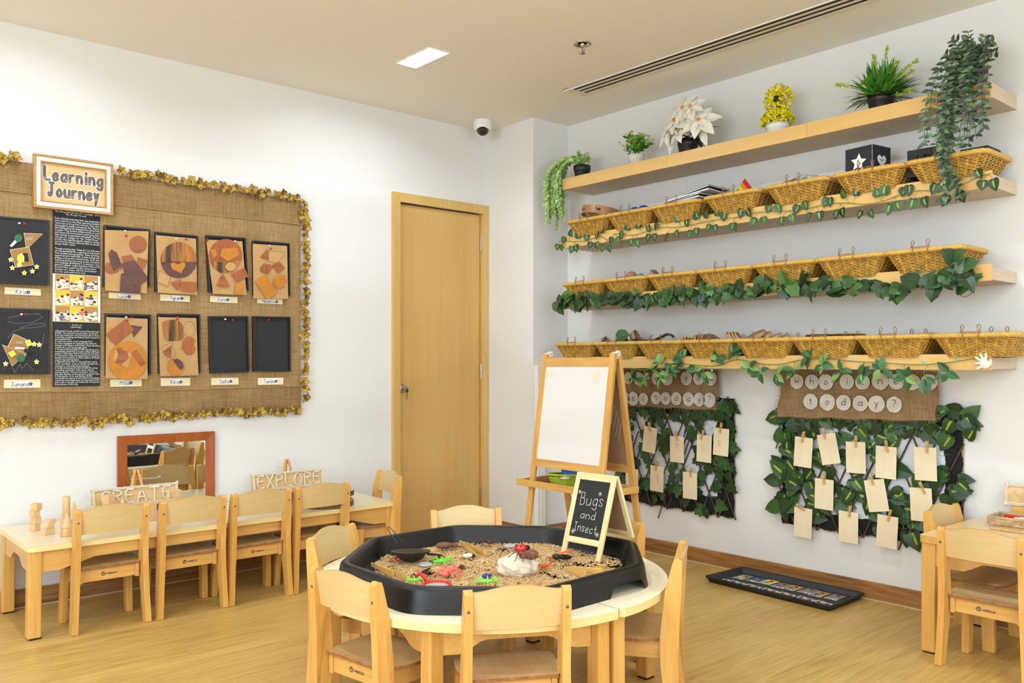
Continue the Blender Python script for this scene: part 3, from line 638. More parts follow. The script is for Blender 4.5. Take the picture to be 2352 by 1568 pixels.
def artwork(label, fc, c, cardq, shapes, pins, frame=True, paper='card'):
    P = [WL(p, c) for p in fc]; x0 = (P[0][0]+P[3][0])/2; x1 = (P[1][0]+P[2][0])/2; z1 = (P[0][1]+P[1][1])/2; z0 = (P[2][1]+P[3][1])/2
    t = thing('child_artwork', label, 'artwork', ((x0+x1)/2, YL-.013, z0))
    # slightly skewed frame: built from the four measured corners
    def lerp(a, b, k): return (a[0]+(b[0]-a[0])*k, a[1]+(b[1]-a[1])*k)
    if frame:
        mb = MB(); w_ = .009; cx_ = sum(p[0] for p in P)/4; cz_ = sum(p[1] for p in P)/4
        In = [(p[0]+(w_ if p[0] < cx_ else -w_), p[1]+(w_ if p[1] < cz_ else -w_)) for p in P]
        for i in range(4):
            j = (i+1) % 4; q = [P[i], P[j], In[j], In[i]]; mb.prism([(a, YL-.032, b) for a, b in q], [(a, YL-.012, b) for a, b in q])
        put('frame', mb, m_frame_bk, t, .0025, world=True)
        mb = MB(); mb.prism([(a, YL-.019, b) for a, b in In], [(a, YL-.013, b) for a, b in In]); put('black_backing', mb, m_blackpaper, t, world=True)
    if cardq:
        q = [WL(p, c, .03) for p in cardq]; mb = MB(); mb.prism([(a, YL-.0345, b) for a, b in q], [(a, YL-.031 if frame else YL-.020, b) for a, b in q]); put('card_sheet' if paper == 'card' else 'black_sheet', mb, m_card if paper == 'card' else m_blackpaper, t, world=True)
    lv = 0
    for key, pts in shapes:
        off = .0352+lv*.0011; lv += 1; q = [WL(p, c, .035) for p in pts]; mb = MB(); th = .0012
        if key == 'L':
            ribbon(mb, [q+[q[0]]], .0012, wallL(off+.0003), False)
        elif key in ('Y', 'W', 'B') and paper != 'card':
            cx_ = sum(p[0] for p in q)/len(q); cz_ = sum(p[1] for p in q)/len(q)
            big = [(p[0]+(p[0]-cx_)/max(1e-6, math.hypot(p[0]-cx_, p[1]-cz_))*.0022, p[1]+(p[1]-cz_)/max(1e-6, math.hypot(p[0]-cx_, p[1]-cz_))*.0022) for p in q]
            mb.prism([wallL(off)(*p) for p in big], [wallL(off+.0004)(*p) for p in big]); mb.k = 1; mb.prism([wallL(off+.0004)(*p) for p in q], [wallL(off+.0008)(*p) for p in q])
            put(NM[key], mb, [m_whitep, PAL[key]], t, world=True); continue
        else: mb.prism([wallL(off)(*p) for p in q], [wallL(off+th)(*p) for p in q])
        put(NM[key], mb, PAL[key], t, world=True)
    for (x, y, cc) in pins:
        p = V(tuple([WL((x, y), c, .04)[0], YL-.036, WL((x, y), c, .04)[1]])); mb = MB()
        mb.lathe([(0, .011), (.0042, .011), (.0042, .009), (.0026, .007), (.0028, .003), (.0045, .001), (.0045, 0)], p, 12, ax=Mx.Rotation(PI/2, 3, 'X'))
        put('push_pin', mb, mat({'r': 'pin_red', 'w': 'pin_white', 'g': 'pin_green'}[cc], {'r': 'C5211C', 'w': 'EDEDED', 'g': '1E7A45'}[cc], .3), t, world=True)
    return t
C2 = c2
artwork('framed card collage with plum heart and rust circle above the Luce label', [(768, 645), (1112, 680), (1112, 1110), (760, 1105)], c1, [(785, 680), (1112, 690), (1100, 1155), (787, 1135)],
 [('R', circ(1035, 788, 66)), ('R', [(785, 960), (800, 925), (850, 930), (925, 955), (880, 995), (825, 1010), (790, 990)]), ('D', [(812, 860), (835, 825), (875, 850), (895, 900), (915, 950), (850, 990), (825, 920)]), ('R', [(908, 880), (985, 865), (1010, 910), (930, 930)]), ('R', [(1028, 882), (1106, 910), (1062, 985), (1035, 940)]),
  ('D', [(905, 1008), (960, 1000), (1050, 1090), (1050, 1160), (895, 1150)]), ('D', [(912, 930), (1005, 905), (1103, 1035), (1103, 1055), (1020, 1110), (930, 1000)])], [(938, 687, 'w'), (947, 724, 'r')])
artwork('framed card collage of one big dark and orange circle holding a small heart', [(1150, 697), (1470, 728), (1470, 1130), (1147, 1145)], c1, [(1168, 718), (1468, 745), (1477, 1168), (1182, 1150)],
 [('T', [(1195, 985), (1280, 1030), (1255, 1105), (1178, 1070)]), ('L', [(1195, 985), (1280, 1030), (1255, 1105), (1178, 1070)]), ('M', circ(1340, 905, 135, 30)), ('D', [(1207, 920), (1475, 920), (1460, 965), (1430, 1005), (1390, 1032), (1340, 1040), (1290, 1030), (1245, 1000), (1220, 965)]), ('M', [(1225, 915), (1250, 830), (1340, 880), (1365, 862), (1440, 915)]), ('O', [(1275, 932), (1300, 925), (1335, 937), (1365, 922), (1383, 925), (1388, 950), (1355, 1005), (1290, 975)]), ('R', [(1275, 1070), (1355, 1050), (1330, 1135)]), ('R2', [(1352, 1068), (1470, 1070), (1470, 1143), (1355, 1140)])], [(1320, 746, 'w'), (1396, 750, 'r')])
artwork('framed card collage of a round rust face with orange hexagon, tilted card', [(1530, 722), (1825, 743), (1850, 1140), (1550, 1150)], c1, [(1545, 752), (1815, 765), (1848, 1170), (1597, 1158)],
 [('R2', circ(1692, 872, 125, 28)), ('M', [(1575, 910), (1680, 925), (1800, 910), (1775, 965), (1730, 1000), (1650, 1000), (1600, 960)]), ('O', [(1575, 830), (1615, 822), (1625, 870), (1600, 890)]), ('O', [(1660, 820), (1775, 812), (1795, 865), (1760, 885), (1710, 915), (1650, 880)]), ('T', circ(1728, 955, 42, 20, 34)), ('L', circ(1728, 955, 42, 20, 34)), ('R2', [(1730, 1010), (1830, 962), (1860, 1030), (1770, 1070)]), ('R', [(1665, 1005), (1718, 1108), (1622, 1098)]), ('O', [(1760, 1082), (1820, 1078), (1815, 1165), (1755, 1155)])], [(1555, 760, 'r'), (1762, 763, 'w')])
artwork('framed card collage of small shapes with orange octagon, rightmost of the upper row', [(1880, 762), (2155, 783), (2160, 1180), (1885, 1175)], c1, [(1895, 783), (2152, 800), (2160, 1198), (1900, 1192)],
 [('T', [(2025, 835), (2135, 850), (2080, 930), (1995, 910)]), ('L', [(2025, 835), (2135, 850), (2080, 930), (1995, 910)]), ('R', [(2005, 820), (2015, 905), (1950, 885)]), ('R2', [(1950, 960), (1975, 930), (2000, 938), (2020, 935), (2045, 960), (2010, 1012), (1950, 990)]), ('R', [(2040, 945), (2090, 915), (2135, 965), (2085, 1005)]), ('O', [(2050, 1040), (2090, 1012), (2135, 1020), (2148, 1065), (2130, 1105), (2085, 1120), (2050, 1085)]), ('O', [(1910, 1065), (1985, 1012), (2078, 1150), (2000, 1205)])], [(2022, 797, 'w'), (2031, 820, 'r')])
artwork('framed card collage with large orange circle holding a striped heart, above the Mila label', [(776, 195), (1118, 205), (1118, 655), (778, 660)], c2, [(797, 222), (1105, 236), (1105, 688), (790, 682)],
 [('O', [(818, 300), (845, 295), (850, 415), (825, 415)]), ('D', [(975, 282), (1070, 295), (1000, 375)]), ('R2', [(938, 238), (1005, 318), (865, 432), (792, 352)]), ('O', circ(957, 550, 146, 16)), ('T', [(865, 470), (985, 495), (957, 605), (848, 545)]), ('R', [(870, 460), (905, 445), (925, 475), (950, 475), (965, 530), (900, 582), (862, 560), (885, 500)]), ('R', [(985, 490), (1020, 468), (1088, 570), (1050, 588)])], [(946, 223, 'w'), (989, 226, 'r'), (954, 246, 'r')])
artwork('framed card collage with rounded dark square, heart and small circle, above the second Kira label', [(1168, 197), (1485, 202), (1488, 640), (1175, 645)], c2, [(1185, 222), (1470, 230), (1487, 660), (1200, 665)],
 [('L', circ(1420, 312, 45, 20, 58)), ('M', [(1215, 265), (1240, 248), (1330, 240), (1365, 280), (1378, 370), (1360, 395), (1245, 405), (1228, 370)]), ('R2', [(1370, 400), (1400, 370), (1450, 375), (1462, 400), (1448, 430), (1468, 460), (1440, 505), (1400, 505), (1360, 455)]), ('L', [(1205, 450), (1290, 410), (1318, 505), (1265, 560)]), ('R', [(1285, 432), (1278, 532), (1215, 485)]), ('O', circ(1315, 596, 60, 18)), ('D', [(1290, 540), (1330, 535), (1365, 560), (1374, 600), (1350, 620), (1310, 570)])], [(1331, 222, 'r'), (1333, 236, 'r')])
artwork('empty black framed board above the Sasha label', [(1550, 216), (1845, 216), (1855, 633), (1562, 645)], c2, None, [], [(1690, 238, 'w'), (1743, 244, 'r')])
artwork('empty black framed board above the Tamim label, nearest the board edge', [(1882, 216), (2160, 222), (2163, 630), (1885, 630)], c2, None, [], [(2017, 243, 'r')])
st = [('Y', star(*p, 19)) for p in ((78, 903), (90, 965), (178, 1003), (238, 990), (270, 957))]
artwork('black paper collage of a kraft house with triangle roof and row of yellow stars', [(-140, 572), (362, 612), (362, 1094), (-140, 1070)], c1, [(-120, 590), (360, 622), (358, 1096), (-120, 1076)],
 [('B', [(180, 705), (318, 710), (215, 808), (197, 812)]), ('S', [(192, 733), (245, 735), (245, 758), (195, 757)]), ('B', [(75, 830), (215, 808), (250, 940), (118, 960)]), ('K', [(170, 855), (205, 852), (215, 915), (182, 918)]), ('Y', [(135, 872), (160, 858), (176, 880), (178, 918), (140, 920), (130, 895)]), ('Y', circ(143, 940, 15)), ('W', [(72, 798), (110, 755), (128, 768), (88, 805)]), ('G', circ(135, 742, 30))]+st, [(145, 629, 'w'), (183, 634, 'r')], paper='black')
st = [('Y', star(*p, 19)) for p in ((253, 425), (290, 430), (270, 558), (38, 572))]
artwork('black paper collage of a kraft house with chalk smudges, above the Jumana label', [(-140, 150), (370, 165), (368, 650), (-140, 648)], c2, [(-120, 155), (360, 172), (366, 650), (-120, 648)],
 [('B', [(105, 350), (220, 402), (190, 515), (60, 445)]), ('B', [(18, 430), (190, 495), (92, 588)]), ('S', [(118, 402), (172, 402), (172, 425), (118, 425)]), ('W', [(115, 448), (180, 450), (180, 463), (115, 461)]), ('Y', [(188, 405), (220, 392), (238, 428), (205, 442)]), ('K', [(180, 460), (250, 465), (250, 495), (180, 488)]), ('G', circ(155, 530, 31)), ('Y', [(60, 492), (95, 475), (115, 500), (85, 522)])]+st, [(161, 201, 'w'), (190, 202, 'r')], paper='black')
# chalk scribbles are soft strokes on the lower black sheet
t2 = [o for o in bpy.data.objects if o.get('label', '').startswith('black paper collage of a kraft house with chalk')][0]
mb = MB(); m_sm = mat('chalk_smudge', '8E9296', .95, alpha=.28)
sc = [[(60, 230), (160, 205), (290, 195), (320, 225), (240, 262), (120, 270), (60, 255)], [(150, 300), (240, 275), (330, 270), (340, 290), (260, 300), (170, 305), (100, 330), (60, 380)], [(20, 620), (60, 560), (90, 590), (110, 640), (150, 570), (165, 610), (200, 570), (250, 620)], [(330, 350), (320, 420), (300, 470)]]
for q in sc: ribbon(mb, [[WL(p, c2, .035) for p in q]], .0045, wallL(.0349), True)
put('chalk_scribble', mb, m_sm, t2, world=True)

# name labels
m_lab = mat('cream_card', 'EFE0BA', .75); m_purp = mat('label_purple', '3A2E7A', .6); m_ink = mat('ink_black', '26242A', .7)
for nm, c, r, q in [('Kira', c1, (30, 1110, 302, 1174), (107, 1120, 224, 1172)), ('Jumana', c2, (24, 691, 298, 750), (75, 700, 242, 748)), ('Luce', c1, (810, 1148, 1048, 1203), (865, 1157, 978, 1202)), ('Tigran', c1, (1196, 1163, 1417, 1220), (1262, 1168, 1372, 1216)), ('Juno', c1, (1570, 1175, 1774, 1230), (1617, 1180, 1714, 1226)), ('Nikoletta', c1, (1922, 1190, 2112, 1238), (1953, 1196, 2080, 1237)), ('Mila', c2, (820, 688, 1057, 741), (887, 692, 990, 738)), ('Kira', c2, (1199, 680, 1420, 735), (1268, 686, 1363, 731)), ('Sasha', c2, (1577, 678, 1782, 728), (1633, 682, 1738, 725)), ('Tamim', c2, (1927, 678, 2118, 728), (1964, 682, 2075, 725))]:
    a = WL(r[:2], c); b = WL(r[2:], c); a2 = WL(q[:2], c); b2 = WL(q[2:], c)
    lb = 'cream paper strip with the name '+nm+(' at the board left edge' if (nm == 'Kira' and c is c1) else ' in the lower row' if nm == 'Kira' else '')+' and purple flower'
    t = thing('name_label', lb, 'name label', ((a[0]+b[0])/2, YL-.012, b[1]), group='name labels under the artworks')
    mb = MB(); mb.box((a[0], YL-.0135, b[1]), (b[0], YL-.0125, a[1])); put('paper_strip', mb, m_lab, t, world=True)
    mb = MB(); mb.box((a2[0], YL-.0148, b2[1]+.002), (b2[0], YL-.0137, a2[1]-.001)); put('white_card', mb, m_whitep, t, world=True)
    h = a2[1]-b2[1]; mb = MB(); W_ = b2[0]-a2[0]; fn = wallL(.0153); zc = (a2[1]+b2[1])/2
    write(mb, nm, fn, a2[0]+.004, zc-h*.30, h*.64, .0019, 'l', 2.2, 1, W_-.024); put('name_text', mb, m_ink, t, world=True)
    mb = MB(); fx = b2[0]-.0100
    for k in range(5): mb.poly([fn(*p) for p in circ(fx+.0052*math.sin(k*1.2566), zc+.0052*math.cos(k*1.2566), .0037, 10)])
    mb.k = 1; mb.poly([wallL(.0157)(*p) for p in circ(fx, zc, .0022, 8)]); put('flower_mark', mb, [m_purp, m_whitep], t, world=True)

# posters
TXT1 = ['"My Recycled Shape Art Collage" and', '"My Shape House"', '', 'Each child demonstrated their own imagination', 'and creativity in how they used the available', 'resources to bring their artwork. They were', 'encouraged to explore and express their ideas by', 'identifying/naming the shapes before gluing them', 'to paper. They worked collaboratively in a well', 'and resourceful environment, which gave them', 'opportunities to experiment with shapes, offering', 'concept of collage. For the "Shape House"', 'activity, they selected specific shapes to create', 'and form by a house, allowing them to visually', 'shape their vision.', '', 'Through creating their "Shape Art" our little ones', 'not only developed their creativity but also honed', 'their problem-solving abilities. These activities', 'supported early math skills, as they worked with', 'shapes and spatial relationships, while also', 'fostering physical, personal, social, emotional,', 'and language development. In doing so, they', 'gained a deeper understanding of the world', 'around them, exploring the connections', 'between art, shape, and the environment', 'in a fun and meaningful way!']
TXT2 = ['Areas of', 'Learning...', '', '1. Personal, Social, and Emotional Development', '(PSED): The activity encourages teamwork,', 'sharing materials, and taking pride in their', 'creations, building confidence and a sense of', 'accomplishment.', '2. Communication and Language (CL):', 'As they engaged to respond and identify', 'shapes with peers and adults, they develop', 'vocabulary and language skills.', '3. Physical Development (PD): Handling and', 'manipulating materials to create collage and house', 'supports fine motor skills & hand-eye coordination.', '4. Literacy (L): They are beginning to recognise', 'shapes and symbols as they explore through', 'visual representations.', '5. Mathematics (M): It strengthens early', 'math concepts, such as shape recognition,', 'symmetry, and spatial awareness.', '6. Understanding the World (UW): By using', 'recycled materials, they learn about', 'sustainability, the environment, and how', 'everyday objects can be reused in creative ways.', '7. Expressive Arts and Design (EAD):', 'The hands-on nature of the activity stimulates', 'creativity and imagination as they experiment', 'with colors, shapes and materials to express', 'themselves creatively.']
m_pen = mat('white_pen', 'DCDCDC', .7)
def poster(label, x0, x1, z0, z1, lines, head):
    t = thing('text_poster', label, 'poster', ((x0+x1)/2, YL-.012, z0))
    mb = MB(); mb.box((x0, YL-.016, z0), (x1, YL-.0135, z1)); put('black_sheet', mb, m_blackpaper, t, world=True)
    mb = MB(); n = len(lines); st_ = (z1-z0-.014)/n; fn = wallL(.0164)
    for i, l in enumerate(lines):
        z = z1-.010-st_*(i+.75)
        if i < head: write(mb, l, fn, (x0+x1)/2+random.uniform(-.004, .004), z, st_*.78, .0011, 'c', 2.2, 0, x1-x0-.014, False, .04)
        elif l: write(mb, l, fn, x0+.009, z, st_*.74, .0010, 'l', 2.0, 0, min(x1-x0-.012, len(l)*.0047), False, .06)
    put('handwriting', mb, m_pen, t, world=True)
    for z in (z1-.012, z0+.004):
        p = V(((x0+x1)/2, YL-.016, z)); mb = MB(); mb.lathe([(0, .010), (.004, .010), (.0025, .006), (.0045, 0)], p, 10, ax=Mx.Rotation(PI/2, 3, 'X')); put('push_pin', mb, mat('pin_green', '1E7A45', .3), t, world=True)
poster('black handwritten sheet directly below the framed sign', 1.028, 1.236, 1.552, 1.862, TXT1, 2)
poster('black handwritten sheet listing the areas of learning, below the photo sheet', 1.028, 1.236, 1.018, 1.325, TXT2, 2)
t = thing('photo_collage', 'printed sheet of nine classroom snapshots between the two black posters', 'photo sheet', (1.131, YL-.012, 1.325))
mb = MB(); mb.box((1.027, YL-.018, 1.325), (1.237, YL-.0165, 1.552)); put('paper', mb, mat('photo_paper', 'E7E3EA', .5), t, world=True)
PC = [mat('ph_'+n, c_, .55) for n, c_ in (('yellow', 'E2C440'), ('table', 'EDE3D2'), ('dark', '2A211E'), ('skin', 'C89472'), ('shirt', 'E9E4DD'), ('blue', '2F5A9E'), ('red', 'D87466'), ('wood', 'B98A4A'), ('green', '3F8A4E'), ('grey', '8A8680'))]
rn = random.Random(4)
for r_ in range(3):
    for c_ in range(3):
        x0 = 1.038+c_*.063; z0 = 1.327+(2-r_)*.0745; x1, z1 = x0+.0625, z0+.074; mb = MB(); f = lambda k: wallL(.0182+k*.00012)
        def cl(p): return (min(x1, max(x0, p[0])), min(z1, max(z0, p[1])))
        mb.k = 0 if (r_+c_) % 2 else 7; mb.poly([f(0)(*p) for p in rect(x0, z0, x1, z1)])
        mb.k = 1; mb.poly([f(1)(*cl(p)) for p in [(x0+.005, z0-.01), (x0+.07, z0+.012), (x0+.055, z0+.052), (x0+.002, z0+.034)]])
        k = 2
        for _ in range(7):
            px_, pz_ = x0+rn.uniform(.01, .055), z0+rn.uniform(.01, .045); mb.k = rn.choice([2, 2, 9, 7]); a = rn.uniform(-.4, .4)
            mb.poly([f(k)(*cl((px_+u*math.cos(a)-v_*math.sin(a), pz_+u*math.sin(a)+v_*math.cos(a)))) for u, v_ in rect(-.006, -.003, .006, .003)]); k += 1
        for _ in range(3):
            px_, pz_ = x0+rn.choice([.008, .03, .052])+rn.uniform(-.004, .004), z0+rn.uniform(.028, .055)
            mb.k = rn.choice([4, 5, 4, 6]); mb.poly([f(k)(*cl(p)) for p in circ(px_, pz_-.013, .010, 12, .013)]); k += 1
            mb.k = 3; mb.poly([f(k)(*cl(p)) for p in circ(px_, pz_, .006, 12)]); k += 1
            mb.poly([f(k)(*cl(p)) for p in [(px_, pz_-.010), (px_+.012, pz_-.020), (px_+.011, pz_-.023), (px_-.002, pz_-.014)]]); k += 1
            mb.k = 2; mb.poly([f(k)(*cl(p)) for p in circ(px_+.001, pz_+.003, .0062, 12, .005)]); k += 1
        put('snapshot', mb, PC, t, world=True)

# mirror standing on the low table
mx0, mx1, mz0, mz1 = 1.318, 1.806, TLZ, .767
t = thing('framed_mirror', 'rectangular mirror in a reddish brown wooden frame on the low table', 'mirror', ((mx0+mx1)/2, YL-.02, mz0))
m_mfr = wood('cherry_frame', 'AE5E26', '94481B', 2, .8, .4)
mb = MB(); wd = .046; O_ = [(mx0, mz0), (mx1, mz0), (mx1, mz1), (mx0, mz1)]; I_ = [(mx0+wd, mz0+wd), (mx1-wd, mz0+wd), (mx1-wd, mz1-wd), (mx0+wd, mz1-wd)]
for i in range(4):
    j = (i+1) % 4; q = [O_[i], O_[j], I_[j], I_[i]]; d = [.020, .020, .012, .012]
    mb.prism([(a, YL-.002-dd, b) for (a, b), dd in zip(q, d)], [(a, YL-.001, b) for a, b in q])
put('frame', mb, m_mfr, t, .002, world=True)
mb = MB(); mb.box((mx0+wd-.003, YL-.009, mz0+wd-.003), (mx1-wd+.003, YL-.004, mz1-wd+.003)); put('mirror_glass', mb, mat('mirror', 'E9ECEA', .01, 1), t, world=True)

# ================================================================== RIGHT WALL SHELVES
SX = 3.72
SH = [(2.197, 2.265), (1.836, 1.905), (1.461, 1.529), (1.100, 1.166)]   # fascia bottom / top
SLB = ['top wall shelf of pale birch, carrying the potted plants', 'second wall shelf of pale birch, trimmed with a thin pothos vine', 'third wall shelf of pale birch, trimmed with a dense ivy garland', 'lowest wall shelf of pale birch, with the white plaster hand on its end']
for (z0, z1), lb in zip(SH, SLB):
    t = thing('wall_shelf', lb, 'shelf', (3.86, 2.566, z0), group='birch wall shelves')
    y0, y1 = 1.334, 3.798; zt = z1-.014 if z0 < 2 else z1-.006
    mb = MB(); mb.box((SX+.014, y0, z0+.004), (XR-.001, y1, zt)); mb.k = 1
    mb.poly([(SX+.014, y0, z0+.0035), (SX+.014, y1, z0+.0035), (XR-.001, y1, z0+.0035), (XR-.001, y0, z0+.0035)])
    put('shelf_board', mb, [m_shend, m_shelf], t, .001, world=True)
    for a, b in ((y0, 2.144), (2.1455, 2.9785), (2.98, y1)):
        mb = MB(); mb.box((SX, a, z0), (SX+.0145, b, z1)); put('front_board', mb, m_fascia, t, .0012, world=True)
# ------------------------------------------------------------------ wicker baskets
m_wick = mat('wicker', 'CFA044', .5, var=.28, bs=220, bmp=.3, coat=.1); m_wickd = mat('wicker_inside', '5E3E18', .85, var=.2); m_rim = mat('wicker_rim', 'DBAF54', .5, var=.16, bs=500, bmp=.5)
def rrect(hx, hy, r, n=4):
    pts = []
    for cx_, cy_, a0 in [(hx-r, hy-r, 0), (-(hx-r), hy-r, 90), (-(hx-r), -(hy-r), 180), (hx-r, -(hy-r), 270)]:
        pts += [(cx_+r*math.cos(math.radians(a0+90*k/n)), cy_+r*math.sin(math.radians(a0+90*k/n))) for k in range(n+1)]
    return pts
def resample(pts, N):
    P = [V((a, b, 0)) for a, b in pts]+[V((pts[0][0], pts[0][1], 0))]; L_ = [0]
    for a, b in zip(P, P[1:]): L_.append(L_[-1]+(b-a).length)
    out = []; k = 0
    for i in range(N):
        d = L_[-1]*i/N
        while L_[k+1] < d: k += 1
        f = (d-L_[k])/max(1e-9, L_[k+1]-L_[k]); p = P[k].lerp(P[k+1], f); out.append((p.x, p.y))
    return out
def make_basket():
    t = thing('wicker_basket', 'x', 'basket')
    H = .086; N = 112
    bot = resample(rrect(.105, .108, .02), N); top = resample(rrect(.138, .158, .03), N)
    def pt(i, z, o):
        f = z/H; x = bot[i][0]*(1-f)+top[i][0]*f; y = bot[i][1]*(1-f)+top[i][1]*f; d = math.hypot(x, y); return V((x*(1+o/d), y*(1+o/d), z))
    mb = MB(); rows = 13
    for r_ in range(rows):
        z = .005+(H-.012)*r_/(rows-1); P = [pt(i, z, (.0022 if ((i//2)+r_) % 2 else -.0012)) for i in range(N)]
        mb.tube(P, .0026, 5, True, flat=1)
    put('woven_side', mb, m_wick, t)
    mb = MB()
    for i in range(1, N, 4): mb.tube([pt(i, .002, 0), pt(i, H, 0)], .0026, 5)
    put('stakes', mb, m_wick, t)
    mb = MB(); A = [pt(i, .003, -.005) for i in range(N)]; B = [pt(i, H, -.004) for i in range(N)]
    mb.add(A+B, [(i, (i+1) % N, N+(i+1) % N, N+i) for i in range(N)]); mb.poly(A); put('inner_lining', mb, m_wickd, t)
    mb = MB(); rp = resample(rrect(.142, .162, .034), 160)
    mb.tube([(x, y, H+.004+.0012*math.sin(i*2.6)) for i, (x, y) in enumerate(rp)], [.0105+.0005*math.sin(i*1.7) for i in range(160)], 10, True, flat=1.0); put('rim', mb, m_rim, t)
    def clip(x, s):
        mb = MB(); w_ = .031
        P = [(x-.0135*s, -w_, H-.018), (x-.014*s, -w_, H+.014)]
        P += [(x-.012*s, -w_+.001, H+.022), (x-.009*s, -w_+.007, H+.040), (x-.009*s, -w_+.0, H+.047), (x-.009*s, -w_-.007, H+.040), (x-.010*s, -w_-.004, H+.020), (x-.012*s, -w_-.009, H+.017), (x-.012*s, 0, H+.0165)]
        P += [(a, -b, c) for a, b, c in P[:-1][::-1]]
        mb.tube(P, .0017, 6); return mb
    put('wire_clip', clip(-.142, 1), m_copper, t); put('wire_clip', clip(.142, -1), m_copper, t)
    return t
bk = None
def basket(y, z, lb, gp, rz=0, x=3.818, sy=1):
    global bk
    if bk is None: bk = make_basket(); o = bk; o.location = (x, y, z); o['label'] = lb; o['group'] = gp; PM[o.name] = Mx.Translation((x, y, z)); return o
    o = dup(bk, (x, y, z), rz, lb, gp); return o
g2, g3, g4 = 'wicker baskets on the second shelf', 'wicker baskets on the third shelf', 'wicker baskets on the lowest shelf'
B2 = [3.555, 3.232, 2.905, 2.545, 2.185, 1.83, 1.50]
B2L = ['wicker basket holding the tambourine, nearest the corner on the second shelf', 'wicker basket holding the blue plastic toys on the second shelf', 'wicker basket holding a stack of thin picture books', 'wicker basket holding the rainbow card on the second shelf', 'wicker basket holding a crumpled clear plastic bag', 'wicker basket holding the large black star cube', 'wicker basket behind the hanging plant, holding black boxes']
for y, l in zip(B2, B2L): basket(y, SH[1][1]-.014, l, g2)
B3 = [3.590, 3.262, 2.930, 2.593, 2.252, 1.918, 1.592]
B3L = ['wicker basket holding white pens, nearest the corner on the third shelf', 'wicker basket heaped with round pebbles and teal balls', 'wicker basket third from the corner on the third shelf, wire clip standing tall', 'middle wicker basket of the seven on the third shelf', 'wicker basket fifth from the corner on the third shelf, above the red pin', 'wicker basket sixth from the corner on the third shelf', 'wicker basket at the near end of the third shelf, right side fully in view']
for y, l in zip(B3, B3L): basket(y, SH[2][1]-.014, l, g3)
B4 = [3.660, 3.335, 3.010, 2.690, 2.367, 2.05, 1.730, 1.392]
B4L = ['wicker basket directly above the left post of the easel', 'wicker basket holding the leaf and coconut shell, above the easel', 'wicker basket holding the black spoon, above the right post of the easel', 'wicker basket holding the slatted wooden rack and wooden rings', 'wicker basket beside the round wooden discs, fifth from the corner on the lowest shelf', 'wicker basket carrying the dark woven lid, sixth from the corner', 'wicker basket second from the near end of the lowest shelf', 'largest looking wicker basket at the near end of the lowest shelf']
for y, l in zip(B4, B4L): basket(y, SH[3][1]-.014, l, g4)
def single(name, mb, m, label, cat, loc, bevel=0, group=None): return put(name, mb, m, bevel=bevel, loc=loc, world=True, label=label, cat=cat, group=group)
RZ = [s[1]-.014+.092 for s in SH]   # rim heights
# --- contents of the second shelf baskets
t = thing('tambourine', 'wooden tambourine with metal jingles lying tilted on a basket', 'tambourine', (3.80, 3.52, RZ[1]+.0))
TT = Mx.Translation((-.02, 0, .038)) @ Mx.Rotation(math.radians(10), 4, 'Y') @ Mx.Rotation(math.radians(6), 4, 'X'); m_tamb = wood('tambourine_wood', 'B07B45', '966434', 0, 1)
mb = MB(); mb.T = TT; n = 48; R1, R0, h = .118, .112, .024
for k in range(n):
    a, b = 2*PI*k/n, 2*PI*(k+1)/n; slot = (k % 8) in (3, 4, 5)
    for z0, z1 in ([(-h, -.007), (.007, h)] if slot else [(-h, h)]):
        mb.hexa([(R0*math.cos(a), R0*math.sin(a), z0), (R1*math.cos(a), R1*math.sin(a), z0), (R1*math.cos(b), R1*math.sin(b), z0), (R0*math.cos(b), R0*math.sin(b), z0), (R0*math.cos(a), R0*math.sin(a), z1), (R1*math.cos(a), R1*math.sin(a), z1), (R1*math.cos(b), R1*math.sin(b), z1), (R0*math.cos(b), R0*math.sin(b), z1)])
put('hoop', mb, m_tamb, t)
for k in range(0, n, 8):
    a = 2*PI*(k+4.5)/n; mb = MB(); mb.T = TT; 
    for dz in (-.003, .003): mb.lathe([(0, dz), (.016, dz+.0006), (.016, dz+.0012), (0, dz+.0012)], (.114*math.cos(a), .114*math.sin(a), 0), 16)
    put('jingle', mb, m_steel, t)
for i, (x, y, r) in enumerate([(3.73, 3.215, .026), (3.74, 3.16, .03), (3.80, 3.13, .034), (3.76, 3.10, .022)]):
    mb = MB(); mb.ball((x, y, RZ[1]+.008), (r, r*1.3, r*.9), 14, 8, wob=.04); single('plastic_toy', mb, mat('toy_blue', '1D45A8', .35), 'blue plastic toy shape in the second basket of the second shelf', 'toy', (x, y, RZ[1]), group='blue toys in the basket')
for i, (x, y, z, L_, a, tl, c_, lb) in enumerate([(3.80, 2.90, .012, .27, 4, -6, 'E8E7E6', 'white picture book lying lowest in the book basket'), (3.81, 2.875, .024, .27, -3, -7, '3A4048', 'thin dark grey picture book between the white and the black book'), (3.80, 2.85, .038, .28, 7, -8, 'DCDCDE', 'pale grey picture book near the top of the stack'), (3.81, 2.84, .052, .28, 2, -9, '2B2D33', 'thin black picture book topmost in the book basket')]):
    t = thing('picture_book', lb, 'book', (x, y, RZ[1]+z), math.radians(a), 'thin books in a basket')
    mb = MB(); mb.T = Mx.Rotation(math.radians(tl), 4, 'X'); mb.box((-.10, -L_/2, -.004), (.10, L_/2, -.003)); mb.box((-.10, -L_/2, .003), (.10, L_/2, .004)); put('cover', mb, mat('cover_'+c_, c_, .35), t)
    mb = MB(); mb.T = Mx.Rotation(math.radians(tl), 4, 'X'); mb.box((-.097, -L_/2+.004, -.003), (.095, L_/2-.004, .003)); put('pages', mb, m_whitep, t)
t = thing('rainbow_card', 'rainbow striped card poking out of a basket on the second shelf', 'card', (3.78, 2.52, RZ[1]-.01)); cols = ['C8262B', 'F08A24', 'F4CF2C', '3FA24A', '2F8FD0', '3B4FB0']
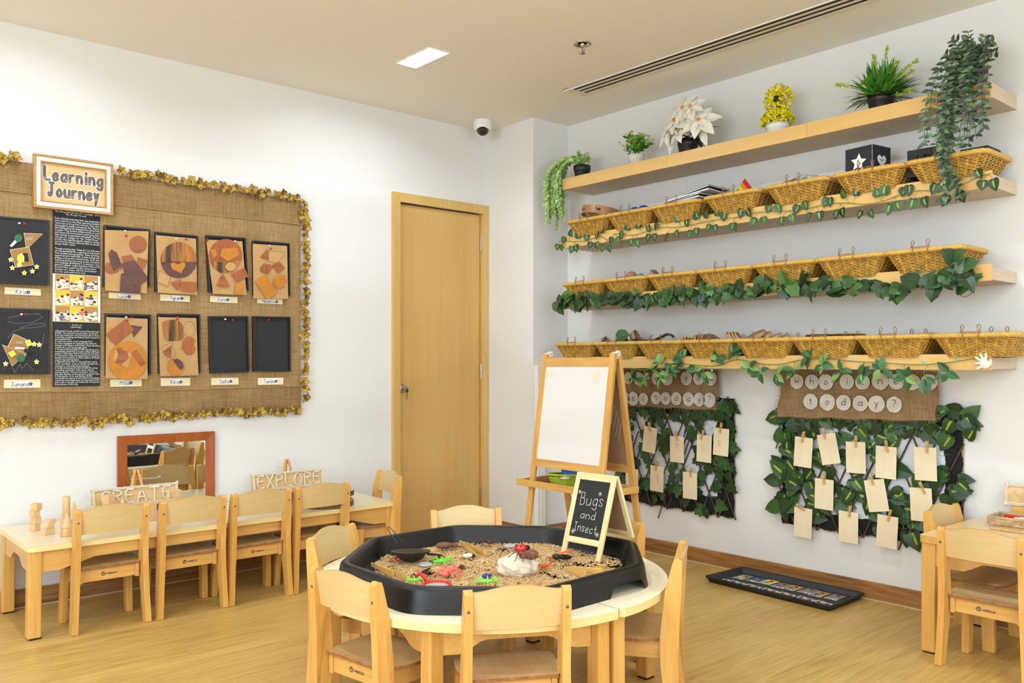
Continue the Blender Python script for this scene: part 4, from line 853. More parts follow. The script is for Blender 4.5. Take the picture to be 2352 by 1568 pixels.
for i, c_ in enumerate(cols):
    mb = MB(); mb.T = Mx.Translation((0, .01, .01)) @ Mx.Rotation(math.radians(-48), 4, 'X') @ Mx.Rotation(math.radians(25), 4, 'Y'); mb.box((-.002, -.060+i*.020, -.03), (.002, -.040+i*.020, .085)); put('stripe', mb, mat('rainbow_'+c_, c_, .45), t)
mb = MB(); mb.box((3.73, 2.60, RZ[1]-.02), (3.86, 2.64, RZ[1]+.012)); single('red_box', mb, mat('red_plastic', 'C4242C', .35), 'small red box beside the rainbow card', 'box', (3.80, 2.62, RZ[1]-.02), .004)
mb = MB(); m_bag = mat('clear_plastic', 'E4E2DE', .15, alpha=.55, spec=.8)
def bagf(u, v): x = 3.73+.2*u; y = 2.07+.24*v; return (x, y, RZ[1]+.004+.045*math.sin(PI*v)*math.sin(PI*min(1, u+.2))+.008*math.sin(23*u+9*v)*math.sin(17*v)), (0, 0, 1)
mb.slab(bagf, 22, 26, .0008); t = thing('plastic_bag', 'crumpled clear plastic bag with a dark item inside', 'bag', (3.83, 2.19, RZ[1]-.01)); put('plastic_film', mb, m_bag, t, world=True)
mb = MB(); mb.ball((3.80, 2.22, RZ[1]+.008), (.03, .05, .012), 14, 8); put('dark_content', mb, m_blackm, t, world=True)
def cube_box(name, label, c, s, rz, tilt=0, star_=True):
    t = thing(name, label, 'box', c, rz); mb = MB(); h = s/2; mb.box((-h, -h, 0), (h, h, s)); put('box_body', mb, m_blackpaper, t, .003)
    if star_:
        mb = MB(); e = .0014
        for a, b in [((-h, -h, s), (h, -h, s)), ((-h, -h, 0), (-h, -h, s)), ((-h, h, s), (-h, -h, s)), ((-h, -h, 0), (-h, h, 0)), ((h, -h, 0), (h, -h, s)), ((-h, h, 0), (-h, h, s)), ((-h, h, s), (h, h, s)), ((h, -h, s), (h, h, s))]: mb.tube([a, b], e, 6)
        put('taped_edges', mb, mat('grey_tape', '9EA6AC', .5), t)
        fx = lambda u, v: V((-h-.001, -u, v)); r = s*.30
        st_ = [((r if k % 2 == 0 else r*.48)*math.sin(k*PI/5+.1), s*.5+(r if k % 2 == 0 else r*.48)*math.cos(k*PI/5+.1)) for k in range(10)]
        mb = MB(); mb.poly([fx(*p) for p in st_]); mb.k = 1; f3 = lambda u, v: V((-h-.0015, -(v-s*.5)-.0, u+s*.5)); write(mb, 'star', f3, -.001, s*.5-.006, .014, .0018, 'c', 2, 1, .032); put('star_cutout', mb, [m_whitep, m_ink], t)
        fy = lambda u, v: V((u, -h-.001, v)); r = s*.24
        ht = [(r*.062*16*math.sin(a)**3, s*.52+r*.062*(13*math.cos(a)-5*math.cos(2*a)-2*math.cos(3*a)-math.cos(4*a))) for a in [2*PI*k/28 for k in range(28)]]
        mb = MB(); mb.poly([fy(*p) for p in ht]); mb.k = 1; write(mb, 'heart', lambda u, v: V((u, -h-.0015, v)), 0, s*.52, .010, .0013, 'c', 2, 1, .028); put('heart_cutout', mb, [m_whitep, m_ink], t)
        mb = MB(); mb.poly([(-.022, -.03, s+.001), (.022, -.03, s+.001), (.022, .03, s+.001), (-.022, .03, s+.001)]); put('top_label', mb, m_whitep, t)
    return t
cube_box('shape_cube', 'large black cube with white star and heart cutouts in a basket', (3.80, 1.885, RZ[1]-.016), .138, math.radians(-8))
t = cube_box('face_box', 'black box with a white two eyed face label behind the hanging plant', (3.79, 1.62, RZ[1]-.055), .118, math.radians(4), star_=False)
mb = MB(); fx = lambda u, v: V((-.0585, -u, v)); mb.poly([fx(*p) for p in rect(-.03, .05, .03, .10)]); mb.k = 1; f2 = lambda u, v: V((-.059, -u, v)); mb.poly([f2(*p) for p in circ(-.014, .086, .006)]); mb.poly([f2(*p) for p in circ(.014, .086, .006)]); put('face_label', mb, [m_whitep, m_blackm], t)
mb = MB(); mb.box((3.76, 1.36, RZ[1]-.04), (3.90, 1.47, RZ[1]+.035)); single('black_box', mb, m_blackpaper, 'plain black box at the near end of the second shelf, behind the leaves', 'box', (3.83, 1.41, RZ[1]-.04), .004)
# --- third shelf
for i, (y, c_, a, dz) in enumerate([(3.62, 'F0F0F0', 8, .006), (3.60, 'F4F2EE', -6, .012), (3.585, 'ECECEC', 3, .017), (3.60, 'F2F2F2', 14, .02)]):
    t = thing('marker_pen', ['white marker pen lying lowest in the corner basket', 'white marker pen crossing the others in the corner basket', 'white marker pen with a yellow band', 'white marker pen topmost in the corner basket'][i], 'pen', (3.76+.02*i, y, RZ[2]+dz), math.radians(a), 'white pens in a basket')
    mb = MB(); mb.tube([(0, -.085, 0), (0, .05, 0)], .005, 8); put('barrel', mb, mat('pen_white', 'EDEDED', .35), t)
    mb = MB(); mb.tube([(0, .05, 0), (0, .078, 0)], .0056, 8); put('cap', mb, mat('pen_cap%d' % i, ['8E3B30', 'E6D648', '5A5550', 'B0A8A0'][i], .35), t)
peb = [('5A5E62', 'dark grey round pebble beside the brown ball', 3.30, .020, .010), ('A2795E', 'brown ball topmost in the pebble basket', 3.265, .030, .022), ('E08428', 'small orange ball below the brown ball', 3.27, .014, .0), ('4FA08C', 'teal ball in the pebble basket, nearer the brown ball', 3.20, .016, .012), ('3C9480', 'teal ball in the pebble basket, nearer the grey sponge', 3.175, .015, .016), ('8C3A34', 'small dark red ball in the pebble basket', 3.15, .012, .006)]
for c_, lb, y, r, dz in peb: mb = MB(); mb.ball((3.74+(y-3.2)*.3, y, RZ[2]+dz), (r, r, r*.9), 14, 9); single('ball', mb, mat('ball_'+c_, c_, .4), lb, 'ball', (3.74, y, RZ[2]+dz), group='balls and pebbles in a basket')
mb = MB(); mb.T = Mx.Translation((3.76, 3.10, RZ[2]+.026)) @ Mx.Rotation(.7, 4, 'X'); mb.box((-.02, -.016, -.012), (.02, .016, .012)); t = thing('scouring_sponge', 'small grey striped sponge block at the end of the pebble basket', 'sponge', (3.76, 3.10, RZ[2]+.02)); put('sponge', mb, mat('sponge_grey', '6C665C', .9, bmp=.4), t, .002, world=True)
mb = MB(); mb.T = Mx.Translation((3.76, 3.10, RZ[2]+.026)) @ Mx.Rotation(.7, 4, 'X'); mb.box((-.0205, -.0165, -.004), (.0205, .0165, -.001)); put('white_stripe', mb, m_whitep, t, world=True)
mb = MB(); mb.ball((3.79, 2.88, RZ[2]+.006), (.03, .06, .02), 14, 8, wob=.05); single('beige_cloth', mb, mat('beige_cloth', 'D8CBB8', .9), 'beige cloth bundle behind the tall wire clip of the third basket', 'cloth', (3.79, 2.88, RZ[2]-.01))
# --- lowest shelf contents
m_coco = mat('coconut_brown', '5B4436', .75, var=.2); m_cocoin = mat('coconut_light', 'A58562', .8); m_dw = mat('black_lacquer', '1D1815', .2, coat=.4)
def shell_half(label, c, r, tiltx, tilty, light=False):
    t = thing('coconut_shell', label, 'coconut shell', c, 0, 'coconut shells on the lowest shelf'); M_ = Mx.Rotation(tiltx, 4, 'X') @ Mx.Rotation(tilty, 4, 'Y')
    pr = [(r*math.sin(a), -r*math.cos(a)) for a in [PI/2*k/10 for k in range(11)]]; mb = MB(); mb.T = M_; mb.lathe([(max(0, p[0]), p[1]) for p in pr]+[(r*.93, 0)]+[(p[0]*.93, p[1]*.93) for p in pr[::-1]], seg=28); put('shell', mb, m_cocoin if light else m_coco, t)
shell_half('dark coconut shell half standing in the basket left of the leaf', (3.76, 3.44, RZ[3]+.008), .042, .9, .4)
shell_half('light brown coconut shell half behind the green leaf', (3.80, 3.255, RZ[3]+.035), .045, 1.2, .3, True)
shell_half('dark coconut shell half below the green leaf', (3.75, 3.33, RZ[3]-.005), .045, PI, .2)
def leaf(mb, p, d, n, L_, W_, kind='oval', fold=.12, droop=.15, strp=None):
    d = V(d).normalized(); n = V(n); n = (n-d*n.dot(d)).normalized(); s_ = d.cross(n)
    sh = {'oval': [(0, .05), (.15, .5), (.38, .95), (.62, .85), (.85, .4), (1, 0)], 'heart': [(0, .1), (-.06, .55), (.1, .95), (.35, 1), (.65, .68), (.85, .3), (1, 0)],
          'ivy': [(0, .1), (-.1, .55), (.08, .8), (.12, 1.15), (.36, .75), (.55, .88), (.62, .45), (.82, .3), (1, 0)], 'round': [(0, .1), (-.1, .6), (.1, 1), (.4, 1.05), (.55, .9), (.72, .8), (.85, .4), (1, 0)], 'blade': [(0, .5), (.3, .9), (.7, .8), (1, 0)]}[kind]
    P = lambda t_, w_: V(p)+d*(L_*t_)+s_*(W_/2*w_)+n*(abs(w_)*fold*W_-droop*L_*max(0, t_)**2)
    k0 = mb.k
    for sg in (-1, 1):
        vs = []
        for t_, w_ in sh: vs += [P(max(0, t_), 0), P(t_*.7+max(0, t_)*.3, sg*w_*.30), P(t_, sg*w_)]
        m_ = len(sh); inner = [(i*3, i*3+1, i*3+4, i*3+3) for i in range(m_-1)]; outer = [(i*3+1, i*3+2, i*3+5, i*3+4) for i in range(m_-1)]
        if strp is not None and sg == strp[1]: mb.add(vs, outer+inner[:2]+inner[-2:], True); mb.k = strp[0]; mb.add(vs, inner[2:-2], True); mb.k = k0
        else: mb.add(vs, inner+outer, True)
t = thing('ivy_sprig', 'single green artificial leaf lying on the coconut shells', 'leaf', (3.73, 3.31, RZ[3]))
mb = MB(); leaf(mb, (3.72, 3.34, RZ[3]+.03), (0.1, -.9, .25), (-1, 0, .5), .085, .085, 'round'); leaf(mb, (3.73, 3.32, RZ[3]+.012), (-.1, .3, .9), (-1, 0, .1), .045, .05, 'round'); put('leaf_blade', mb, m_greens[1], t, world=True)
mb = MB(); mb.tube([(3.74, 3.38, RZ[3]+.002), (3.73, 3.36, RZ[3]+.012), (3.72, 3.335, RZ[3]+.03)], .0012, 5); put('stem', mb, m_stem, t, world=True)
t = thing('serving_spoon', 'glossy black serving spoon lying across two baskets', 'spoon', (3.74, 3.10, RZ[3])); P = [(3.75, 3.22, .012), (3.75, 3.14, .010), (3.74, 3.08, .012), (3.74, 3.03, .030), (3.73, 2.985, .042), (3.73, 2.955, .038), (3.73, 2.94, .026)]
mb = MB(); mb.tube([(x, y, RZ[3]+z) for x, y, z in P], [.012, .011, .010, .010, .009, .009, .007], 10, flat=.7); put('handle', mb, m_dw, t, world=True)
mb = MB(); mb.ball((3.77, 3.235, RZ[3]+.008), (.03, .035, .018), 16, 8); put('bowl', mb, m_dw, t, world=True)
mb = MB(); mb.ball((3.80, 3.04, RZ[3]+.012), (.055, .055, .042), 20, 10); single('clear_bowl', mb, mat('frosted_bowl', 'CFC8C0', .2, alpha=.5), 'translucent rounded bowl behind the black spoon handle', 'bowl', (3.80, 3.04, RZ[3]-.02))
t = thing('wooden_rack', 'slatted wooden rack standing in the fourth basket of the lowest shelf', 'rack', (3.76, 2.79, RZ[3])); m_rk = wood('rack_wood', '8A6238', '694626', 1, 1); m_sl = mat('slat_pale', 'D3A869', .5)
mb = MB(); mb.box((3.73, 2.86, RZ[3]-.004), (3.80, 2.88, RZ[3]+.022)); mb.prism([(3.73, 2.80, RZ[3]), (3.73, 2.66, RZ[3]), (3.73, 2.73, RZ[3]+.038), (3.73, 2.80, RZ[3]+.034)], [(3.80, 2.80, RZ[3]), (3.80, 2.66, RZ[3]), (3.80, 2.73, RZ[3]+.038), (3.80, 2.80, RZ[3]+.034)]); put('frame', mb, m_rk, t, .002, world=True)
for k in range(6): mb = MB(); y = 2.865-.022*k; mb.tube([(3.725, y, RZ[3]-.002), (3.725, y-.012, RZ[3]+.034)], .003, 6); put('slat', mb, m_sl, t, world=True)
m_disc = wood('disc_wood', 'CBA77C', 'B78F63', 1, .8, .6)
for i in range(4):
    mb = MB(); q = Mx.Translation((3.77+.004*i, 2.60-.016*i, RZ[3]+.012)) @ Mx.Rotation(math.radians(52), 4, 'X') @ Mx.Rotation(.2, 4, 'Y'); mb.T = q
    mb.tube([(.038*math.cos(a), .038*math.sin(a), 0) for a in [2*PI*k/28 for k in range(28)]], .0055, 8, True); single('wooden_ring', mb, m_disc, 'pale wooden ring standing in a row in the fourth basket', 'ring', (3.77+.004*i, 2.60-.016*i, RZ[3]), group='wooden rings in a basket')
for i, (y, r, dz, rot, lb) in enumerate([(2.50, .075, .004, 24, 'flat wooden disc leaning lowest beside the rings'), (2.46, .055, .022, 30, 'round wooden disc standing highest above the baskets'), (2.42, .05, .012, 34, 'round wooden disc with a dark printed oval mark'), (2.36, .045, .012, 20, 'wooden disc leaning right of the printed one'), (2.31, .034, .006, 26, 'smallest wooden disc, at the right of the group')]):
    t = thing('wooden_disc', lb, 'wooden disc', (3.78, y, RZ[3]+dz), 0, 'wooden discs in a basket'); M_ = Mx.Rotation(math.radians(-rot), 4, 'Y') @ Mx.Rotation(math.radians(-14), 4, 'X')
    mb = MB(); mb.T = M_; mb.lathe([(0, -.004), (r, -.004), (r, .004), (0, .004)], seg=30); put('disc', mb, m_disc, t)
    if i == 2: mb = MB(); mb.T = M_; mb.poly([(-.01+.012*math.cos(a), .024*math.sin(a), .0045) for a in [2*PI*k/20 for k in range(20)]]); put('printed_mark', mb, mat('burnt_mark', '4A423C', .8), t)
t = thing('woven_lid', 'dark woven round lid lying on the sixth basket of the lowest shelf', 'lid', (3.83, 2.06, RZ[3]+.012)); mb = MB()
for k in range(7): mb.tube([((.02+.016*k)*math.cos(a), (.02+.016*k)*math.sin(a)*1.15, .004+.0006*math.sin(a*14+k)) for a in [2*PI*j/40 for j in range(40)]], .0045, 6, True)
put('woven_coil', mb, mat('dark_wicker', '5C3E24', .7, var=.25, bs=200), t)
mb = MB(); mb.lathe([(0, -.002), (.11, -.002), (.12, .002), (0, .003)], seg=30); put('lid_base', mb, mat('dark_wicker', '5C3E24', .7), t)
mb = MB(); mb.ball((3.82, 1.62, RZ[3]+.004), (.06, .06, .014), 20, 8); single('round_bread_board', mb, m_disc, 'flat rounded wooden piece just showing over the rim near the shelf end', 'wooden piece', (3.82, 1.62, RZ[3]-.01))
# plaster hand and small marks on the lowest shelf
t = thing('plaster_hand', 'small white plaster hand stuck on the near end of the lowest shelf', 'ornament', (3.705, 1.36, 1.12)); mb = MB()
hp = lambda u, v: V((3.708, 1.352-u, 1.128+v)); mb.ball(hp(0, -.004), (.008, .020, .018), 14, 8)
for a, l in ((62, .034), (28, .042), (-2, .045), (-32, .040)):
    a = math.radians(a+28); e = hp(-math.sin(a)*l, math.cos(a)*l); mb.tube([hp(-math.sin(a)*.010, math.cos(a)*.008), hp(-math.sin(a)*l*.6, math.cos(a)*l*.6), e], [.0065, .006, .0048], 8); mb.ball(e, .0048, 8, 6)
mb.tube([hp(.010, -.004), hp(.020, -.002), hp(.020, .012)], [.007, .0062, .005], 8); mb.ball(hp(.020, .012), .005, 8, 6); mb.tube([hp(-.010, -.012), hp(-.030, -.020)], [.006, .005], 8); mb.ball(hp(-.030, -.020), .005, 8, 6)
put('hand', mb, mat('plaster', 'F0E9DA', .7), t, world=True)
p = onX(1829, 645, SX-.003); mb = MB(); mb.ball(p, (.003, .008, .008), 10, 6); single('red_pin', mb, mat('pin_red', 'C5211C', .3), 'red pin head on the front of the third shelf', 'pin', p)

# ================================================================== PLANTS ON THE TOP SHELF
PZ = 2.2595
m_pot = mat('pot_black', '17171A', .4); m_soil = mat('soil', '3A2C22', .95)
m_lg = [mat('pale_leaf', 'A9C77E', .5), mat('pale_leaf2', '8FB765', .5), mat('pale_leaf3', 'BCD690', .5)]
m_dk = [mat('dusty_leaf', '485A44', .5), mat('dusty_leaf2', '3A4D36', .5), mat('dusty_leaf3', '66805A', .5)]
m_gr = [mat('grass_green', '4C8C28', .45), mat('grass_green2', '3A7420', .45), mat('grass_lime', '7CB53C', .45)]
def pot(t, r, h, m, tap=.8, band=None):
    mb = MB(); mb.lathe([(r*tap, 0), (r*.97, h*.62), (r*1.0, h*.64), (r*1.04, h), (r*.94, h), (r*.9, h*.85)], seg=28); put('pot', mb, m, t)
    mb = MB(); mb.lathe([(0, h*.86), (r*.92, h*.86)], seg=20); put('soil', mb, m_soil, t)
def rnd(a, b): return random.uniform(a, b)
def strand(ms, ml, P, size, kind='oval', gap=.02, ncol=3, r=.0012, pairs=True, wd=.6, strp=None):
    P = [V(p) for p in P]; ms.tube(P, r, 5); acc = 0; s_ = 1
    for a, b in zip(P, P[1:]):
        L_ = (b-a).length; d = (b-a).normalized(); n = max(1, int((L_+acc)/gap)); 
        k = 0
        while acc < L_:
            p = a+d*acc; acc += gap*rnd(.75, 1.25)
            for sg in ((-1, 1) if pairs else (s_,)):
                side = d.cross(V((-1, 0, 0))); side = side.normalized() if side.length > .01 else V((0, 1, 0))
                dd = side*sg*rnd(.6, 1)+d*rnd(.1, .7)+V((rnd(-.7, .1), 0, 0)); ml.k = random.choice(range(ncol)); sz = size*rnd(.75, 1.15)
                leaf(ml, p, dd, V((-1, rnd(-.5, .5), rnd(-.1, .7))), sz, sz*wd, kind)
            s_ = -s_
        acc -= L_
def smoothp(P, n=2):
    for _ in range(n):
        q = [P[0]]
        for a, b in zip(P, P[1:]): a, b = V(a), V(b); q += [a.lerp(b, .25), a.lerp(b, .75)]
        P = q+[P[-1]]
    return P
# trailing pale plant
t = thing('trailing_plant', 'pale green trailing plant in a black pot at the corner end of the top shelf', 'potted plant', (3.80, 3.70, PZ)); pot(t, .052, .082, m_pot)
ms, ml = MB(), MB(); c = V((3.80, 3.71, PZ+.09))
for k in range(13):
    py_ = 3.765+.135*rnd(0, 1); px_ = rnd(3.67, 3.80); zb = rnd(1.93, 2.14); 
    if py_ < 3.80: px_ = rnd(3.66, 3.70)
    P = smoothp([c+V((rnd(-.02, .02), rnd(-.02, .02), 0)), c+V((rnd(-.05, 0), .05, rnd(.03, .07))), (px_, py_, PZ+rnd(.04, .08)), (px_+rnd(-.01, .01), py_+rnd(0, .02), PZ-.08), (px_+rnd(-.01, .01), py_+rnd(-.01, .02), zb)]); strand(ms, ml, P, .021, 'round', .012, wd=.9)
for k in range(10): a = rnd(0, 6.3); strand(ms, ml, smoothp([c-V((0, 0, .02)), c+V((.03*math.cos(a), .03*math.sin(a), .04)), c+V((.055*math.cos(a), .055*math.sin(a), rnd(.02, .075)))]), .021, 'round', .012, wd=.9)
put('stems', ms, m_lg[0], t, world=True); put('foliage', ml, m_lg, t, world=True)
# small flowering plant in white pot
t = thing('flowering_plant', 'small yellow flowering green plant in a weathered white pot on the top shelf', 'potted plant', (3.80, 3.265, PZ)); pot(t, .047, .068, mat('weathered_white', 'E6DFD8', .8, var=.15, bs=60), .75)
ms, ml, mf = MB(), MB(), MB(); c = V((3.80, 3.265, PZ+.06))
for k in range(46):
    a = rnd(0, 6.3); q = rnd(.2, 1); e = c+V((.085*q*math.cos(a), .115*q*math.sin(a), rnd(.06, .15)*(1.15-q*.5))); ms.tube([c, c.lerp(e, .5)+V((0, 0, .015)), e], .001, 4)
    for j in range(3): ml.k = random.choice([0, 1, 2]); leaf(ml, c.lerp(e, rnd(.4, .95)), (rnd(-1, 1), rnd(-1, 1), rnd(.1, .9)), (-1, rnd(-1, 1), .5), rnd(.026, .044), .018, 'oval')
    for j in range(4): aa = j*1.57+rnd(0, 1); leaf(mf, e+V((-.004, 0, .004)), (math.cos(aa), math.sin(aa), .5), (0, 0, 1), .013, .011, 'round')
put('stems', ms, m_gr[0], t, world=True); put('foliage', ml, [m_gr[1], m_gr[0], m_gr[2]], t, world=True); put('blossom', mf, mat('flower_pale_yellow', 'DDDB70', .5), t, world=True)
# poinsettia
t = thing('poinsettia', 'white poinsettia with large petals in a black pot on the top shelf', 'potted plant', (3.81, 2.905, PZ)); pot(t, .055, .088, m_pot)
ml, mp, mc = MB(), MB(), MB(); c = V((3.80, 2.87, PZ+.10))
for k, (dy, dz, r_) in enumerate([(.0, .115, .10), (-.10, .03, .12), (.055, .06, .10), (-.035, .06, .09), (.10, .01, .09), (-.05, .11, .09), (.03, .0, .085)]):
    f = c+V((-.075+.03*abs(dy), dy, dz+.02)); nrm = V((-1, dy*3, .5)).normalized(); ax = nrm.orthogonal().normalized(); bx = nrm.cross(ax)
    for ring_, nn, ll in ((0, 7, 1.0), (1, 5, .62)):
        for j in range(nn): a = 2*PI*j/nn+ring_*.5+k; mp.k = ring_; leaf(mp, f+nrm*.006*ring_, ax*math.cos(a)+bx*math.sin(a)+nrm*.12, nrm, r_*ll*rnd(.85, 1.1), r_*ll*.55, 'oval', .10, .25)
    for j in range(6): a = j*1.05; mc.ball(f+nrm*.014+(ax*math.cos(a)+bx*math.sin(a))*.008, .0042, 8, 5)
for k in range(16): a = rnd(0, 6.3); ml.k = k % 3; leaf(ml, c+V((0, rnd(-.03, .03), rnd(0, .06))), (math.cos(a)*.8-.1, math.sin(a), rnd(-.3, .6)), (-.5, 0, 1), rnd(.09, .15), .06, 'oval', .1, .35)
for (dy, dz) in ((.15, -.02), (-.16, -.02), (.16, .04)): mp.k = 0; leaf(mp, c+V((-.04, dy*.6, dz+.04)), (-.2, dy*2, -1), (-1, 0, .3), .11, .05, 'oval', .1, .2)
put('foliage', ml, [mat('poin_leaf', '4E6A3C', .5), mat('poin_leaf2', '5E7A4A', .5), m_greens[1]], t, world=True); put('white_petals', mp, [mat('petal_white', 'EFEBDF', .6), mat('petal_white2', 'F4F0E4', .6)], t, world=True); put('yellow_centres', mc, mat('stamen', 'E0A93C', .6), t, world=True)
# yellow topiary
t = thing('yellow_topiary', 'bright yellow artificial topiary with a small wreath in a white pot', 'potted plant', (3.81, 2.355, PZ)); pot(t, .056, .060, mat('pot_white', 'ECEBE8', .4), .84)
ml = MB(); m_yl = [mat('topiary_yellow', 'F2E31C', .5), mat('topiary_lime', 'DBDA28', .5), mat('topiary_deep', 'D6C81A', .5)]
for k in range(1300):
    if k < 700:
        a, b = rnd(0, 6.3), rnd(-.25, 1.0); q = math.sqrt(max(0, 1-b*b)); n = V((q*math.cos(a), q*math.sin(a), b)); p = V((3.81, 2.355, PZ+.075))+V((n.x*.07, n.y*.078, n.z*.058))
    else:
        a, b = rnd(0, 6.3), rnd(0, 6.3); cen = V((0, math.cos(a), math.sin(a))); n = (cen*math.cos(b)+V((-1, 0, 0))*math.sin(b)); p = V((3.80, 2.345, PZ+.178))+cen*.043+n*.028
    ml.k = random.choice([0, 0, 1, 2]); leaf(ml, p-n*.004, n+V((rnd(-.8, .8), rnd(-.8, .8), rnd(-.8, .8))), n, .016, .010, 'round')
put('foliage', ml, m_yl, t, world=True)
mb = MB(); mb.ball((3.79, 2.345, PZ+.178), (.012, .022, .022), 12, 8, wob=.1); mb.tube([(3.81, 2.355, PZ+.05), (3.805, 2.35, PZ+.16)], .006, 6); put('dark_centre', mb, m_blackm, t, world=True)
# grass plant
t = thing('grass_plant', 'bushy green grass plant with lime flower spikes in a black pot', 'potted plant', (3.83, 1.838, PZ)); pot(t, .058, .088, m_pot)
ml, mf, ms = MB(), MB(), MB(); c = V((3.83, 1.838, PZ+.075))
for k in range(330):
    a = rnd(0, 6.3); el = rnd(.15, 1.45); L_ = rnd(.12, .20); d = V((math.cos(a)*math.cos(el), math.sin(a)*math.cos(el), math.sin(el))); d.x *= .75
    ml.k = random.choice([0, 0, 1, 2]); p0 = c+V((rnd(-.03, .03), rnd(-.03, .03), 0)); sd = d.cross(V((0, 0, 1))); sd = sd.normalized() if sd.length > .1 else V((0, 1, 0)); w_ = rnd(.005, .0095); vs = []
    for j, (t_, ww) in enumerate([(0, .6), (.35, 1), (.7, .8), (1, 0)]): q = p0+d*L_*t_-V((0, 0, L_*t_*t_*rnd(.2, .3)*(1.3-math.sin(el)))); q.x = min(q.x, XR-.012); vs += [q-sd*w_*ww, q+sd*w_*ww]
    ml.add(vs, [(i*2, i*2+1, i*2+3, i*2+2) for i in range(3)], True)
for (dy, dz, dx) in [(.20, .10, -.03), (-.03, .22, .0), (.02, .19, -.03), (-.10, .13, -.05), (-.15, .08, -.02), (-.17, .12, -.02), (-.16, -.01, -.04), (.10, .10, .02)]:
    P = smoothp([c, c+V((dx*.6, dy*.5, dz*.75)), c+V((dx, dy, dz))], 3); ms.tube(P, .0015, 5)
    for p in P[len(P)//2:]:
        for j in range(5): mf.k = 0; leaf(mf, p, (rnd(-1, 1), rnd(-1, 1), rnd(-1, 1)), (0, 0, 1), .016, .006, 'oval')
put('grass_blades', ml, m_gr, t, world=True); put('stems', ms, m_gr[2], t, world=True); put('flower_spikes', mf, mat('lime_flower', 'C6DB3A', .5), t, world=True)
# dark trailing plant near the shelf end
t = thing('hanging_vine_plant', 'dusty dark green trailing plant cascading over the near end of the shelves', 'potted plant', (3.82, 1.44, PZ)); pot(t, .055, .085, m_pot)
ms, ml = MB(), MB(); c = V((3.81, 1.44, PZ+.09))
for k in range(18):
    q = rnd(-1, 1); yy = 1.452+.125*q; xx = rnd(3.63, 3.70); zb = 2.10-.10*rnd(0, 1) if abs(q) > .4 else rnd(1.95, 2.10)
    P = smoothp([c+V((rnd(-.02, .02), rnd(-.02, .02), 0)), c+V((-.05, q*.07, rnd(.05, .11))), (xx+.02, yy, PZ+rnd(.02, .10)), (xx, yy+rnd(-.01, .02), PZ-.10), (xx+rnd(-.01, .01), yy+rnd(-.02, .03), zb)]); strand(ms, ml, P, .033, 'oval', .034, wd=.5)
for k in range(6):
    P = smoothp([c, (3.67, 1.46, PZ+.05), (3.66, 1.475+rnd(-.02, .02), 2.05), (3.64, 1.475+rnd(-.03, .03), 1.93), (3.655, 1.47+rnd(-.05, .05), rnd(1.76, 1.86))]); strand(ms, ml, P, .030, 'oval', .026, wd=.55)
for k in range(16): a = rnd(0, 6.3); strand(ms, ml, smoothp([c, c+V((.03*math.cos(a), .04*math.sin(a), .06)), c+V((.06*math.cos(a)-.02, .11*math.sin(a), rnd(.05, .16)))]), .032, 'oval', .02, wd=.5)
put('stems', ms, m_dk[1], t, world=True); put('foliage', ml, m_dk, t, world=True)

# ================================================================== VINE GARLANDS ON THE SHELF FRONTS
def vpath(px, x=SX-.006): return [onX(a, b, x) for a, b in px]
def pt_on(P, s_):
    L_ = 0
    for a, b in zip(P, P[1:]):
        l = (b-a).length
        if L_+l >= s_: return a.lerp(b, (s_-L_)/l)
        L_ += l
    return P[-1]
def plen(P): return sum((b-a).length for a, b in zip(P, P[1:]))
t = thing('pothos_vine', 'thin variegated pothos vine pinned along the front of the second shelf', 'vine', tuple(onX(1750, 486, SX-.006)))
ms, ml = MB(), MB()
for seg_ in ([(1284, 553), (1310, 554), (1330, 555), (1350, 552), (1370, 543), (1385, 543), (1400, 556), (1403, 566)], [(1408, 537), (1428, 536), (1440, 541), (1470, 537), (1500, 525), (1530, 521), (1555, 522), (1600, 514), (1650, 503), (1690, 500), (1720, 490), (1760, 485), (1800, 485), (1850, 480), (1900, 468), (1940, 465), (1985, 470), (2030, 462), (2070, 445), (2100, 437), (2160, 438), (2205, 428), (2240, 408), (2276, 398)]):
    P = smoothp(vpath(seg_)); ms.tube(P, .0017, 6); L_ = plen(P); s_ = .012; up = False
    while s_ < L_:
        p = pt_on(P, s_)
        for j in range(2):
            o = p+V((0, rnd(-.012, .012), 0)); sg = (1 if j else -1); e = o+V((-.006, sg*rnd(.014, .024), (rnd(.02, .034) if up else -rnd(.020, .034))))
            ms.tube([o, o.lerp(e, .6)+V((-.004, 0, .003)), e], .0009, 4); ml.k = random.choice([0, 0, 1]); leaf(ml, e, V((-.15, sg*rnd(0, .5), (1.0 if up and random.random() < .35 else -1.0))), V((-1, rnd(-.5, .5), rnd(-.1, .4))), rnd(.040, .054), rnd(.036, .047), 'heart', .08, .1, (2, random.choice([-1, 1])))
        s_ += rnd(.055, .085); up = not up
put('stem', ms, m_stem, t, world=True); put('foliage', ml, [m_greens[0], m_greens[1], m_greens[3]], t, world=True)
t = thing('ivy_garland', 'dense dark green ivy garland along the front of the third shelf', 'garland', tuple(onX(1750, 660, SX-.006)))
ms, ml = MB(), MB()
P = smoothp(vpath([(1285, 694), (1330, 692), (1365, 688), (1450, 685), (1550, 680), (1650, 672), (1720, 670), (1780, 655), (1850, 655), (1900, 665), (1960, 652), (2000, 655), (2060, 665), (2100, 660), (2150, 655), (2190, 635), (2234, 642)], SX-.012)); ms.tube(P, .0022, 6)
P2 = smoothp(vpath([(2232, 640), (2237, 662), (2228, 678), (2214, 683), (2203, 676)], SX-.012), 3); ms.tube(P2, .0013, 5)
L_ = plen(P); s_ = 0
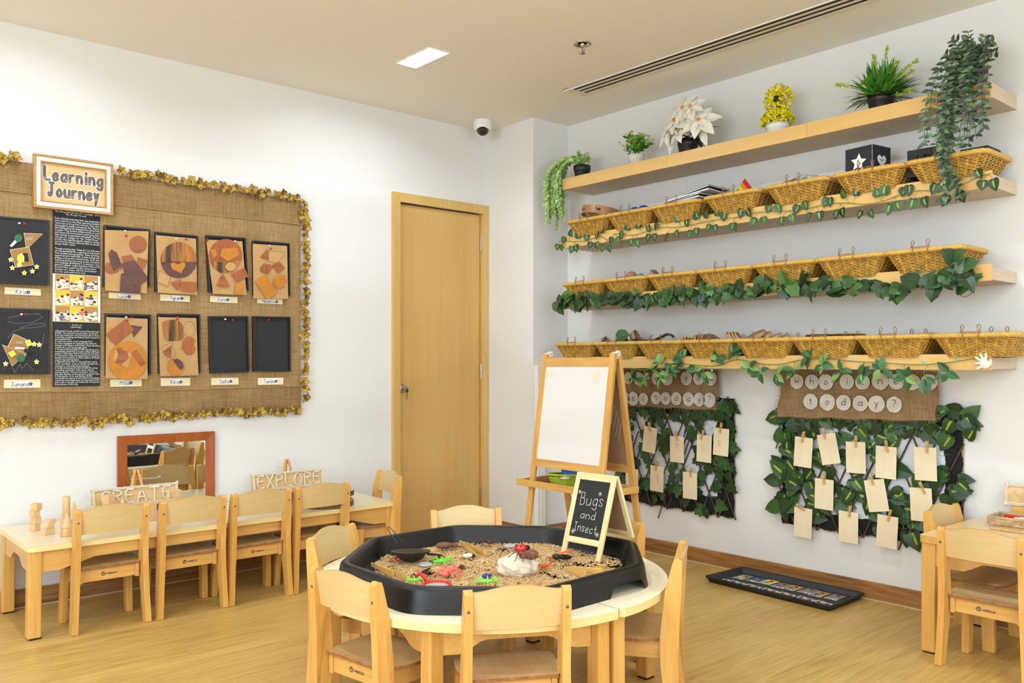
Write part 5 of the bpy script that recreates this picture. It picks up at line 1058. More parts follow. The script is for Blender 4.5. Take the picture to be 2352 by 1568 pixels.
while s_ < L_:
    p = pt_on(P, s_)+V((-rnd(0, .03), 0, rnd(-.012, .012))); a = rnd(0, 6.28); dz = -abs(math.sin(a))*.9 if random.random() < .66 else abs(math.sin(a))*.7; sz = rnd(.050, .074)
    ml.k = random.choice([0, 0, 1, 1, 2]); leaf(ml, p, V((rnd(-.5, .1), math.cos(a), dz)), V((-1, rnd(-.7, .7), rnd(-.3, .6))), sz*1.08, sz*rnd(.75, .95), random.choice(['round', 'ivy', 'round']), rnd(.05, .25), rnd(.1, .45)); s_ += .0125 if s_ < 1.3 or s_ > 2.25 else .0165
for p in [onX(2195, 600, SX-.02), onX(2210, 612, SX-.02), onX(2225, 608, SX-.02), onX(2190, 640, SX-.025), onX(2215, 640, SX-.02), onX(2200, 665, SX-.02), onX(1300, 690, SX-.02), onX(1290, 700, SX-.02), onX(1310, 680, SX-.02), onX(1330, 685, SX-.02)]:
    for j in range(2): ml.k = random.choice([0, 1, 2]); leaf(ml, p+V((rnd(-.01, .01), rnd(-.01, .01), 0)), V((-.3, rnd(-1, 1), rnd(-1, .8))), V((-1, rnd(-.5, .5), .3)), rnd(.055, .075), .062, 'round', .1, .2)
put('stem', ms, m_twig, t, world=True); put('foliage', ml, m_greens[:3], t, world=True)
m_rose = [mat('rose_leaf', '2F5A33', .45), mat('rose_leaf2', '3F6F40', .45), mat('rose_leaf3', '7FA25A', .45)]
t = thing('rose_leaf_vine', 'green vine with oval leaf clusters taped along the front of the lowest shelf', 'vine', tuple(onX(1850, 830, SX-.006)))
ms, ml = MB(), MB()
for seg_ in ([(1446, 845), (1475, 850), (1520, 845), (1560, 840), (1600, 850)], [(1515, 850), (1545, 832), (1560, 834), (1600, 838), (1650, 842), (1690, 822), (1740, 835), (1790, 838), (1840, 825), (1900, 822), (1960, 830), (2020, 832), (2100, 838), (2160, 835), (2220, 826), (2257, 820)]):
    P = smoothp(vpath(seg_)); ms.tube(P, .0022, 6); L_ = plen(P); s_ = .02
    while s_ < L_-.14 or (s_ < L_ and seg_[0][0] == 1446):
        p = pt_on(P, s_); down = random.random() < .7; e = p+V((-.015, rnd(-.02, .02), (-rnd(.02, .055) if down else rnd(.015, .04)))); ms.tube([p, p.lerp(e, .5)+V((-.008, 0, 0)), e], .0013, 5)
        for j in range(5):
            a = rnd(0, 6.28); ml.k = random.choice([0, 0, 0, 1, 1, 2]) if random.random() < .9 else 2; sz = rnd(.048, .066); leaf(ml, e+V((0, rnd(-.01, .01), rnd(-.008, .008))), V((rnd(-.4, 0), math.cos(a), math.sin(a)*.9+(-.35 if down else .2))), V((-1, rnd(-.6, .6), rnd(0, .8))), sz, sz*.58, 'oval', .12, .2)
        s_ += rnd(.07, .10)
put('stem', ms, m_stem, t, world=True); put('foliage', ml, m_rose, t, world=True)
mb = MB()
for a, b in [(1500, 827), (1534, 822), (1635, 850), (1875, 818), (1956, 827), (2200, 824), (2120, 830)]: q = onX(a, b, SX-.002); mb.ball(q, (.002, .007, .006), 8, 5)
put('sticky_tack', mb, mat('teal_tack', '7FD6C8', .6), t, world=True)

# ================================================================== TRELLIS DISPLAYS
m_felt = mat('black_felt', '19191B', .95, var=.1, bs=300); m_plyc = wood('birch_card', 'F0E1C0', 'E8D5B0', 2, .6, .6, contrast=.7, coat=0); m_peg = wood('peg_wood', 'D9AE70', 'C3924F', 2, 2, .6)
def trellis(side, y0, y1, z0, z1, iy0, iy1, iz0, iz1, kind, nleaf, lsize, cards, seed):
    rn = random.Random(seed); yc = (y0+y1)/2
    t = thing('felt_board', side+' black felt bordered white board fixed behind the leafy trellis', 'felt board', (XR-.006, yc, z0)); fW = lambda u, v: V((XR-.004, u, v)); fK = lambda u, v: V((XR-.009, u, v))
    mb = MB(); mb.box((XR-.006, y0+.01, z0+.01), (XR-.003, y1-.01, z1-.01)); put('white_panel', mb, mat('panel_white', 'E4E8EE', .6), t, world=True)
    def wob(y, z, k): return .004*math.sin(38*(y if k else z)+3*k)+.0015*math.sin(230*(y+z))
    mb = MB(); n = 60
    for (ay, az, by, bz, cy, cz, dy, dz) in [(y0, z0, y1, z0, y0, iz0, y1, iz0), (y0, iz1, y1, iz1, y0, z1, y1, z1), (y0, z0, iy0, z0, y0, z1, iy0, z1), (iy1, z0, y1, z0, iy1, z1, y1, z1)]:
        hor = (by-ay) > (cz-az); m_ = n
        A = []; B = []
        for i in range(m_+1):
            f = i/m_
            if hor: A.append((ay+(by-ay)*f, az+wob(f, 0, 1)*1.2)); B.append((cy+(dy-cy)*f, cz+wob(f, 0, 1)))
            else: A.append((ay+wob(0, f, 0), az+(cz-az)*f)); B.append((by+wob(0, f, 0), bz+(dz-bz)*f))
        o = .0 if hor else .0012
        mb.add([V((XR-.008-o, p[0], p[1])) for p in A]+[V((XR-.008-o, p[0], p[1])) for p in B], [(i, i+1, m_+2+i, m_+1+i) for i in range(m_)])
    put('felt_border', mb, m_felt, t, world=True)
    mb = MB(); mb.tube([(XR-.005, y0+(y1-y0)*i/80, z0-.004+wob(i/80, 0, 1)*1.2) for i in range(81)], .003, 5); mb.tube([(XR-.005, y0-.003, z0+(z1-z0)*i/40) for i in range(41)], .003, 5); put('hessian_edge', mb, m_twine, t, world=True)
    t = thing('leafy_trellis', side+' expanding twig trellis covered with artificial '+('ivy' if kind == 'ivy' else 'variegated pothos')+' leaves', 'trellis', (XR-.02, yc, z0+.02))
    mb = MB(); sp = .118; H_ = z1-z0+.02; run = .30; k = 0; y = y0-.02
    while y < y1+.04:
        for sg in (1, -1):
            ya = y; segs = []
            P = []
            for j in range(9):
                f = j/8; yy = ya+sg*run*f-(run if sg < 0 else 0)*0; zz = z0-.01+H_*f; P.append((XR-.018-.004*(sg > 0)+rn.uniform(-.001, .001), yy, zz))
            P = [p for p in P if y0-.03 < p[1] < y1+.03]
            if len(P) > 1: mb.tube(P, .0042, 6)
        y += sp
    for _ in range(14): ya, za = rn.uniform(y0, y1), rn.uniform(z0+.03, z1); sg = rn.choice((-1, 1)); mb.tube([(XR-.014, ya, za), (XR-.018, ya+sg*.04, za-.11)], .0036, 6)
    put('lattice', mb, m_twig, t, world=True)
    mb = MB()
    for _ in range(26): ya, za = rn.uniform(y0, y1), rn.uniform(z0+.05, z1-.04); mb.tube(smoothp([(XR-.026, ya, za), (XR-.034, ya+rn.uniform(-.06, .06), za+rn.uniform(-.04, .04)), (XR-.028, ya+rn.uniform(-.10, .10), za+rn.uniform(-.05, .05))]), .0010, 4)
    put('green_stems', mb, m_stem, t, world=True)
    mb = MB(); ct = []
    for (cy, cz, rot, lb1, pr) in cards: ct.append((cy, cz))
    placed = 0; tries = 0
    while placed < nleaf and tries < 5000:
        tries += 1; yy, zz = rn.uniform(y0-.03, y1+.03), rn.uniform(z0+.03, z1-.01)
        if placed < nleaf*.22: zz = rn.uniform(z1-.10, z1-.02)
        blk = any(abs(yy-a) < .10 and -.20 < zz-b < .09 for a, b in ct); core = any(abs(yy-a) < .045 and -.085 < zz-b < .05 for a, b in ct)
        if core and rn.random() < .8: continue
        ins = iy0+.02 < yy < iy1-.02 and iz0 < zz < iz1-.05
        if ins and rn.random() < .35: continue
        if (zz < iz0 and rn.random() < .6) or (yy < iy0 and rn.random() < .35): continue
        a = rn.uniform(0, 6.28); sz = lsize*rn.uniform(.75, 1.15); mb.k = rn.choice([0, 0, 0, 1, 1])
        leaf(mb, (XR-(rn.uniform(.024, .032) if blk or zz > z1-.12 else rn.uniform(.030, .044)), yy, zz), V((rn.uniform(-.07, .02) if blk or zz > z1-.12 else rn.uniform(-.30, 0), math.cos(a), math.sin(a)-.5)), V((-1, rn.uniform(-.22, .22), rn.uniform(-.05, .25))), sz, sz*(.95 if kind == 'ivy' else .8), kind, .07, .15, None if kind == 'ivy' or rn.random() < .35 else (2, rn.choice((-1, 1)))); placed += 1
    put('foliage', mb, [m_greens[0], m_greens[1], m_greens[3]], t, world=True)
    for i, (cy, cz, rot, lb1, pr) in enumerate(cards):
        w_, h_ = .098, .150; M_ = Mx.Translation((XR-.052, cy, cz)) @ Mx.Rotation(rot, 4, 'X')
        c_ = thing('wooden_card', 'pale plywood card '+lb1, 'card', (XR-.052, cy, cz), 0, 'plywood cards pegged on the '+side+' trellis')
        mb = MB(); mb.T = M_; mb.box((-.0012, -w_/2, -h_), (.0012, w_/2, 0)); put('card_blank', mb, m_plyc, c_, world=True)
        if rn.random() < .75:
            mb = MB(); mb.T = M_; q = []; u, v_ = rn.uniform(-.02, .02), rn.uniform(-.05, -.08)
            for j in range(9): q.append((u+rn.uniform(-.018, .018), v_+rn.uniform(-.03, .03)))
            ribbon(mb, [q], .0012, lambda u, v: V((-.0016, -u, v)), False); put('crayon_scribble', mb, mat('crayon_red', 'D9A79A', .9) if kind == 'ivy' else mat('crayon_white', 'F0E6D0', .9), c_, world=True)
        p_ = thing('clothespin', 'wooden clothespin on the card '+lb1, 'clothespin', (XR-.056, cy, cz), 0, 'clothespins on the '+side+' trellis')
        mb = MB(); mb.T = Mx.Translation((XR-.055, cy+rn.uniform(-.012, .012), cz)) @ Mx.Rotation(rot+pr, 4, 'X')
        for s_ in (-1, 1): mb.hexa([(s_*.0028-.003, -.0048, -.026), (s_*.0028+.003, -.0048, -.026), (s_*.0028+.003, .0048, -.026), (s_*.0028-.003, .0048, -.026), (s_*.0045-.003, -.0048, .030), (s_*.0045+.003, -.0048, .030), (s_*.0045+.003, .0048, .030), (s_*.0045-.003, .0048, .030)])
        put('peg_halves', mb, m_peg, p_, .0008, world=True)
        m2_ = MB(); m2_.T = mb.T; m2_.tube([(-.0085, -.005, .006), (-.0085, .005, .006)], .0016, 6); m2_.tube([(-.006, -.0052, .002), (.006, -.0052, .002)], .001, 5); put('spring', m2_, m_steel, p_, world=True)
CL = [(3.280, .750, .12, 'leftmost in the ivy trellis upper row', -.3), (3.088, .709, .0, 'pegged second in the upper row on the ivy trellis', -.35), (2.897, .727, .03, 'with pink crayon scribble, third in the upper row', .25), (2.783, .772, .05, 'at the right end of the ivy trellis upper row', .1), (3.232, .526, .03, 'with red lines, in the lower row nearest the easel leg', .1), (2.996, .511, .0, 'at the right of the ivy trellis lower row', -.05), (3.425, .492, .03, 'mostly hidden behind the rear leg of the easel', .0)]
trellis('left', 2.732, 3.56, .285, .935, 2.84, 3.48, .385, .835, 'ivy', 160, .076, CL, 5)
CR = [(2.290, .755, .06, 'leftmost of the upper row on the pothos trellis', .12), (2.172, .780, -.20, 'tilted and overlapping its left neighbour in the upper row', .1), (2.020, .751, -.02, 'pegged in the middle of the pothos trellis upper row', .0), (1.870, .740, .02, 'fourth in the pothos trellis upper row', -.2), (1.693, .749, -.03, 'rightmost of the upper row', .0), (2.180, .556, .02, 'leftmost of the middle row on the pothos trellis', .0), (1.930, .579, -.18, 'tilted in the centre of the middle row', -.1), (1.713, .564, -.05, 'partly behind the small chair', -.4), (2.294, .400, .03, 'leftmost of the bottom row, peg lying aslant', -1.1), (2.055, .412, .01, 'in the middle of the bottom row', .1), (1.862, .418, .05, 'lowest at the right of the bottom row, long peg upright', .2)]
trellis('right', 1.549, 2.44, .300, .925, 1.625, 2.350, .380, .840, 'heart', 185, .090, CR, 8)
m_shelldisc = mat('capiz_shell', 'D9D2C6', .25, var=.12, bs=60, alpha=.9, coat=.4)
def banner(label, y0, y1, z0, z1, rows, skew):
    t = thing('burlap_banner', label, 'banner', (XR-.06, (y0+y1)/2, z0)); mb = MB(); X = XR-.062
    def bf(u, v): y = y0+(y1-y0)*u; z = z0+skew*(1-u)+(z1-z0-skew*(1-u))*v; return (X+.022*v+.004*math.sin(17*u+3*v)+.003*math.sin(40*u), y+.006*math.sin(9*v), z+.003*math.sin(22*u)*(1-v)), (1, 0, 0)
    mb.slab(bf, 60, 16, .0016); put('burlap_cloth', mb, m_burlap2, t, world=True)
    mb = MB()
    for i in range(110):
        u = i/109; p, _ = bf(u, 0); p = V(p); mb.tube([p, p+V((rnd(-.003, .002), rnd(-.003, .003), -rnd(.004, .013)))], .0007, 4)
    for sd in (0, 1):
        for i in range(44): p = V(bf(sd, i/43)[0]); mb.tube([p, p+V((rnd(-.005, .004), (-1 if sd == 0 else 1)*rnd(.008, .024), rnd(-.006, .004)))], .0007, 4)
    put('frayed_fringe', mb, m_twine, t, world=True)
    for txt, ys, zc in rows:
        for ch, y in zip(txt, ys):
            if ch == '_': continue
            r = rnd(.036, .041); mb = MB(); nn = 22; X2 = X-.011+.022*(zc-z0)/(z1-z0)
            ed = [(r*(1+rnd(-.04, .04))*math.cos(2*PI*k/nn), r*(1+rnd(-.04, .04))*math.sin(2*PI*k/nn)) for k in range(nn)]
            mb.prism([V((X2, y+a, zc+b)) for a, b in ed], [V((X2-.0012, y+a, zc+b)) for a, b in ed]); s_ = put('shell_disc', mb, m_shelldisc, t, world=True)
            for q in (.72, .45):
                mb = MB(); ribbon(mb, [[(-y+r*q*math.cos(a), zc+r*q*math.sin(a)) for a in [2*PI*k/20*.8+q*5 for k in range(21)]]], .0008, lambda u, v: V((X2-.0015, -u, v)), False); put('growth_ring', mb, mat('shell_ring', 'B3AA9B', .4), s_, world=True)
            mb = MB(); write(mb, ch, lambda u, v: V((X2-.0019, -u, v)), -y, zc-.011, .034, .0028, 'c'); put('letter', mb, mat('letter_ink', '2B2622', .6), s_, world=True)
banner('burlap banner with shell letters reading How do you feel today, beside the easel', 2.812, 3.56, .872, 1.09, [('How', [3.53, 3.45, 3.37], 1.036), ('do', [3.231, 3.154], 1.039), ('you', [3.018, 2.934, 2.852], 1.043), ('feel', [3.54, 3.464, 3.401, 3.323], .915), ('today?', [3.228, 3.157, 3.081, 2.994, 2.92, 2.852], .925)], .0)
banner('burlap banner with shell letters reading Who is here today, above the pothos trellis', 1.640, 2.430, .852, 1.09, [('Who', [2.327, 2.244, 2.169], 1.035), ('is', [2.061, 1.982], 1.039), ('here', [1.897, 1.821, 1.749, 1.673], 1.043), ('today?', [2.246, 2.157, 2.073, 1.989, 1.910, 1.827], .937)], .018)

# ================================================================== BIG EASEL
t = thing('painting_easel', 'pine child easel with white board and tray in front of the shelves', 'easel', (3.27, 3.18, 0))
ya, yb = 2.915, 3.452
def leg_(x0, z0, x1, z1, y, w_=.036, th=.019, nm='leg'):
    mb = MB(); d = V((x1-x0, 0, z1-z0)).normalized(); n = V((d.z, 0, -d.x))*th/2
    a, b = V((x0, y, z0)), V((x1, y, z1)); h = V((0, w_/2, 0))
    mb.hexa([a-n-h, a+n-h, a+n+h, a-n+h, b-n-h, b+n-h, b+n+h, b-n+h]); return put(nm, mb, m_pine, t, .002, world=True)
FX = lambda z: 3.075+.165*z/1.175
RX_ = lambda z: 3.478-.205*z/1.165
for y in (ya+.018, yb-.018): leg_(FX(0), 0, FX(1.178), 1.178, y); leg_(RX_(0), 0, RX_(1.165), 1.165, y, .036, .019)
def panel(zf, z0, z1, off, th, y0, y1, m, nm, xf):
    mb = MB(); a = V((xf(z0)+off, 0, z0)); b = V((xf(z1)+off, 0, z1)); n = V((th/2, 0, 0))
    mb.hexa([a-n+V((0, y0, 0)), a+n+V((0, y0, 0)), a+n+V((0, y1, 0)), a-n+V((0, y1, 0)), b-n+V((0, y0, 0)), b+n+V((0, y0, 0)), b+n+V((0, y1, 0)), b-n+V((0, y1, 0))]); return put(nm, mb, m, t, .0012, world=True)
y0i, y1i = ya+.036, yb-.036
panel(0, 1.112, 1.158, 0, .018, y0i, y1i, m_pinex, 'top_rail', FX); panel(0, .572, .612, 0, .018, y0i, y1i, m_pinex, 'bottom_rail', FX)
wb = panel(0, .612, 1.112, -.001, .006, y0i, y1i, mat('whiteboard', 'EEEAE6', .35), 'white_board', FX)
for (cy, cz, r1, r2) in [(3.385, 1.07, .034, .026), (3.03, 1.06, .026, .036)]:
    x = lambda z: FX(z)-.0048
    mb = MB(); mb.poly([V((x(cz+r2*math.sin(a)*(1+.15*math.sin(3*a))), cy-r1*math.cos(a)*(1+.12*math.sin(4*a)), cz+r2*math.sin(a)*(1+.15*math.sin(3*a)))) for a in [2*PI*k/20 for k in range(20)]])
    put('faint_stain', mb, mat('board_stain', 'EDE3CE', .5), wb, world=True)
panel(0, 1.112, 1.150, 0, .018, y0i, y1i, m_pinex, 'top_rail', RX_); panel(0, .560, .600, 0, .018, y0i, y1i, m_pinex, 'bottom_rail', RX_)
cbp = panel(0, .60, 1.112, 0, .006, y0i, y1i, mat('hardboard', 'A58060', .8, var=.08, bs=20), 'hardboard_panel', RX_)
mb = MB()
for k in range(5): z = .72+.03*k; mb.tube([(RX_(z)-.0035, 3.0+.012*k, z), (RX_(z+.10)-.0035, 2.965+.01*k, z+.10)], .0012, 4)
put('chalk_scratches', mb, m_chalk, cbp, world=True)
for y in (ya+.02, yb-.02):
    mb = MB(); mb.box((3.236, y-.012, 1.150), (3.285, y+.012, 1.182)); mb.tube([(3.25, y-.014, 1.186), (3.272, y-.014, 1.186)], .007, 8); mb.tube([(3.26, y+.006, 1.186), (3.262, y+.006, 1.14)], .008, 8); put('white_hinge', mb, m_white, t, .003, world=True)
TX0, TX1, TZ0 = 3.118, 3.375, .462
mb = MB(); mb.box((TX0-.012, ya-.012, TZ0), (TX0, yb+.075, TZ0+.036)); put('tray_front', mb, m_pinex, t, .002, world=True)
mb = MB(); mb.box((TX1, ya-.012, TZ0), (TX1+.012, yb+.04, TZ0+.036)); put('tray_back', mb, m_pinex, t, .002, world=True)
for y in (ya-.024, yb+.045): mb = MB(); mb.box((TX0, y, TZ0), (TX1+.012, y+.012, TZ0+.036)); put('tray_side', mb, wood('pine_side', 'E7B768', 'CC9248', 0, .7, .45), t, .002, world=True)
mb = MB(); mb.box((TX0, ya-.012, TZ0+.001), (TX1, yb+.045, TZ0+.006)); put('tray_base', mb, mat('tray_red', '9C4A3C', .6, var=.1), t, world=True)
# green basket with chalk on the easel tray
gb = thing('green_basket', 'small lime green wicker basket on the easel tray', 'basket', (3.222, 3.268, TZ0+.007)); GX, GY = .054, .088; N = 56; H = .068
vr = V((RT.x, RT.y, 0)); vf = V((FW.x, FW.y, 0))
def gp(i, z, o): a = 2*PI*i/N; f = z/H; s_ = .62+.38*f**.7; return V((0, 0, z))+vr*((GY+o)*s_*math.cos(a))+vf*((GX+o)*s_*math.sin(a))
m_lime = mat('lime_wicker', 'A3B81F', .5, var=.15, bs=200)
mb = MB()
for r_ in range(13): mb.tube([gp(i, .003+.0043*r_, (.0015 if (i//2+r_) % 2 else -.001)) for i in range(N)], .0024, 5, True)
put('woven_side', mb, m_lime, gb)
mb = MB(); mb.tube([gp(i, H, .002+.001*math.sin(i*1.9)) for i in range(N)], .0045, 7, True); put('rim', mb, mat('lime_rim', 'B7C92B', .5, var=.15, bs=200), gb)
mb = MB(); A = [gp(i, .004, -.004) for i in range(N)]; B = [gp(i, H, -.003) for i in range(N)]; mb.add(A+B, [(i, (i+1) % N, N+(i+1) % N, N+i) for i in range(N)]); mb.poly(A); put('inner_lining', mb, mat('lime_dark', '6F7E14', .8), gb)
mb = MB(); mb.T = Mx.Translation((3.235, 3.225, TZ0+.090)) @ Mx.Rotation(YAW+.15, 4, 'Z') @ Mx.Rotation(.06, 4, 'Y'); mb.box((-.026, -.052, -.016), (.026, .052, .016)); e_ = thing('board_eraser', 'blue felt block eraser lying on the green basket', 'eraser', (3.235, 3.225, TZ0+.074)); put('felt_block', mb, mat('felt_blue', '3E6FB8', .8), e_, .003, world=True)
mb = MB(); mb.T = Mx.Translation((3.235, 3.225, TZ0+.071)) @ Mx.Rotation(YAW+.15, 4, 'Z'); mb.box((-.024, -.05, -.004), (.024, .05, .003)); put('wooden_back', mb, m_block, e_, .001, world=True)
mb = MB(); mb.ball(V((3.185, 3.288, TZ0+.060)), (.022, .022, .012), 14, 8); single('pink_chalk', mb, mat('pink_chalk', 'DDA3A0', .9), 'pink rounded chalk in the left of the green basket', 'chalk', (3.205, 3.275, TZ0+.042))
mb = MB(); mb.ball(V((3.195, 3.235, TZ0+.060)), (.028, .03, .010), 14, 8); single('cream_chalk', mb, mat('cream_chalk', 'E2D3A8', .9), 'cream chalk below the blue eraser in the green basket', 'chalk', (3.205, 3.225, TZ0+.042))

# ================================================================== BLACK SENSORY TRAY
trayc = V((1.888, 2.257, TZ)); t = thing('sensory_tray', 'large black octagonal plastic tray on the round table', 'tray', tuple(trayc))
OC = [(2.358, 2.466), (2.081, 2.734), (1.686, 2.740), (1.396, 2.461), (1.397, 2.049), (1.679, 1.778), (2.130, 1.790), (2.388, 2.049)]
rr = []
for i, p in enumerate(OC):
    a, b = V(OC[i-1]), V(OC[(i+1) % 8]); P = V(p); k = .052
    A = P+(a-P).normalized()*k; B = P+(b-P).normalized()*k
    for j in range(7): f = j/6; rr.append(A*(1-f)**2+P*2*f*(1-f)+B*f*f)
rr = resample([(p.x, p.y) for p in rr], 256)
def ring(off, z, notch=False):
    out = []
    for i, (x, y) in enumerate(rr):
        a = V(rr[i-2]); b = V(rr[(i+2) % 256]); d = (b-a).normalized(); n = V((d.y, -d.x)); zz = z
        if notch:
            for k in (0, 4):
                m = (V(OC[(k+5) % 8])*.22+V(OC[(k+6) % 8])*.78); q = (V((x, y))-m).length
                if q < .085: zz = z+.034*min(1, (.085-q)/.018)
        out.append((x+n.x*off, y+n.y*off, zz))
    return out
prof = [(.012, TZ+.0005, True), (.006, TZ+.030, False), (.001, TZ+.062, False), (-.002, TZ+.070, False), (-.008, TZ+.075, False), (-.024, TZ+.0755, False), (-.030, TZ+.073, False), (-.034, TZ+.066, False), (-.046, TZ+.020, False), (-.050, TZ+.012, False), (-.058, TZ+.009, False)]
RG = []
for k, (o, z, nt_) in enumerate(prof):
    q = ring(o, z, nt_)
    if k == 1: q = [(x, y, max(zz, RG[0][i][2]+.001)) for i, (x, y, zz) in enumerate(q)]
    RG.append(q)
mb = MB(); vs = [p for q in RG for p in q]; mb.add(vs, [(k*256+i, k*256+(i+1) % 256, (k+1)*256+(i+1) % 256, (k+1)*256+i) for k in range(len(prof)-1) for i in range(256)], True)
mb.poly([p for p in RG[-1]]); put('tray_shell', mb, m_black, t, world=True)
# loose husk filling
from mathutils import noise as mn
FZ = TZ+.010; t_in = [V(p[:2]) for p in ring(-.062, 0)]
def inside(x, y):
    c = V((x, y)); k = False; n = len(t_in); j = n-1
    for i in range(n):
        a, b = t_in[i], t_in[j]
        if (a.y > y) != (b.y > y) and x < (b.x-a.x)*(y-a.y)/(b.y-a.y)+a.x: k = not k
        j = i
    return k
def dens(x, y):
    d = mn.noise(V((x*6, y*6, 3)))*.30+mn.noise(V((x*17, y*17, 7)))*.28+mn.noise(V((x*45, y*45, 1)))*.32+mn.noise(V((x*140, y*140, 5)))*.34
    d += .21
    dx, dy = x-1.888, y-2.257; rad = max(abs(dx), abs(dy), (abs(dx)+abs(dy))/1.414)
    d -= max(0, rad-.365)*3.8
    for (hx, hy, hr, hs) in [(1.68, 2.36, .08, .4), (1.84, 2.33, .05, .25), (1.52, 2.55, .10, .30), (2.16, 2.10, .10, .25), (1.68, 2.50, .07, .2)]: d -= hs*max(0, 1-math.hypot(x-hx, y-hy)/hr)
    return d
def fh(x, y): return FZ+.0035+max(0, min(.006, .009*(dens(x, y)+.05)))
mb = MB(); cell = .0055; x0, y0 = 1.40, 1.78; n = 178; idx = {}; vs = []; fs = []
def vid(i, j):
    if (i, j) not in idx: x, y = x0+i*cell+.002*mn.noise(V((i*3.1, j*2.7, 0))), y0+j*cell; idx[(i, j)] = len(vs); vs.append((x, y, fh(x, y)+.0015*mn.noise(V((x*300, y*300, 2)))))
    return idx[(i, j)]
for i in range(n):
    for j in range(n):
        x, y = x0+(i+.5)*cell, y0+(j+.5)*cell
        if inside(x, y) and dens(x, y) > 0: fs.append((vid(i, j), vid(i+1, j), vid(i+1, j+1), vid(i, j+1)))
mb.add(vs, fs, False)
cnt = 0
while cnt < 14500:
    x, y = rnd(1.40, 2.38), rnd(1.78, 2.73); d = dens(x, y)
    if not inside(x, y) or d < rnd(-.10, .02): continue
    cnt += 1; a = rnd(0, 6.28); L_, W_ = rnd(.0030, .0052), rnd(.0015, .0027); z = fh(x, y)+rnd(0, .0028); u = V((math.cos(a), math.sin(a), rnd(-.5, .5))).normalized(); v_ = u.cross(V((rnd(-.4, .4), rnd(-.4, .4), 1))).normalized(); c = V((x, y, z)); n_ = u.cross(v_)*.0007
    mb.k = random.choice([0, 0, 1, 1, 2]); mb.add([c-u*L_, c-v_*W_-n_, c+u*L_, c+v_*W_-n_, c+n_*2], [(0, 1, 4), (1, 2, 4), (2, 3, 4), (3, 0, 4)])
put('husk_filling', mb, [mat('husk_tan', 'D9B682', .7, var=.12, bs=800), mat('husk_pale', 'EBD0A2', .65), mat('husk_brown', 'C59E66', .75)], loc=(1.888, 2.257, FZ), world=True, label='layer of loose tan grain husks spread over the bottom of the black tray', cat='grain husks', kind='stuff')
KT = 3.26667
def T(cx, cy, z=None): return onZ(780+cx/KT, 1180+cy/KT, TZ+.022 if z is None else z)
# sieve
c = T(535, 295, TZ+.050); t = thing('sieve', 'black mesh sieve with wire support loop at the left of the tray', 'sieve', (c.x, c.y, TZ+.022)); tl = Mx.Translation((c.x, c.y, TZ+.056)) @ Mx.Rotation(-.10, 4, vr)
R_ = .062; mb = MB(); mb.T = tl; mb.lathe([(R_*.86, .001), (R_*.98, .0035), (R_*1.12, .003), (R_*1.14, 0), (R_*.98, -.003), (R_*.86, -.004)], seg=40); put('rim', mb, mat('sieve_rim', '2B2C2E', .25, .4), t, world=True)
mb = MB(); mb.T = tl; mb.lathe([(0, -.036), (R_*.4, -.033), (R_*.7, -.022), (R_*.92, -.002)], seg=40); put('mesh_bowl', mb, mat('sieve_mesh', '2A2826', .5, .3, alpha=.82), t, world=True)
mb = MB(); mb.T = tl
for k in range(300): a, q = rnd(0, 6.28), rnd(0, .7)**.5; p = V((R_*.6*q*math.cos(a)+.012, R_*.6*q*math.sin(a), -.024+rnd(0, .006))); mb.add([p, p+V((.004, .001, .001)), p+V((.001, .003, .002))], [(0, 1, 2)])
put('husks_inside', mb, mat('husk_brown', 'C59E66', .75), t, world=True)
mb = MB(); p0 = T(435, 222, TZ+.058); p1 = T(350, 100, TZ+.115); p2 = T(375, 96, TZ+.117); p3 = T(480, 220, TZ+.058)
mb.tube(smoothp([p0, p0.lerp(p1, .5), p1, p2, p3.lerp(p2, .5), p3], 2), .0017, 6); put('wire_loop', mb, mat('dark_wire', '4A4A4A', .3, .9), t, world=True)
mb = MB(); a = T(660, 300, TZ+.055); b = T(770, 308, TZ+.034); mb.tube([a, a.lerp(b, .4), b], [.005, .004, .002], 8); mb.ball(a.lerp(b, .3), (.010, .008, .004), 10, 6); put('handle', mb, m_blackm, t, world=True)
# tweezers
def tweezers(lb, base, e1, e2, w_=.0035, tilt=0):
    t = thing('wooden_tweezers', lb, 'tweezers', tuple(base), 0, 'wooden tweezers in the tray')
    for e in (e1, e2):
        d = (e-base); L_ = d.length; d.normalize(); n = V((-d.y, d.x, 0)).normalized(); mb = MB(); lp = []
        for k in range(17):
            f = k/16; wz = .006+.0035*math.sin(min(1, f*1.3)*PI*.5) if f < .92 else .0095*math.sqrt(max(0, 1-((f-.92)/.08)**2))+.001; lp.append((f*L_, wz))
        pts = [(a, b) for a, b in lp]+[(a, -b) for a, b in lp[::-1]]
        mb.prism([base+d*a+V((0, 0, b+.006))-n*w_/2 for a, b in pts], [base+d*a+V((0, 0, b+.006))+n*w_/2 for a, b in pts]); put('arm', mb, m_plyc if False else wood('tweezer_wood', 'E4B96E', 'CF9F55', 0, 1.2, .45), t, .001, world=True)
    mb = MB(); mb.ball(base+V((0, 0, .006)), (.004, .004, .008), 8, 6); put('joint', mb, wood('tweezer_wood', 'E4B96E', 'CF9F55', 0), t, world=True)
tweezers('wooden tweezers leaning on the left front wall of the tray', T(243, 392), T(410, 470, TZ+.02), T(512, 492, TZ+.024))
tweezers('wooden tweezers lying open near the back of the tray', T(905, 222), T(1020, 322), T(1100, 314))
tweezers('wooden tweezers at the right front of the tray', T(1690, 418), T(1850, 462, TZ+.03), T(1985, 440, TZ+.030))
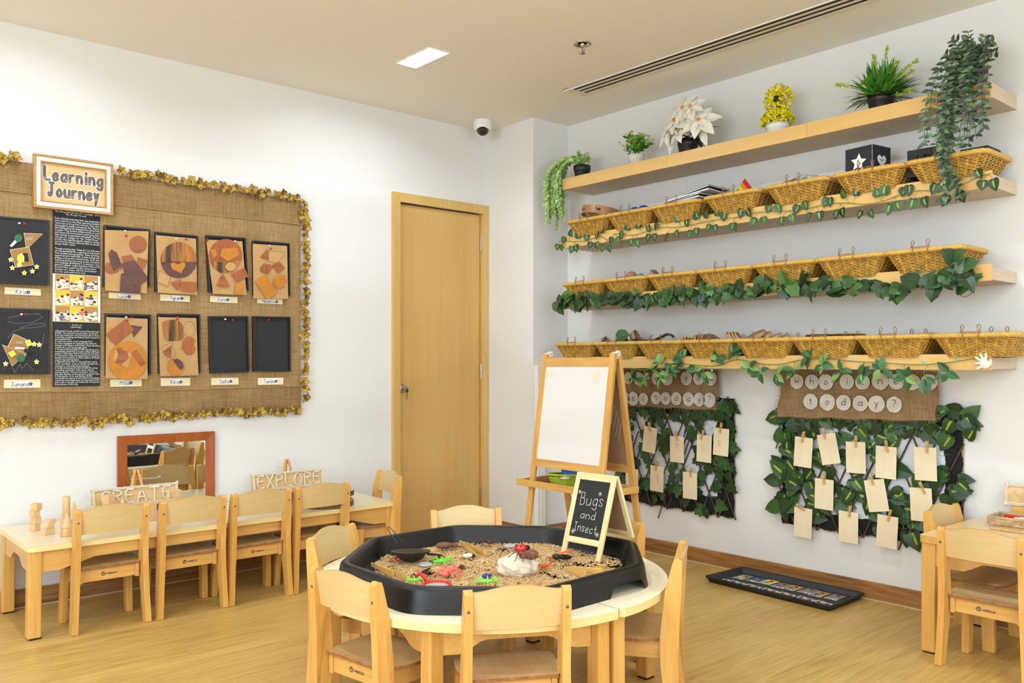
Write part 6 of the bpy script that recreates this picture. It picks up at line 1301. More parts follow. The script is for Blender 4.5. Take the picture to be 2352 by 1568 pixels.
# plaster rock
c = T(1335, 405, TZ+.04); t = thing('plaster_rock', 'cream lumpy plaster rock in the middle of the tray', 'rock', (c.x, c.y, TZ+.016)); mb = MB(); seg, ring_ = 64, 40; vs = []; R3 = Mx.Rotation(YAW-PI/2, 3, 'Z')
for i in range(ring_+1):
    th = PI*i/ring_
    for k in range(seg):
        a = 2*PI*k/seg; n = V((math.sin(th)*math.cos(a), math.sin(th)*math.sin(a), math.cos(th))); q = 1+.22*mn.noise(n*2.2)+.16*(.5-abs(mn.noise(n*4.1)))+.05*mn.noise(n*12)
        p = R3 @ V((n.x*.062*q, n.y*.050*q, n.z*.040*q)); vs.append(p+V((c.x, c.y, TZ+.046)))
mb.add(vs, [(i*seg+k, (i+1)*seg+k, (i+1)*seg+(k+1) % seg, i*seg+(k+1) % seg) for i in range(ring_) for k in range(seg)], True); put('rock_body', mb, mat('plaster_cream', 'E6D7BF', .85, var=.06, bs=60, bmp=.3), t, world=True)
# toy creatures
def bug(name, label, cat, p, ang, s, body, cb, legs=6, cl=None, lr=.0016, L_=.03, up=.012, spread=.9, group=None, extra=None):
    s = s*1.22; lr *= 1.15
    """body: list of (offset along, radius, height factor); legs jointed tubes"""
    t = thing(name, label, cat, tuple(p), 0, group); d = V((math.cos(ang), math.sin(ang), 0)); n = V((-d.y, d.x, 0)); Rm = Mx.Rotation(ang, 3, 'Z'); mb = MB()
    for (o, rx, ry, rz_, oz) in body: mb.ball(p+d*o*s+V((0, 0, oz*s)), (rx*s, ry*s, rz_*s), 16, 10, Rm)
    put('body', mb, cb, t, world=True)
    for k in range(legs//2):
        f = (k/(legs//2-1)-.5) if legs > 2 else 0
        for sg in (-1, 1):
            h = p+d*(f*.016*s)+V((0, 0, .007*s)); a = spread*(f*2)+rnd(-.1, .1); dd = n*sg*math.cos(a)+d*math.sin(a)
            mb = MB(); mb.tube(smoothp([h, h+dd*L_*.4*s+V((0, 0, up*s)), h+dd*L_*.75*s+V((0, 0, up*.3*s)), h+dd*L_*1.1*s+V((0, 0, -.006*s))], 2), [lr*s*(1-.5*q/12) for q in range(16)][:len(smoothp([h]*4, 2))], 6); put('leg', mb, cl or cb, t, world=True)
    if extra: extra(t, p, d, n, s)
    return t
m_tar = mat('tarantula_brown', '7A4E36', .8, var=.15, bs=200, bmp=.4); m_dkb = mat('dark_brown_toy', '43302A', .5, var=.2); m_ora = mat('toy_orange', 'D9581C', .4); m_gn = mat('toy_green', '7BE03A', .35); m_pk = mat('toy_coral', 'F0705A', .35); m_dr = mat('toy_maroon', '5B1A1E', .25); m_gl = mat('clear_lens', 'F2F4F4', .03, alpha=.35, spec=1); m_rt = mat('toy_red', 'CF1F1F', .25, coat=.4)
p = T(1390, 335, TZ+.082); bug('toy_tarantula', 'brown toy tarantula sitting on top of the plaster rock', 'toy spider', p, YAW+1.9, 1.05, [(-.018, .019, .016, .013, .009), (.004, .012, .011, .008, .008)], m_tar, 8, m_tar, .0022, .034, .012, .95)
p = T(1110, 232); bug('toy_spider', 'dark brown long legged toy spider near the back of the tray', 'toy spider', p+V((0, 0, .002)), 1.6, 1.1, [(-.008, .010, .009, .006, .008), (.006, .007, .006, .005, .008)], m_dkb, 8, m_dkb, .0018, .036, .008, .9)
p = T(1225, 285); bug('toy_spider', 'small thin black toy spider beside the ladybug', 'toy spider', p, 1.2, .6, [(-.004, .008, .006, .005, .008)], m_blackm, 8, m_blackm, .0018, .036, .010, .9)
p = T(825, 262); bug('toy_beetle', 'brown many legged toy beetle beside the sieve', 'toy insect', p, YAW-1.35, 1.15, [(-.014, .024, .013, .009, .010), (.014, .010, .009, .007, .009)], m_tar, 10, m_dkb, .0015, .026, .004, .7)
def spots(t, p, d, n, s):
    mb = MB(); mb.ball(p+d*.018*s+V((0, 0, .010*s)), (.009*s, .009*s, .008*s), 12, 8); put('head', mb, m_blackm, t, world=True)
    mb = MB()
    for (a, b) in [(-.012, .008), (0, .013), (-.012, -.008), (0, -.013), (.004, 0), (-.014, 0)]: z = .0095+.0125*math.sqrt(max(0, 1-(a/.019)**2-(b/.017)**2)); mb.ball(p+(d*a+n*b+V((0, 0, z)))*s, (.003*s, .003*s, .0015*s), 8, 5)
    put('spots', mb, m_blackm, t, world=True)
p = T(1360, 280, TZ+.020); bug('toy_ladybug', 'glossy red toy ladybug behind the plaster rock', 'toy insect', p, YAW-PI/2, 1.05, [(0, .019, .017, .0125, .0095)], m_rt, 6, m_blackm, .0012, .014, .002, .8, None, spots)
def wings(t, p, d, n, s):
    for sg, c_ in ((1, m_ora), (-1, mat('roach_black', '201A16', .2))):
        mb = MB(); leaf(mb, p+V((0, 0, .018))+d*.004, d*(-1)+n*sg*-.30+V((0, 0, .45 if sg > 0 else .1)), V((0, 0, 1)), .066, .030, 'oval', -.05, .1); put('wing', mb, c_, t, world=True)
    mb = MB(); mb.ball(p+d*.022+V((0, 0, .009)), (.007, .009, .006), 10, 7); put('head', mb, mat('hornet_yellow', 'E0A02A', .4), t, world=True)
p = T(1640, 345); bug('toy_hornet', 'black toy hornet with a raised orange wing in front of the chalkboard', 'toy insect', p, YAW+1.45, 1.0, [(-.018, .022, .009, .008, .009), (.006, .012, .010, .009, .010)], mat('roach_black', '201A16', .2), 6, mat('roach_black', '201A16', .2), .0016, .024, .006, .8, None, wings)
def stail(t, p, d, n, s):
    mb = MB(); mb.tube(smoothp([p-d*.008+V((0, 0, .006)), p-d*.026+V((0, 0, .012)), p-d*.030+V((0, 0, .028)), p-d*.018+V((0, 0, .036))]), [.004]*13, 7); put('tail', mb, m_ora, t, world=True)
p = T(1535, 408); bug('toy_scorpion', 'orange toy scorpion right of the plaster rock', 'toy insect', p, YAW+2.2, .85, [(0, .014, .007, .005, .006)], m_ora, 8, m_ora, .002, .024, .004, .9, None, stail)
p = T(430, 362); bug('toy_ant', 'shiny reddish brown toy ant in front of the sieve', 'toy insect', p, YAW+.5, .85, [(-.012, .010, .008, .008, .012), (0, .006, .005, .005, .011), (.011, .007, .006, .006, .012)], mat('ant_brown', 'A8471E', .25, coat=.4), 6, mat('ant_brown', 'A8471E', .25), .0018, .022, .010, .8)
p = T(915, 412); bug('toy_beetle', 'small dark maroon toy beetle behind the coral crab', 'toy insect', p, YAW, .62, [(0, .014, .012, .010, .010)], m_dr, 6, m_dr, .0018, .018, .004, .8)
p = T(962, 338); 
def beew(t, p, d, n, s):
    mb = MB(); mb.ball(p-d*.020+V((0, 0, .010)), (.009, .008, .007), 12, 8); put('dark_tail', mb, m_blackm, t, world=True); mb = MB(); mb.tube([p+d*.014+V((0, 0, .010)), p+d*.026+V((0, 0, .014))], .0022, 6); put('yellow_feeler', mb, mat('toy_yellow', 'D8C63A', .4), t, world=True)
bug('toy_grub', 'cream and black toy grub near the rear tweezers', 'toy insect', p, YAW+1.9, .9, [(0, .017, .009, .008, .011)], mat('grub_cream', 'EDE6C8', .4), 6, m_blackm, .0018, .012, -.002, .7, None, beew)
def frog(lb, p, ang, s, c_=m_gn): 
    return bug('toy_grasshopper', lb, 'toy insect', p, ang, s, [(-.006, .022, .006, .005, .008), (.018, .006, .005, .005, .010)], c_, 6, c_, .0018, .024, .012, 1.1, 'green toy grasshoppers')
frog('lime green toy grasshopper right of the left clear magnifier', T(775, 372), YAW-1.2, 1.05); frog('light green toy grasshopper at the front edge behind the near chair', T(1110, 528), YAW-1.6, 1.1, mat('toy_green_pale', '9BEA58', .35)); frog('light green toy grasshopper left of the red magnifier', T(560, 512), YAW-1.4, .8, mat('toy_green_pale', '9BEA58', .35))
p = T(1105, 485); bug('toy_bug', 'dark blue toy bug behind the front green grasshopper', 'toy insect', p, YAW-.9, .75, [(-.006, .016, .009, .009, .010), (.012, .008, .007, .006, .010)], mat('toy_navy', '1A3A9E', .3), 6, mat('toy_navy', '1A3A9E', .3), .002, .018, .006, .8)
def crab(t, p, d, n, s):
    mb = MB()
    for k in range(5): mb.tube([p+d*(.006-.006*k)+n*-.011+V((0, 0, .012)), p+d*(.006-.006*k)+V((0, 0, .0235)), p+d*(.006-.006*k)+n*.011+V((0, 0, .012))], .0016, 6)
    put('blue_stripes', mb, mat('toy_skyblue', '45AEE0', .35), t, world=True)
p = T(815, 462); bug('toy_crab', 'coral and blue striped toy crab with long curved legs', 'toy insect', p, YAW-.3, 1.1, [(-.002, .018, .012, .010, .009), (-.02, .010, .009, .007, .008)], m_pk, 10, m_pk, .0024, .034, .012, .7, None, crab)
p = T(1958, 405); bug('toy_bug', 'small yellow toy bug at the right of the tray', 'toy insect', p, 0, .55, [(0, .014, .007, .005, .005)], mat('toy_mustard', 'D9A52A', .4), 6, mat('toy_mustard', 'D9A52A', .4), .0018, .02, .004, .8)
mb = MB(); q = T(1630, 512); leaf(mb, q, (1, -.6, .1), (0, 0, 1), .028, .008, 'oval'); single('grass_clipping', mb, m_gr[1], 'thin green leaf blade by the front rim of the tray', 'leaf', tuple(q))
mb = MB(); q = T(1340, 515); mb.ball(q, (.006, .005, .004), 8, 6); single('orange_bead', mb, m_ora, 'tiny orange bead by the front rim of the tray', 'bead', tuple(q))
def magnifier(lb, cpt, hpt, R_, mr, th=.004, hm=None, hr=.004):
    t = thing('magnifying_glass', lb, 'magnifying glass', tuple(cpt)); mb = MB(); mb.tube([cpt+V((R_*math.cos(a), R_*math.sin(a), .004)) for a in [2*PI*k/36 for k in range(36)]], th, 8, True); put('lens_ring', mb, mr, t, world=True)
    mb = MB(); mb.lathe([(0, .006), (R_*.6, .0055), (R_, .003), (R_, .002), (0, .001)], cpt, 30); put('lens', mb, m_gl, t, world=True)
    d = (hpt-cpt).normalized(); a = cpt+d*R_; mb = MB(); mb.tube([a+V((0, 0, .004)), a.lerp(hpt, .35)+V((0, 0, .004)), a.lerp(hpt, .7)+V((0, 0, .006)), hpt+V((0, 0, .007))], [hr*.6, hr*.8, hr*1.5, hr*1.3], 10); mb.ball(hpt+V((0, 0, .007)), hr*1.35, 10, 8); put('handle', mb, hm or mr, t, world=True)
magnifier('red plastic magnifying glass at the front left of the tray', T(728, 543), T(602, 478), .044, m_rt, .0058, None, .0085)
m_clr = mat('clear_ring', 'DADCDC', .08, alpha=.6, spec=.9)
magnifier('clear round magnifier with black handle at the left of the tray', T(645, 385), T(742, 342), .021, m_clr, .003, m_blackm, .004)
magnifier('clear round magnifier with black handle near the back of the tray', T(1280, 244), T(1245, 214), .021, m_clr, .003, m_blackm, .004)
mb = MB(); a, b = T(605, 448), T(680, 405); mb.tube([a, a.lerp(b, .5), b], [.004, .0075, .003], 8, flat=.5); single('black_scoop', mb, m_blackm, 'small flat black plastic scoop in front of the left clear magnifier', 'scoop', tuple(a))

# small A-frame chalkboard
t = thing('chalkboard_sign', 'small wooden A frame chalkboard reading Bugs and Insect standing in the tray', 'chalkboard', (2.28, 2.175, TZ+.016))
B0 = V((2.214, 2.268, TZ+.016)); B1 = V((2.226, 2.082, TZ+.016)); T0 = V((2.300, 2.266, .722)); T1 = V((2.318, 2.084, .718))
uu = (B1-B0).normalized(); vv = (T0-B0).normalized(); nn = uu.cross(vv).normalized(); nn = nn if nn.x < 0 else -nn; Wd = (B1-B0).length; Hd = (T0-B0).length
def P3(u, v, o=0): return B0+uu*u+vv*v+nn*o
def bar(u0, v0, u1, v1, o0, o1, m, nm, bev=.002, par=None):
    mb = MB(); mb.hexa([P3(u0, v0, o0), P3(u1, v0, o0), P3(u1, v1, o0), P3(u0, v1, o0), P3(u0, v0, o1), P3(u1, v0, o1), P3(u1, v1, o1), P3(u0, v1, o1)]); return put(nm, mb, m, par or t, bev, world=True)
bar(0, 0, .021, Hd, -.010, 0, m_pale, 'post'); bar(Wd-.021, 0, Wd, Hd, -.010, 0, m_pale, 'post'); bar(.021, Hd-.026, Wd-.021, Hd, -.010, 0, m_paley, 'top_rail'); bar(.021, .050, Wd-.021, .072, -.010, 0, m_paley, 'bottom_rail')
bd = bar(.019, .070, Wd-.019, Hd-.024, -.007, -.003, m_board, 'slate_panel', 0)
mb = MB(); fn = lambda u, v: P3(u, v, -.0022); um = Wd/2
for txt, v, sz, mw in (('Bugs', .192, .046, .104), ('and', .142, .030, .068), ('Insect', .094, .032, .104)):
    write(mb, txt, fn, um+(.002 if txt == 'Bugs' else -.002), v, sz, .0019, 'c', 2.6, 1, mw, True, .05)
for (u, v, s_) in [(.032, .236, .008), (.128, .238, .008), (.036, .078+.012, .010), (Wd-.036, .078+.014, .010)]:
    for k in range(3): a = k*PI/3+.3; mb.k = 0; ribbon(mb, [[(u-s_*math.cos(a), v-s_*math.sin(a)), (u+s_*math.cos(a), v+s_*math.sin(a))]], .0017, fn, False)
put('chalk_lettering', mb, m_chalk, bd, world=True)
R0 = V((2.392, 2.262, TZ+.0765)); R1 = V((2.400, 2.076, TZ+.0765)); S0 = T0+V((.010, 0, -.004)); S1 = T1+V((.010, 0, -.004)); P_bak = (B0, uu, vv, nn)
B0 = R0; uu = (R1-R0).normalized(); vv = (S0-R0).normalized(); nn = uu.cross(vv).normalized(); nn = nn if nn.x < 0 else -nn; H2 = (S0-R0).length
bar(0, 0, .021, H2, -.010, 0, m_pale, 'post'); bar(Wd-.021, 0, Wd, H2, -.010, 0, m_pale, 'post'); bar(.021, H2-.026, Wd-.021, H2, -.010, 0, m_paley, 'top_rail'); bar(.021, .004, Wd-.021, .024, -.010, 0, m_paley, 'bottom_rail'); bar(.019, .022, Wd-.019, H2-.024, -.007, -.003, mat('hardboard', 'A58060', .8, var=.08, bs=20), 'hardboard_panel', 0)

# ================================================================== THINGS ON THE LOW TABLE
gB = 'wooden blocks on the long low table'
def blk(shape, lb, x, y, z, dims, rz=.0, nm='wooden_block', m=m_block):
    mb = MB(); a, b, c = dims
    if shape == 'box': mb.box((-a/2, -b/2, 0), (a/2, b/2, c))
    elif shape == 'cyl': mb.lathe([(0, 0), (a/2, 0), (a/2, c), (0, c)], seg=28)
    elif shape == 'cone': mb.lathe([(0, 0), (a/2, 0), (.0006, c)], seg=32)
    elif shape == 'wedge': mb.prism([(-a/2, -b/2, 0), (a/2, -b/2, 0), (a/2, -b/2, c)], [(-a/2, b/2, 0), (a/2, b/2, 0), (a/2, b/2, c)])
    elif shape == 'tri': mb.prism([(-a/2, -b/2, 0), (a/2, -b/2, 0), (0, -b/2, c)], [(-a/2, b/2, 0), (a/2, b/2, 0), (0, b/2, c)])
    elif shape == 'arch': P = [(-a/2, 0), (a/2, 0)]+[(a/2*math.cos(t_), c-a/2+a/2*math.sin(t_)) for t_ in [PI*k/14 for k in range(15)]]; mb.prism([(p[0], -b/2, p[1]) for p in P], [(p[0], b/2, p[1]) for p in P])
    elif shape == 'para': mb.hexa([(-a/2, -b/2, 0), (a/2*.3, -b/2, 0), (a/2*.3, b/2, 0), (-a/2, b/2, 0), (-a/2*.3, -b/2, c), (a/2, -b/2, c), (a/2, b/2, c), (-a/2*.3, b/2, c)])
    elif shape == 'hex': P = [(a/2*math.cos(t_), c/2+c/2*math.sin(t_)) for t_ in [PI/3*k for k in range(6)]]; mb.prism([(p[0], -b/2, p[1]) for p in P], [(p[0], b/2, p[1]) for p in P])
    o = put(nm, mb, m, bevel=.0015, loc=(x, y, z), rot=(0, 0, rz), label=lb, cat='block', group=gB); o.modifiers['bevel'].angle_limit = .7; return o
z0 = TLZ+.0005
for k, (dx, w_) in enumerate([('lowest', 0), ('second from the bottom', .004), ('second from the top', -.001), ('topmost', .006)]): blk('box', dx+' wooden cube of the small tower on the low table', .912+w_, 4.283, z0+.0302*k, (.032, .032, .030), [.5, .35, .42, .62][k])
blk('box', 'wooden block under the slanted wooden block', .935, 4.150, z0, (.046, .030, .028), .35); blk('para', 'slanted wooden block lying on a short block', .942, 4.150, z0+.0285, (.052, .028, .034), .35)
blk('box', 'upright wooden block below the tall wooden cylinder', 1.035, 4.262, z0, (.034, .034, .050), .3); blk('cyl', 'tall wooden cylinder standing on a block at the table left', 1.035, 4.262, z0+.0505, (.031, .031, .092))
blk('tri', 'pointed wooden triangle standing behind the cone', 1.045, 4.170, z0, (.050, .020, .128), .2)
blk('cyl', 'round pale log piece under the wooden cone', .990, 4.060, z0, (.056, .056, .036), 0, 'log_piece', wood('pale_log', 'EBC68A', 'D0A15E', 2, 2)); blk('cone', 'wooden cone standing on a round log piece', .990, 4.060, z0+.0365, (.050, .050, .068))
blk('arch', 'wooden block with a rounded top behind the first chair', 1.135, 4.20, z0, (.034, .028, .098), -.2)
blk('box', 'tall square wooden block left of the CREATE sign', 1.215, 4.262, z0, (.040, .040, .130), .5); blk('cone', 'pointed wooden cone in front of the letter C', 1.262, 4.21, z0+.045, (.046, .046, .078)); blk('cyl', 'wooden cylinder carrying the cone in front of the letter C', 1.262, 4.21, z0, (.044, .044, .045))
blk('box', 'tall thin wooden block in front of the letters T and E', 1.500, 4.160, z0+.062, (.022, .022, .078), .2); blk('box', 'wooden block below the tall thin block in front of the sign', 1.500, 4.160, z0, (.034, .030, .0615), .1)
blk('cyl', 'wooden cylinder left of the tall thin block', 1.470, 4.20, z0+.07, (.022, .022, .055)); blk('box', 'wooden block under the short cylinder', 1.470, 4.20, z0, (.030, .030, .0695), .3)
blk('hex', 'faceted wooden block highest beside the second chair', 1.445, 4.105, z0+.0755, (.040, .022, .036), -.2); blk('hex', 'faceted wooden block in the middle of the stack by the second chair', 1.445, 4.105, z0+.0365, (.036, .024, .0385), .1); blk('box', 'square wooden block at the foot of the faceted blocks', 1.445, 4.105, z0, (.034, .034, .036), .3)
blk('box', 'flat wooden block bridging in front of the letter E', 1.392, 4.185, z0+.078, (.044, .022, .016), .1); blk('box', 'upright wooden block carrying the flat bridge block', 1.392, 4.185, z0, (.026, .024, .0775), .1)

def rope_sign(name, label, word, cx, cy, z0, W_, H_, yaw, tilt, easel=True, ez=.60, edx=0, elb=''):
    t = thing(name, label, 'sign', (cx, cy, z0)); M_ = Mx.Translation((cx, cy, z0)) @ Mx.Rotation(yaw, 4, 'Z') @ Mx.Rotation(-tilt, 4, 'X')
    mb = MB(); mb.T = M_; mb.box((-W_/2, 0, 0), (W_/2, .012, H_)); put('wood_plank', mb, wood('sign_plank', 'E5C795', 'C99F62', 0, .8, .6, contrast=1.2), t, .002, world=True)
    mb = MB(); mb.T = M_; h = W_/2-.006
    for a, b in [((-h, H_-.005), (h, H_-.005)), ((-h, .005), (h, .005)), ((-h+.004, .0), (-h+.002, H_)), ((h-.004, .0), (h-.002, H_))]:
        for o in (-.003, .003): A, B = V((a[0], -.004, a[1])), V((b[0], -.004, b[1])); dd = (B-A).normalized(); nn2 = V((dd.z, 0, -dd.x)); mb.tube([A.lerp(B, k/30)+nn2*(o+.001*math.sin(k*2.1)) for k in range(31)], .0028, 6)
    for a in ((-h, 0), (h, 0), (-h, H_), (h, H_)): mb.ball((a[0], -.003, a[1]), (.008, .006, .007), 8, 6, wob=.2)
    put('rope_border', mb, m_rope, t, world=True)
    if word:
        ls, w0 = textlines(word, H_*.68, 3.0); q = min(1, (W_-.06)/w0); mb = MB(); mb.T = M_
        for pl in ls:
            P = [V(((p[0]-w0/2)*q, -.0045, H_*.16+p[1])) for p in pl]; mb.tube(P, .0036, 7); mb.ball(P[0], .0052, 8, 6); mb.ball(P[-1], .0052, 8, 6)
        put('rope_letters', mb, m_rope, t, world=True)
    if easel:
        e = thing('mini_easel', elb, 'easel', (cx+edx, cy+.03, TLZ)); yb_ = cy+.035; ax_ = cx+edx
        for sx, dy in ((-1, 0), (1, 0), (0, .035)):
            mb = MB(); A = V((ax_+sx*.058, yb_-.018 if sx else yb_+.055, TLZ)); B = V((ax_+sx*.006, yb_+.012 if sx else yb_+.018, ez)); w2 = .006; u_ = V((w2, 0, 0)); v2 = V((0, .005, 0))
            mb.hexa([A-u_-v2, A+u_-v2, A+u_+v2, A-u_+v2, B-u_-v2, B+u_-v2, B+u_+v2, B-u_+v2]); put('leg', mb, m_pine, e, .001, world=True)
        mb = MB(); mb.box((ax_-.06, cy-.020, z0-.014), (ax_+.06, cy+.040, z0-.0005)); put('ledge', mb, m_pinex, e, .001, world=True)
        mb = MB(); mb.tube([(ax_-.02, yb_+.010, ez-.02), (ax_+.02, yb_+.010, ez-.02)], .0018, 6); put('brass_pin', mb, m_brass, e, world=True)
rope_sign('create_sign', 'wooden plank sign with rope letters reading CREATE, behind the blocks', 'CREATE', 1.368, 4.345, .442, .405, .090, 0, .12, True, .606, .012, 'miniature wooden easel holding the CREATE sign, in front of the mirror')
rope_sign('explore_sign', 'wooden plank sign with rope letters reading EXPLORE, on the long table', 'EXPLORE', 2.170, 4.345, .444, .420, .092, -.01, .12, True, .598, .01, 'miniature wooden easel holding the EXPLORE sign against the white wall')
m_bark = mat('bark', '7A5B3C', .9, var=.25, bs=90, bmp=.6); m_cut = wood('log_cut', 'DDBB86', 'C49A60', 2, 2, .7)
t = thing('log_slice_tier', 'tiered stand of round log slices behind the fourth chair', 'log stand', (2.232, 4.055, TLZ))
for k, (z, r) in enumerate([(.0, .150), (.050, .150)]):
    mb = MB(); n = 56; ed = [(r*(1+.03*math.sin(3*a+k)+.012*math.sin(7*a))*math.cos(a), r*(1+.03*math.sin(3*a+k)+.012*math.sin(7*a))*math.sin(a)) for a in [2*PI*j/n for j in range(n)]]
    mb.k = 0; A = [(a, b, z+.002) for a, b in ed]; B = [(a, b, z+.028) for a, b in ed]; mb.add(A+B, [(i, (i+1) % n, n+(i+1) % n, n+i) for i in range(n)]); mb.k = 1; mb.poly(B); mb.poly(A[::-1]); put('log_slice', mb, [m_bark, m_cut], t)
for (dx, dy) in ((-.08, -.02), (.06, .06), (.05, -.07), (-.05, .08)): mb = MB(); mb.lathe([(0, .028), (.014, .028), (.014, .052), (0, .052)], (dx, dy, 0), 14); put('log_spacer', mb, m_bark, t)
for k in range(3):
    mb = MB(); z = TLZ+.0005+.026*k; mb.lathe([(0, 0), (.024, 0), (.024, .0255), (0, .0255)], (2.040, 4.085, z), 22); o = single('log_piece', mb, m_bark, 'small bark covered log piece stacked left of the log stand, '+['lowest', 'middle', 'topmost'][k], 'log piece', (2.040, 4.085, z), .002, 'small log pieces in a stack')

# ================================================================== RIGHT HAND TABLE THINGS
rope_sign('rope_trim_sign', 'wooden plank sign with rope border leaning on the wall at the right edge', '', 3.945, 1.365-.20, .535, .40, .088, -PI/2+.02, .16, False)
mb = MB(); 
for k in range(3): mb.tube([(3.925-.004*k, 1.272-.006*k, .552+.004*k), (3.925, 1.255-.004*k, .560+.006*k)], .004, 6)
put('rope_knots', mb, m_rope, [o for o in bpy.data.objects if o.name.startswith('rope_trim_sign')][0], world=True)
mb = MB(); mb.box((3.930, 1.0, TRZ), (3.962, 1.33, .534)); single('sign_stand', mb, m_pinex, 'low wooden rest carrying the rope trimmed sign at the right edge', 'stand', (3.946, 1.165, TRZ), .002)
t = thing('seagrass_basket', 'shallow rectangular woven seagrass basket on the right hand table', 'basket', (3.86, 1.20, TRZ+.012)); bx0, bx1, by0, by1 = 3.790, 3.922, 1.03, 1.372; m_sg = mat('seagrass', 'C4A478', .8, var=.25, bs=120, bmp=.4)
rp = resample([(bx0, by0), (bx1, by0), (bx1, by1), (bx0, by1)], 90)
for nm, r0, zz in (('woven_side', .0042, [.006, .014, .022]), ('rim', .0052, [.031])):
    mb = MB()
    for r_, z in enumerate(zz):
        for o in (0, 1): mb.tube([(x, y, TRZ+.012+z+.0022*math.sin(i*1.1+PI*o+r_)) for i, (x, y) in enumerate(rp)], r0, 6, True)
    put(nm, mb, m_sg, t, world=True)
mb = MB(); mb.box((bx0, by0, TRZ+.013), (bx1, by1, TRZ+.017)); put('base', mb, mat('seagrass_dark', '7A5E3C', .9), t, world=True)
mb = MB(); mb.box((3.735, .98, TRZ+.0005), (3.925, 1.345, TRZ+.012)); single('wooden_board', mb, m_cut, 'flat brown wooden board under the seagrass basket', 'board', (3.83, 1.16, TRZ), .003)
mb = MB(); mb.tube([(3.880, 1.335, TRZ+.040), (3.874, 1.315, TRZ+.041), (3.868, 1.28, TRZ+.040), (3.86, 1.22, TRZ+.040)], [.007, .0095, .008, .007], 10); mb.ball((3.880, 1.335, TRZ+.040), .0075, 10, 8); single('toy_knife', mb, m_rt, 'red handled tool lying in the seagrass basket', 'tool', (3.87, 1.28, TRZ+.03))
mb = MB(); mb.tube([(3.845, 1.285, TRZ+.040), (3.84, 1.265, TRZ+.042), (3.835, 1.18, TRZ+.042), (3.83, 1.10, TRZ+.042)], [.007, .011, .012, .012], 10, flat=.6); mb.ball((3.845, 1.285, TRZ+.040), (.008, .008, .006), 10, 8); single('white_brush', mb, m_white, 'white rounded plastic piece in front of the red handle', 'tool', (3.84, 1.20, TRZ+.03))

# ================================================================== FLOOR TRAY
RZ0 = .030; c4 = [onZ(*p, RZ0) for p in ((1617, 1322), (1704, 1301), (1988, 1361), (1908, 1392))]; fc = sum(c4, V())/4
ex = max(p.x for p in c4); c4 = [V((min(p.x, XR-.018), p.y, 0)) for p in c4]
t = thing('photo_tray', 'black shallow rectangular floor tray of photos beside the skirting', 'tray', (fc.x, fc.y, 0))
def q4(s_, z): cc = sum(c4, V())/4; return [V((cc.x+(p.x-cc.x)*s_[0], cc.y+(p.y-cc.y)*s_[1], z)) for p in c4]
def rnd4(Q, k=.02):
    out = []
    for i in range(4):
        P = Q[i]; a = (Q[i-1]-P).normalized()*k; b = (Q[(i+1) % 4]-P).normalized()*k
        for j in range(5): f = j/4; out.append((P+a)*(1-f)**2+P*2*f*(1-f)+(P+b)*f*f)
    return out
LV = [rnd4(q4((.90, .955), .0)), rnd4(q4((.96, .98), .018)), rnd4(q4((1, 1), .024)), rnd4(q4((1.0, 1.0), .031)), rnd4(q4((.95, .98), .031)), rnd4(q4((.93, .965), .025)), rnd4(q4((.84, .93), .006))]
mb = MB(); n = 20; mb.add([p for l in LV for p in l], [(k*n+i, k*n+(i+1) % n, (k+1)*n+(i+1) % n, (k+1)*n+i) for k in range(6) for i in range(n)], True); mb.poly(LV[-1]); put('tray_shell', mb, mat('tray_charcoal', '222327', .5, bmp=.1, bs=300), t, world=True)
O0 = q4((.80, .90), 0); 
def TP(u, v): a = O0[0].lerp(O0[3], u); b = O0[1].lerp(O0[2], u); return a.lerp(b, v)   # u along the length from the far left end, v towards the wall
NMS = ['Tamim', 'Mila', 'Juno', 'Luce', 'Tigran', 'Sasha', 'Nikoletta', 'Jumana']; wallc = [9, 5, 0, 9, 7, 9, 7, 9]
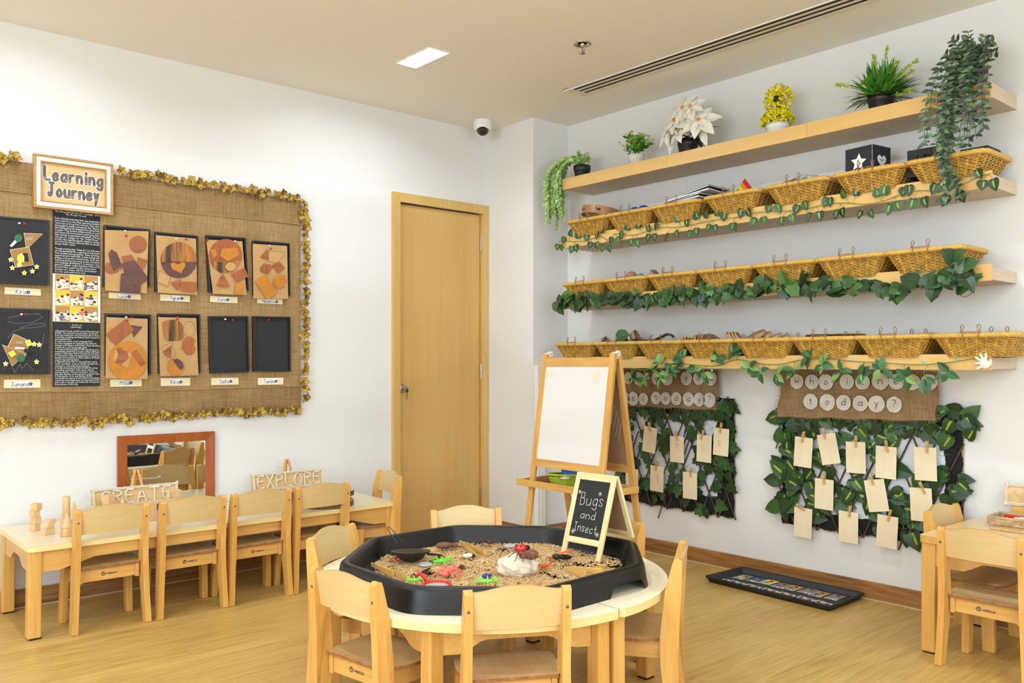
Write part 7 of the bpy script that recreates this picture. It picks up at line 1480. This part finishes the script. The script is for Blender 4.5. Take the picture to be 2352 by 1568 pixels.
for i in range(8):
    u0 = .03+.115*i+(.01 if i % 2 else 0); lb = 'photo card in the wall side row of the floor tray, '+['first', 'second', 'third', 'fourth', 'fifth', 'sixth', 'seventh', 'last'][i]+' from its far end'
    u1 = u0+.105; vv0 = .50+.02*(i % 3); vv1 = vv0+.40; z = .0075+.0006*(i % 2); F = lambda u, v, k=0: TP(u0+(u1-u0)*u, vv0+(vv1-vv0)*v)+V((0, 0, z+.0003*k))
    q = thing('photo_card', lb, 'photo card', tuple(F(.5, .5)), 0, 'wall side photo cards in the floor tray'); mb = MB(); mb.k = 4; mb.poly([F(0, 0), F(1, 0), F(1, 1), F(0, 1)]); mb.k = wallc[i]; mb.poly([F(0, .25, 1), F(1, .25, 1), F(1, 1, 1), F(0, 1, 1)])
    mb.k = rn.choice([5, 0, 9, 6]); mb.poly([F(.2+.35*math.cos(a)*.6+.2, .45+.22*math.sin(a), 2) for a in [2*PI*k/12 for k in range(12)]]); mb.k = 3; mb.poly([F(.5+.16*math.cos(a), .62+.14*math.sin(a), 3) for a in [2*PI*k/12 for k in range(12)]]); mb.k = 2; mb.poly([F(.52+.17*math.cos(a), .75+.10*math.sin(a), 4) for a in [2*PI*k/12 for k in range(12)]]); put('print', mb, PC, q, world=True)
    mb = MB(); write(mb, NMS[i], lambda u, v: F(u, v, 2), .08, .06, .13, .03, 'l', 2, 1, .55); put('name_text', mb, m_ink, q, world=True)
    mb = MB(); mb.poly([F(.82+.07*math.cos(a), .12+.08*math.sin(a), 2) for a in [2*PI*k/8 for k in range(8)]]); put('flower_mark', mb, m_purp, q, world=True)
for i in range(13):
    u0 = .02+.073*i+(.010 if i > 4 else 0)+(.012 if i > 8 else 0); F = lambda u, v, k=0: TP(u0+.066*u, .04+.03*(i % 2)+.26*v)+V((0, 0, .0075+.0003*k))
    q = thing('portrait_card', 'small white portrait card in the room side row of the floor tray', 'photo card', tuple(F(.5, .5)), 0, 'small portrait cards in the floor tray'); mb = MB(); mb.k = 4; mb.poly([F(0, 0), F(1, 0), F(1, 1), F(0, 1)])
    mb.k = 3; mb.poly([F(.5+.26*math.cos(a), .42+.26*math.sin(a), 1) for a in [2*PI*k/12 for k in range(12)]]); mb.k = 2; mb.poly([F(.5+.28*math.cos(a), .66+.18*math.sin(a), 2) for a in [2*PI*k/12 for k in range(12)]]); put('print', mb, PC, q, world=True)
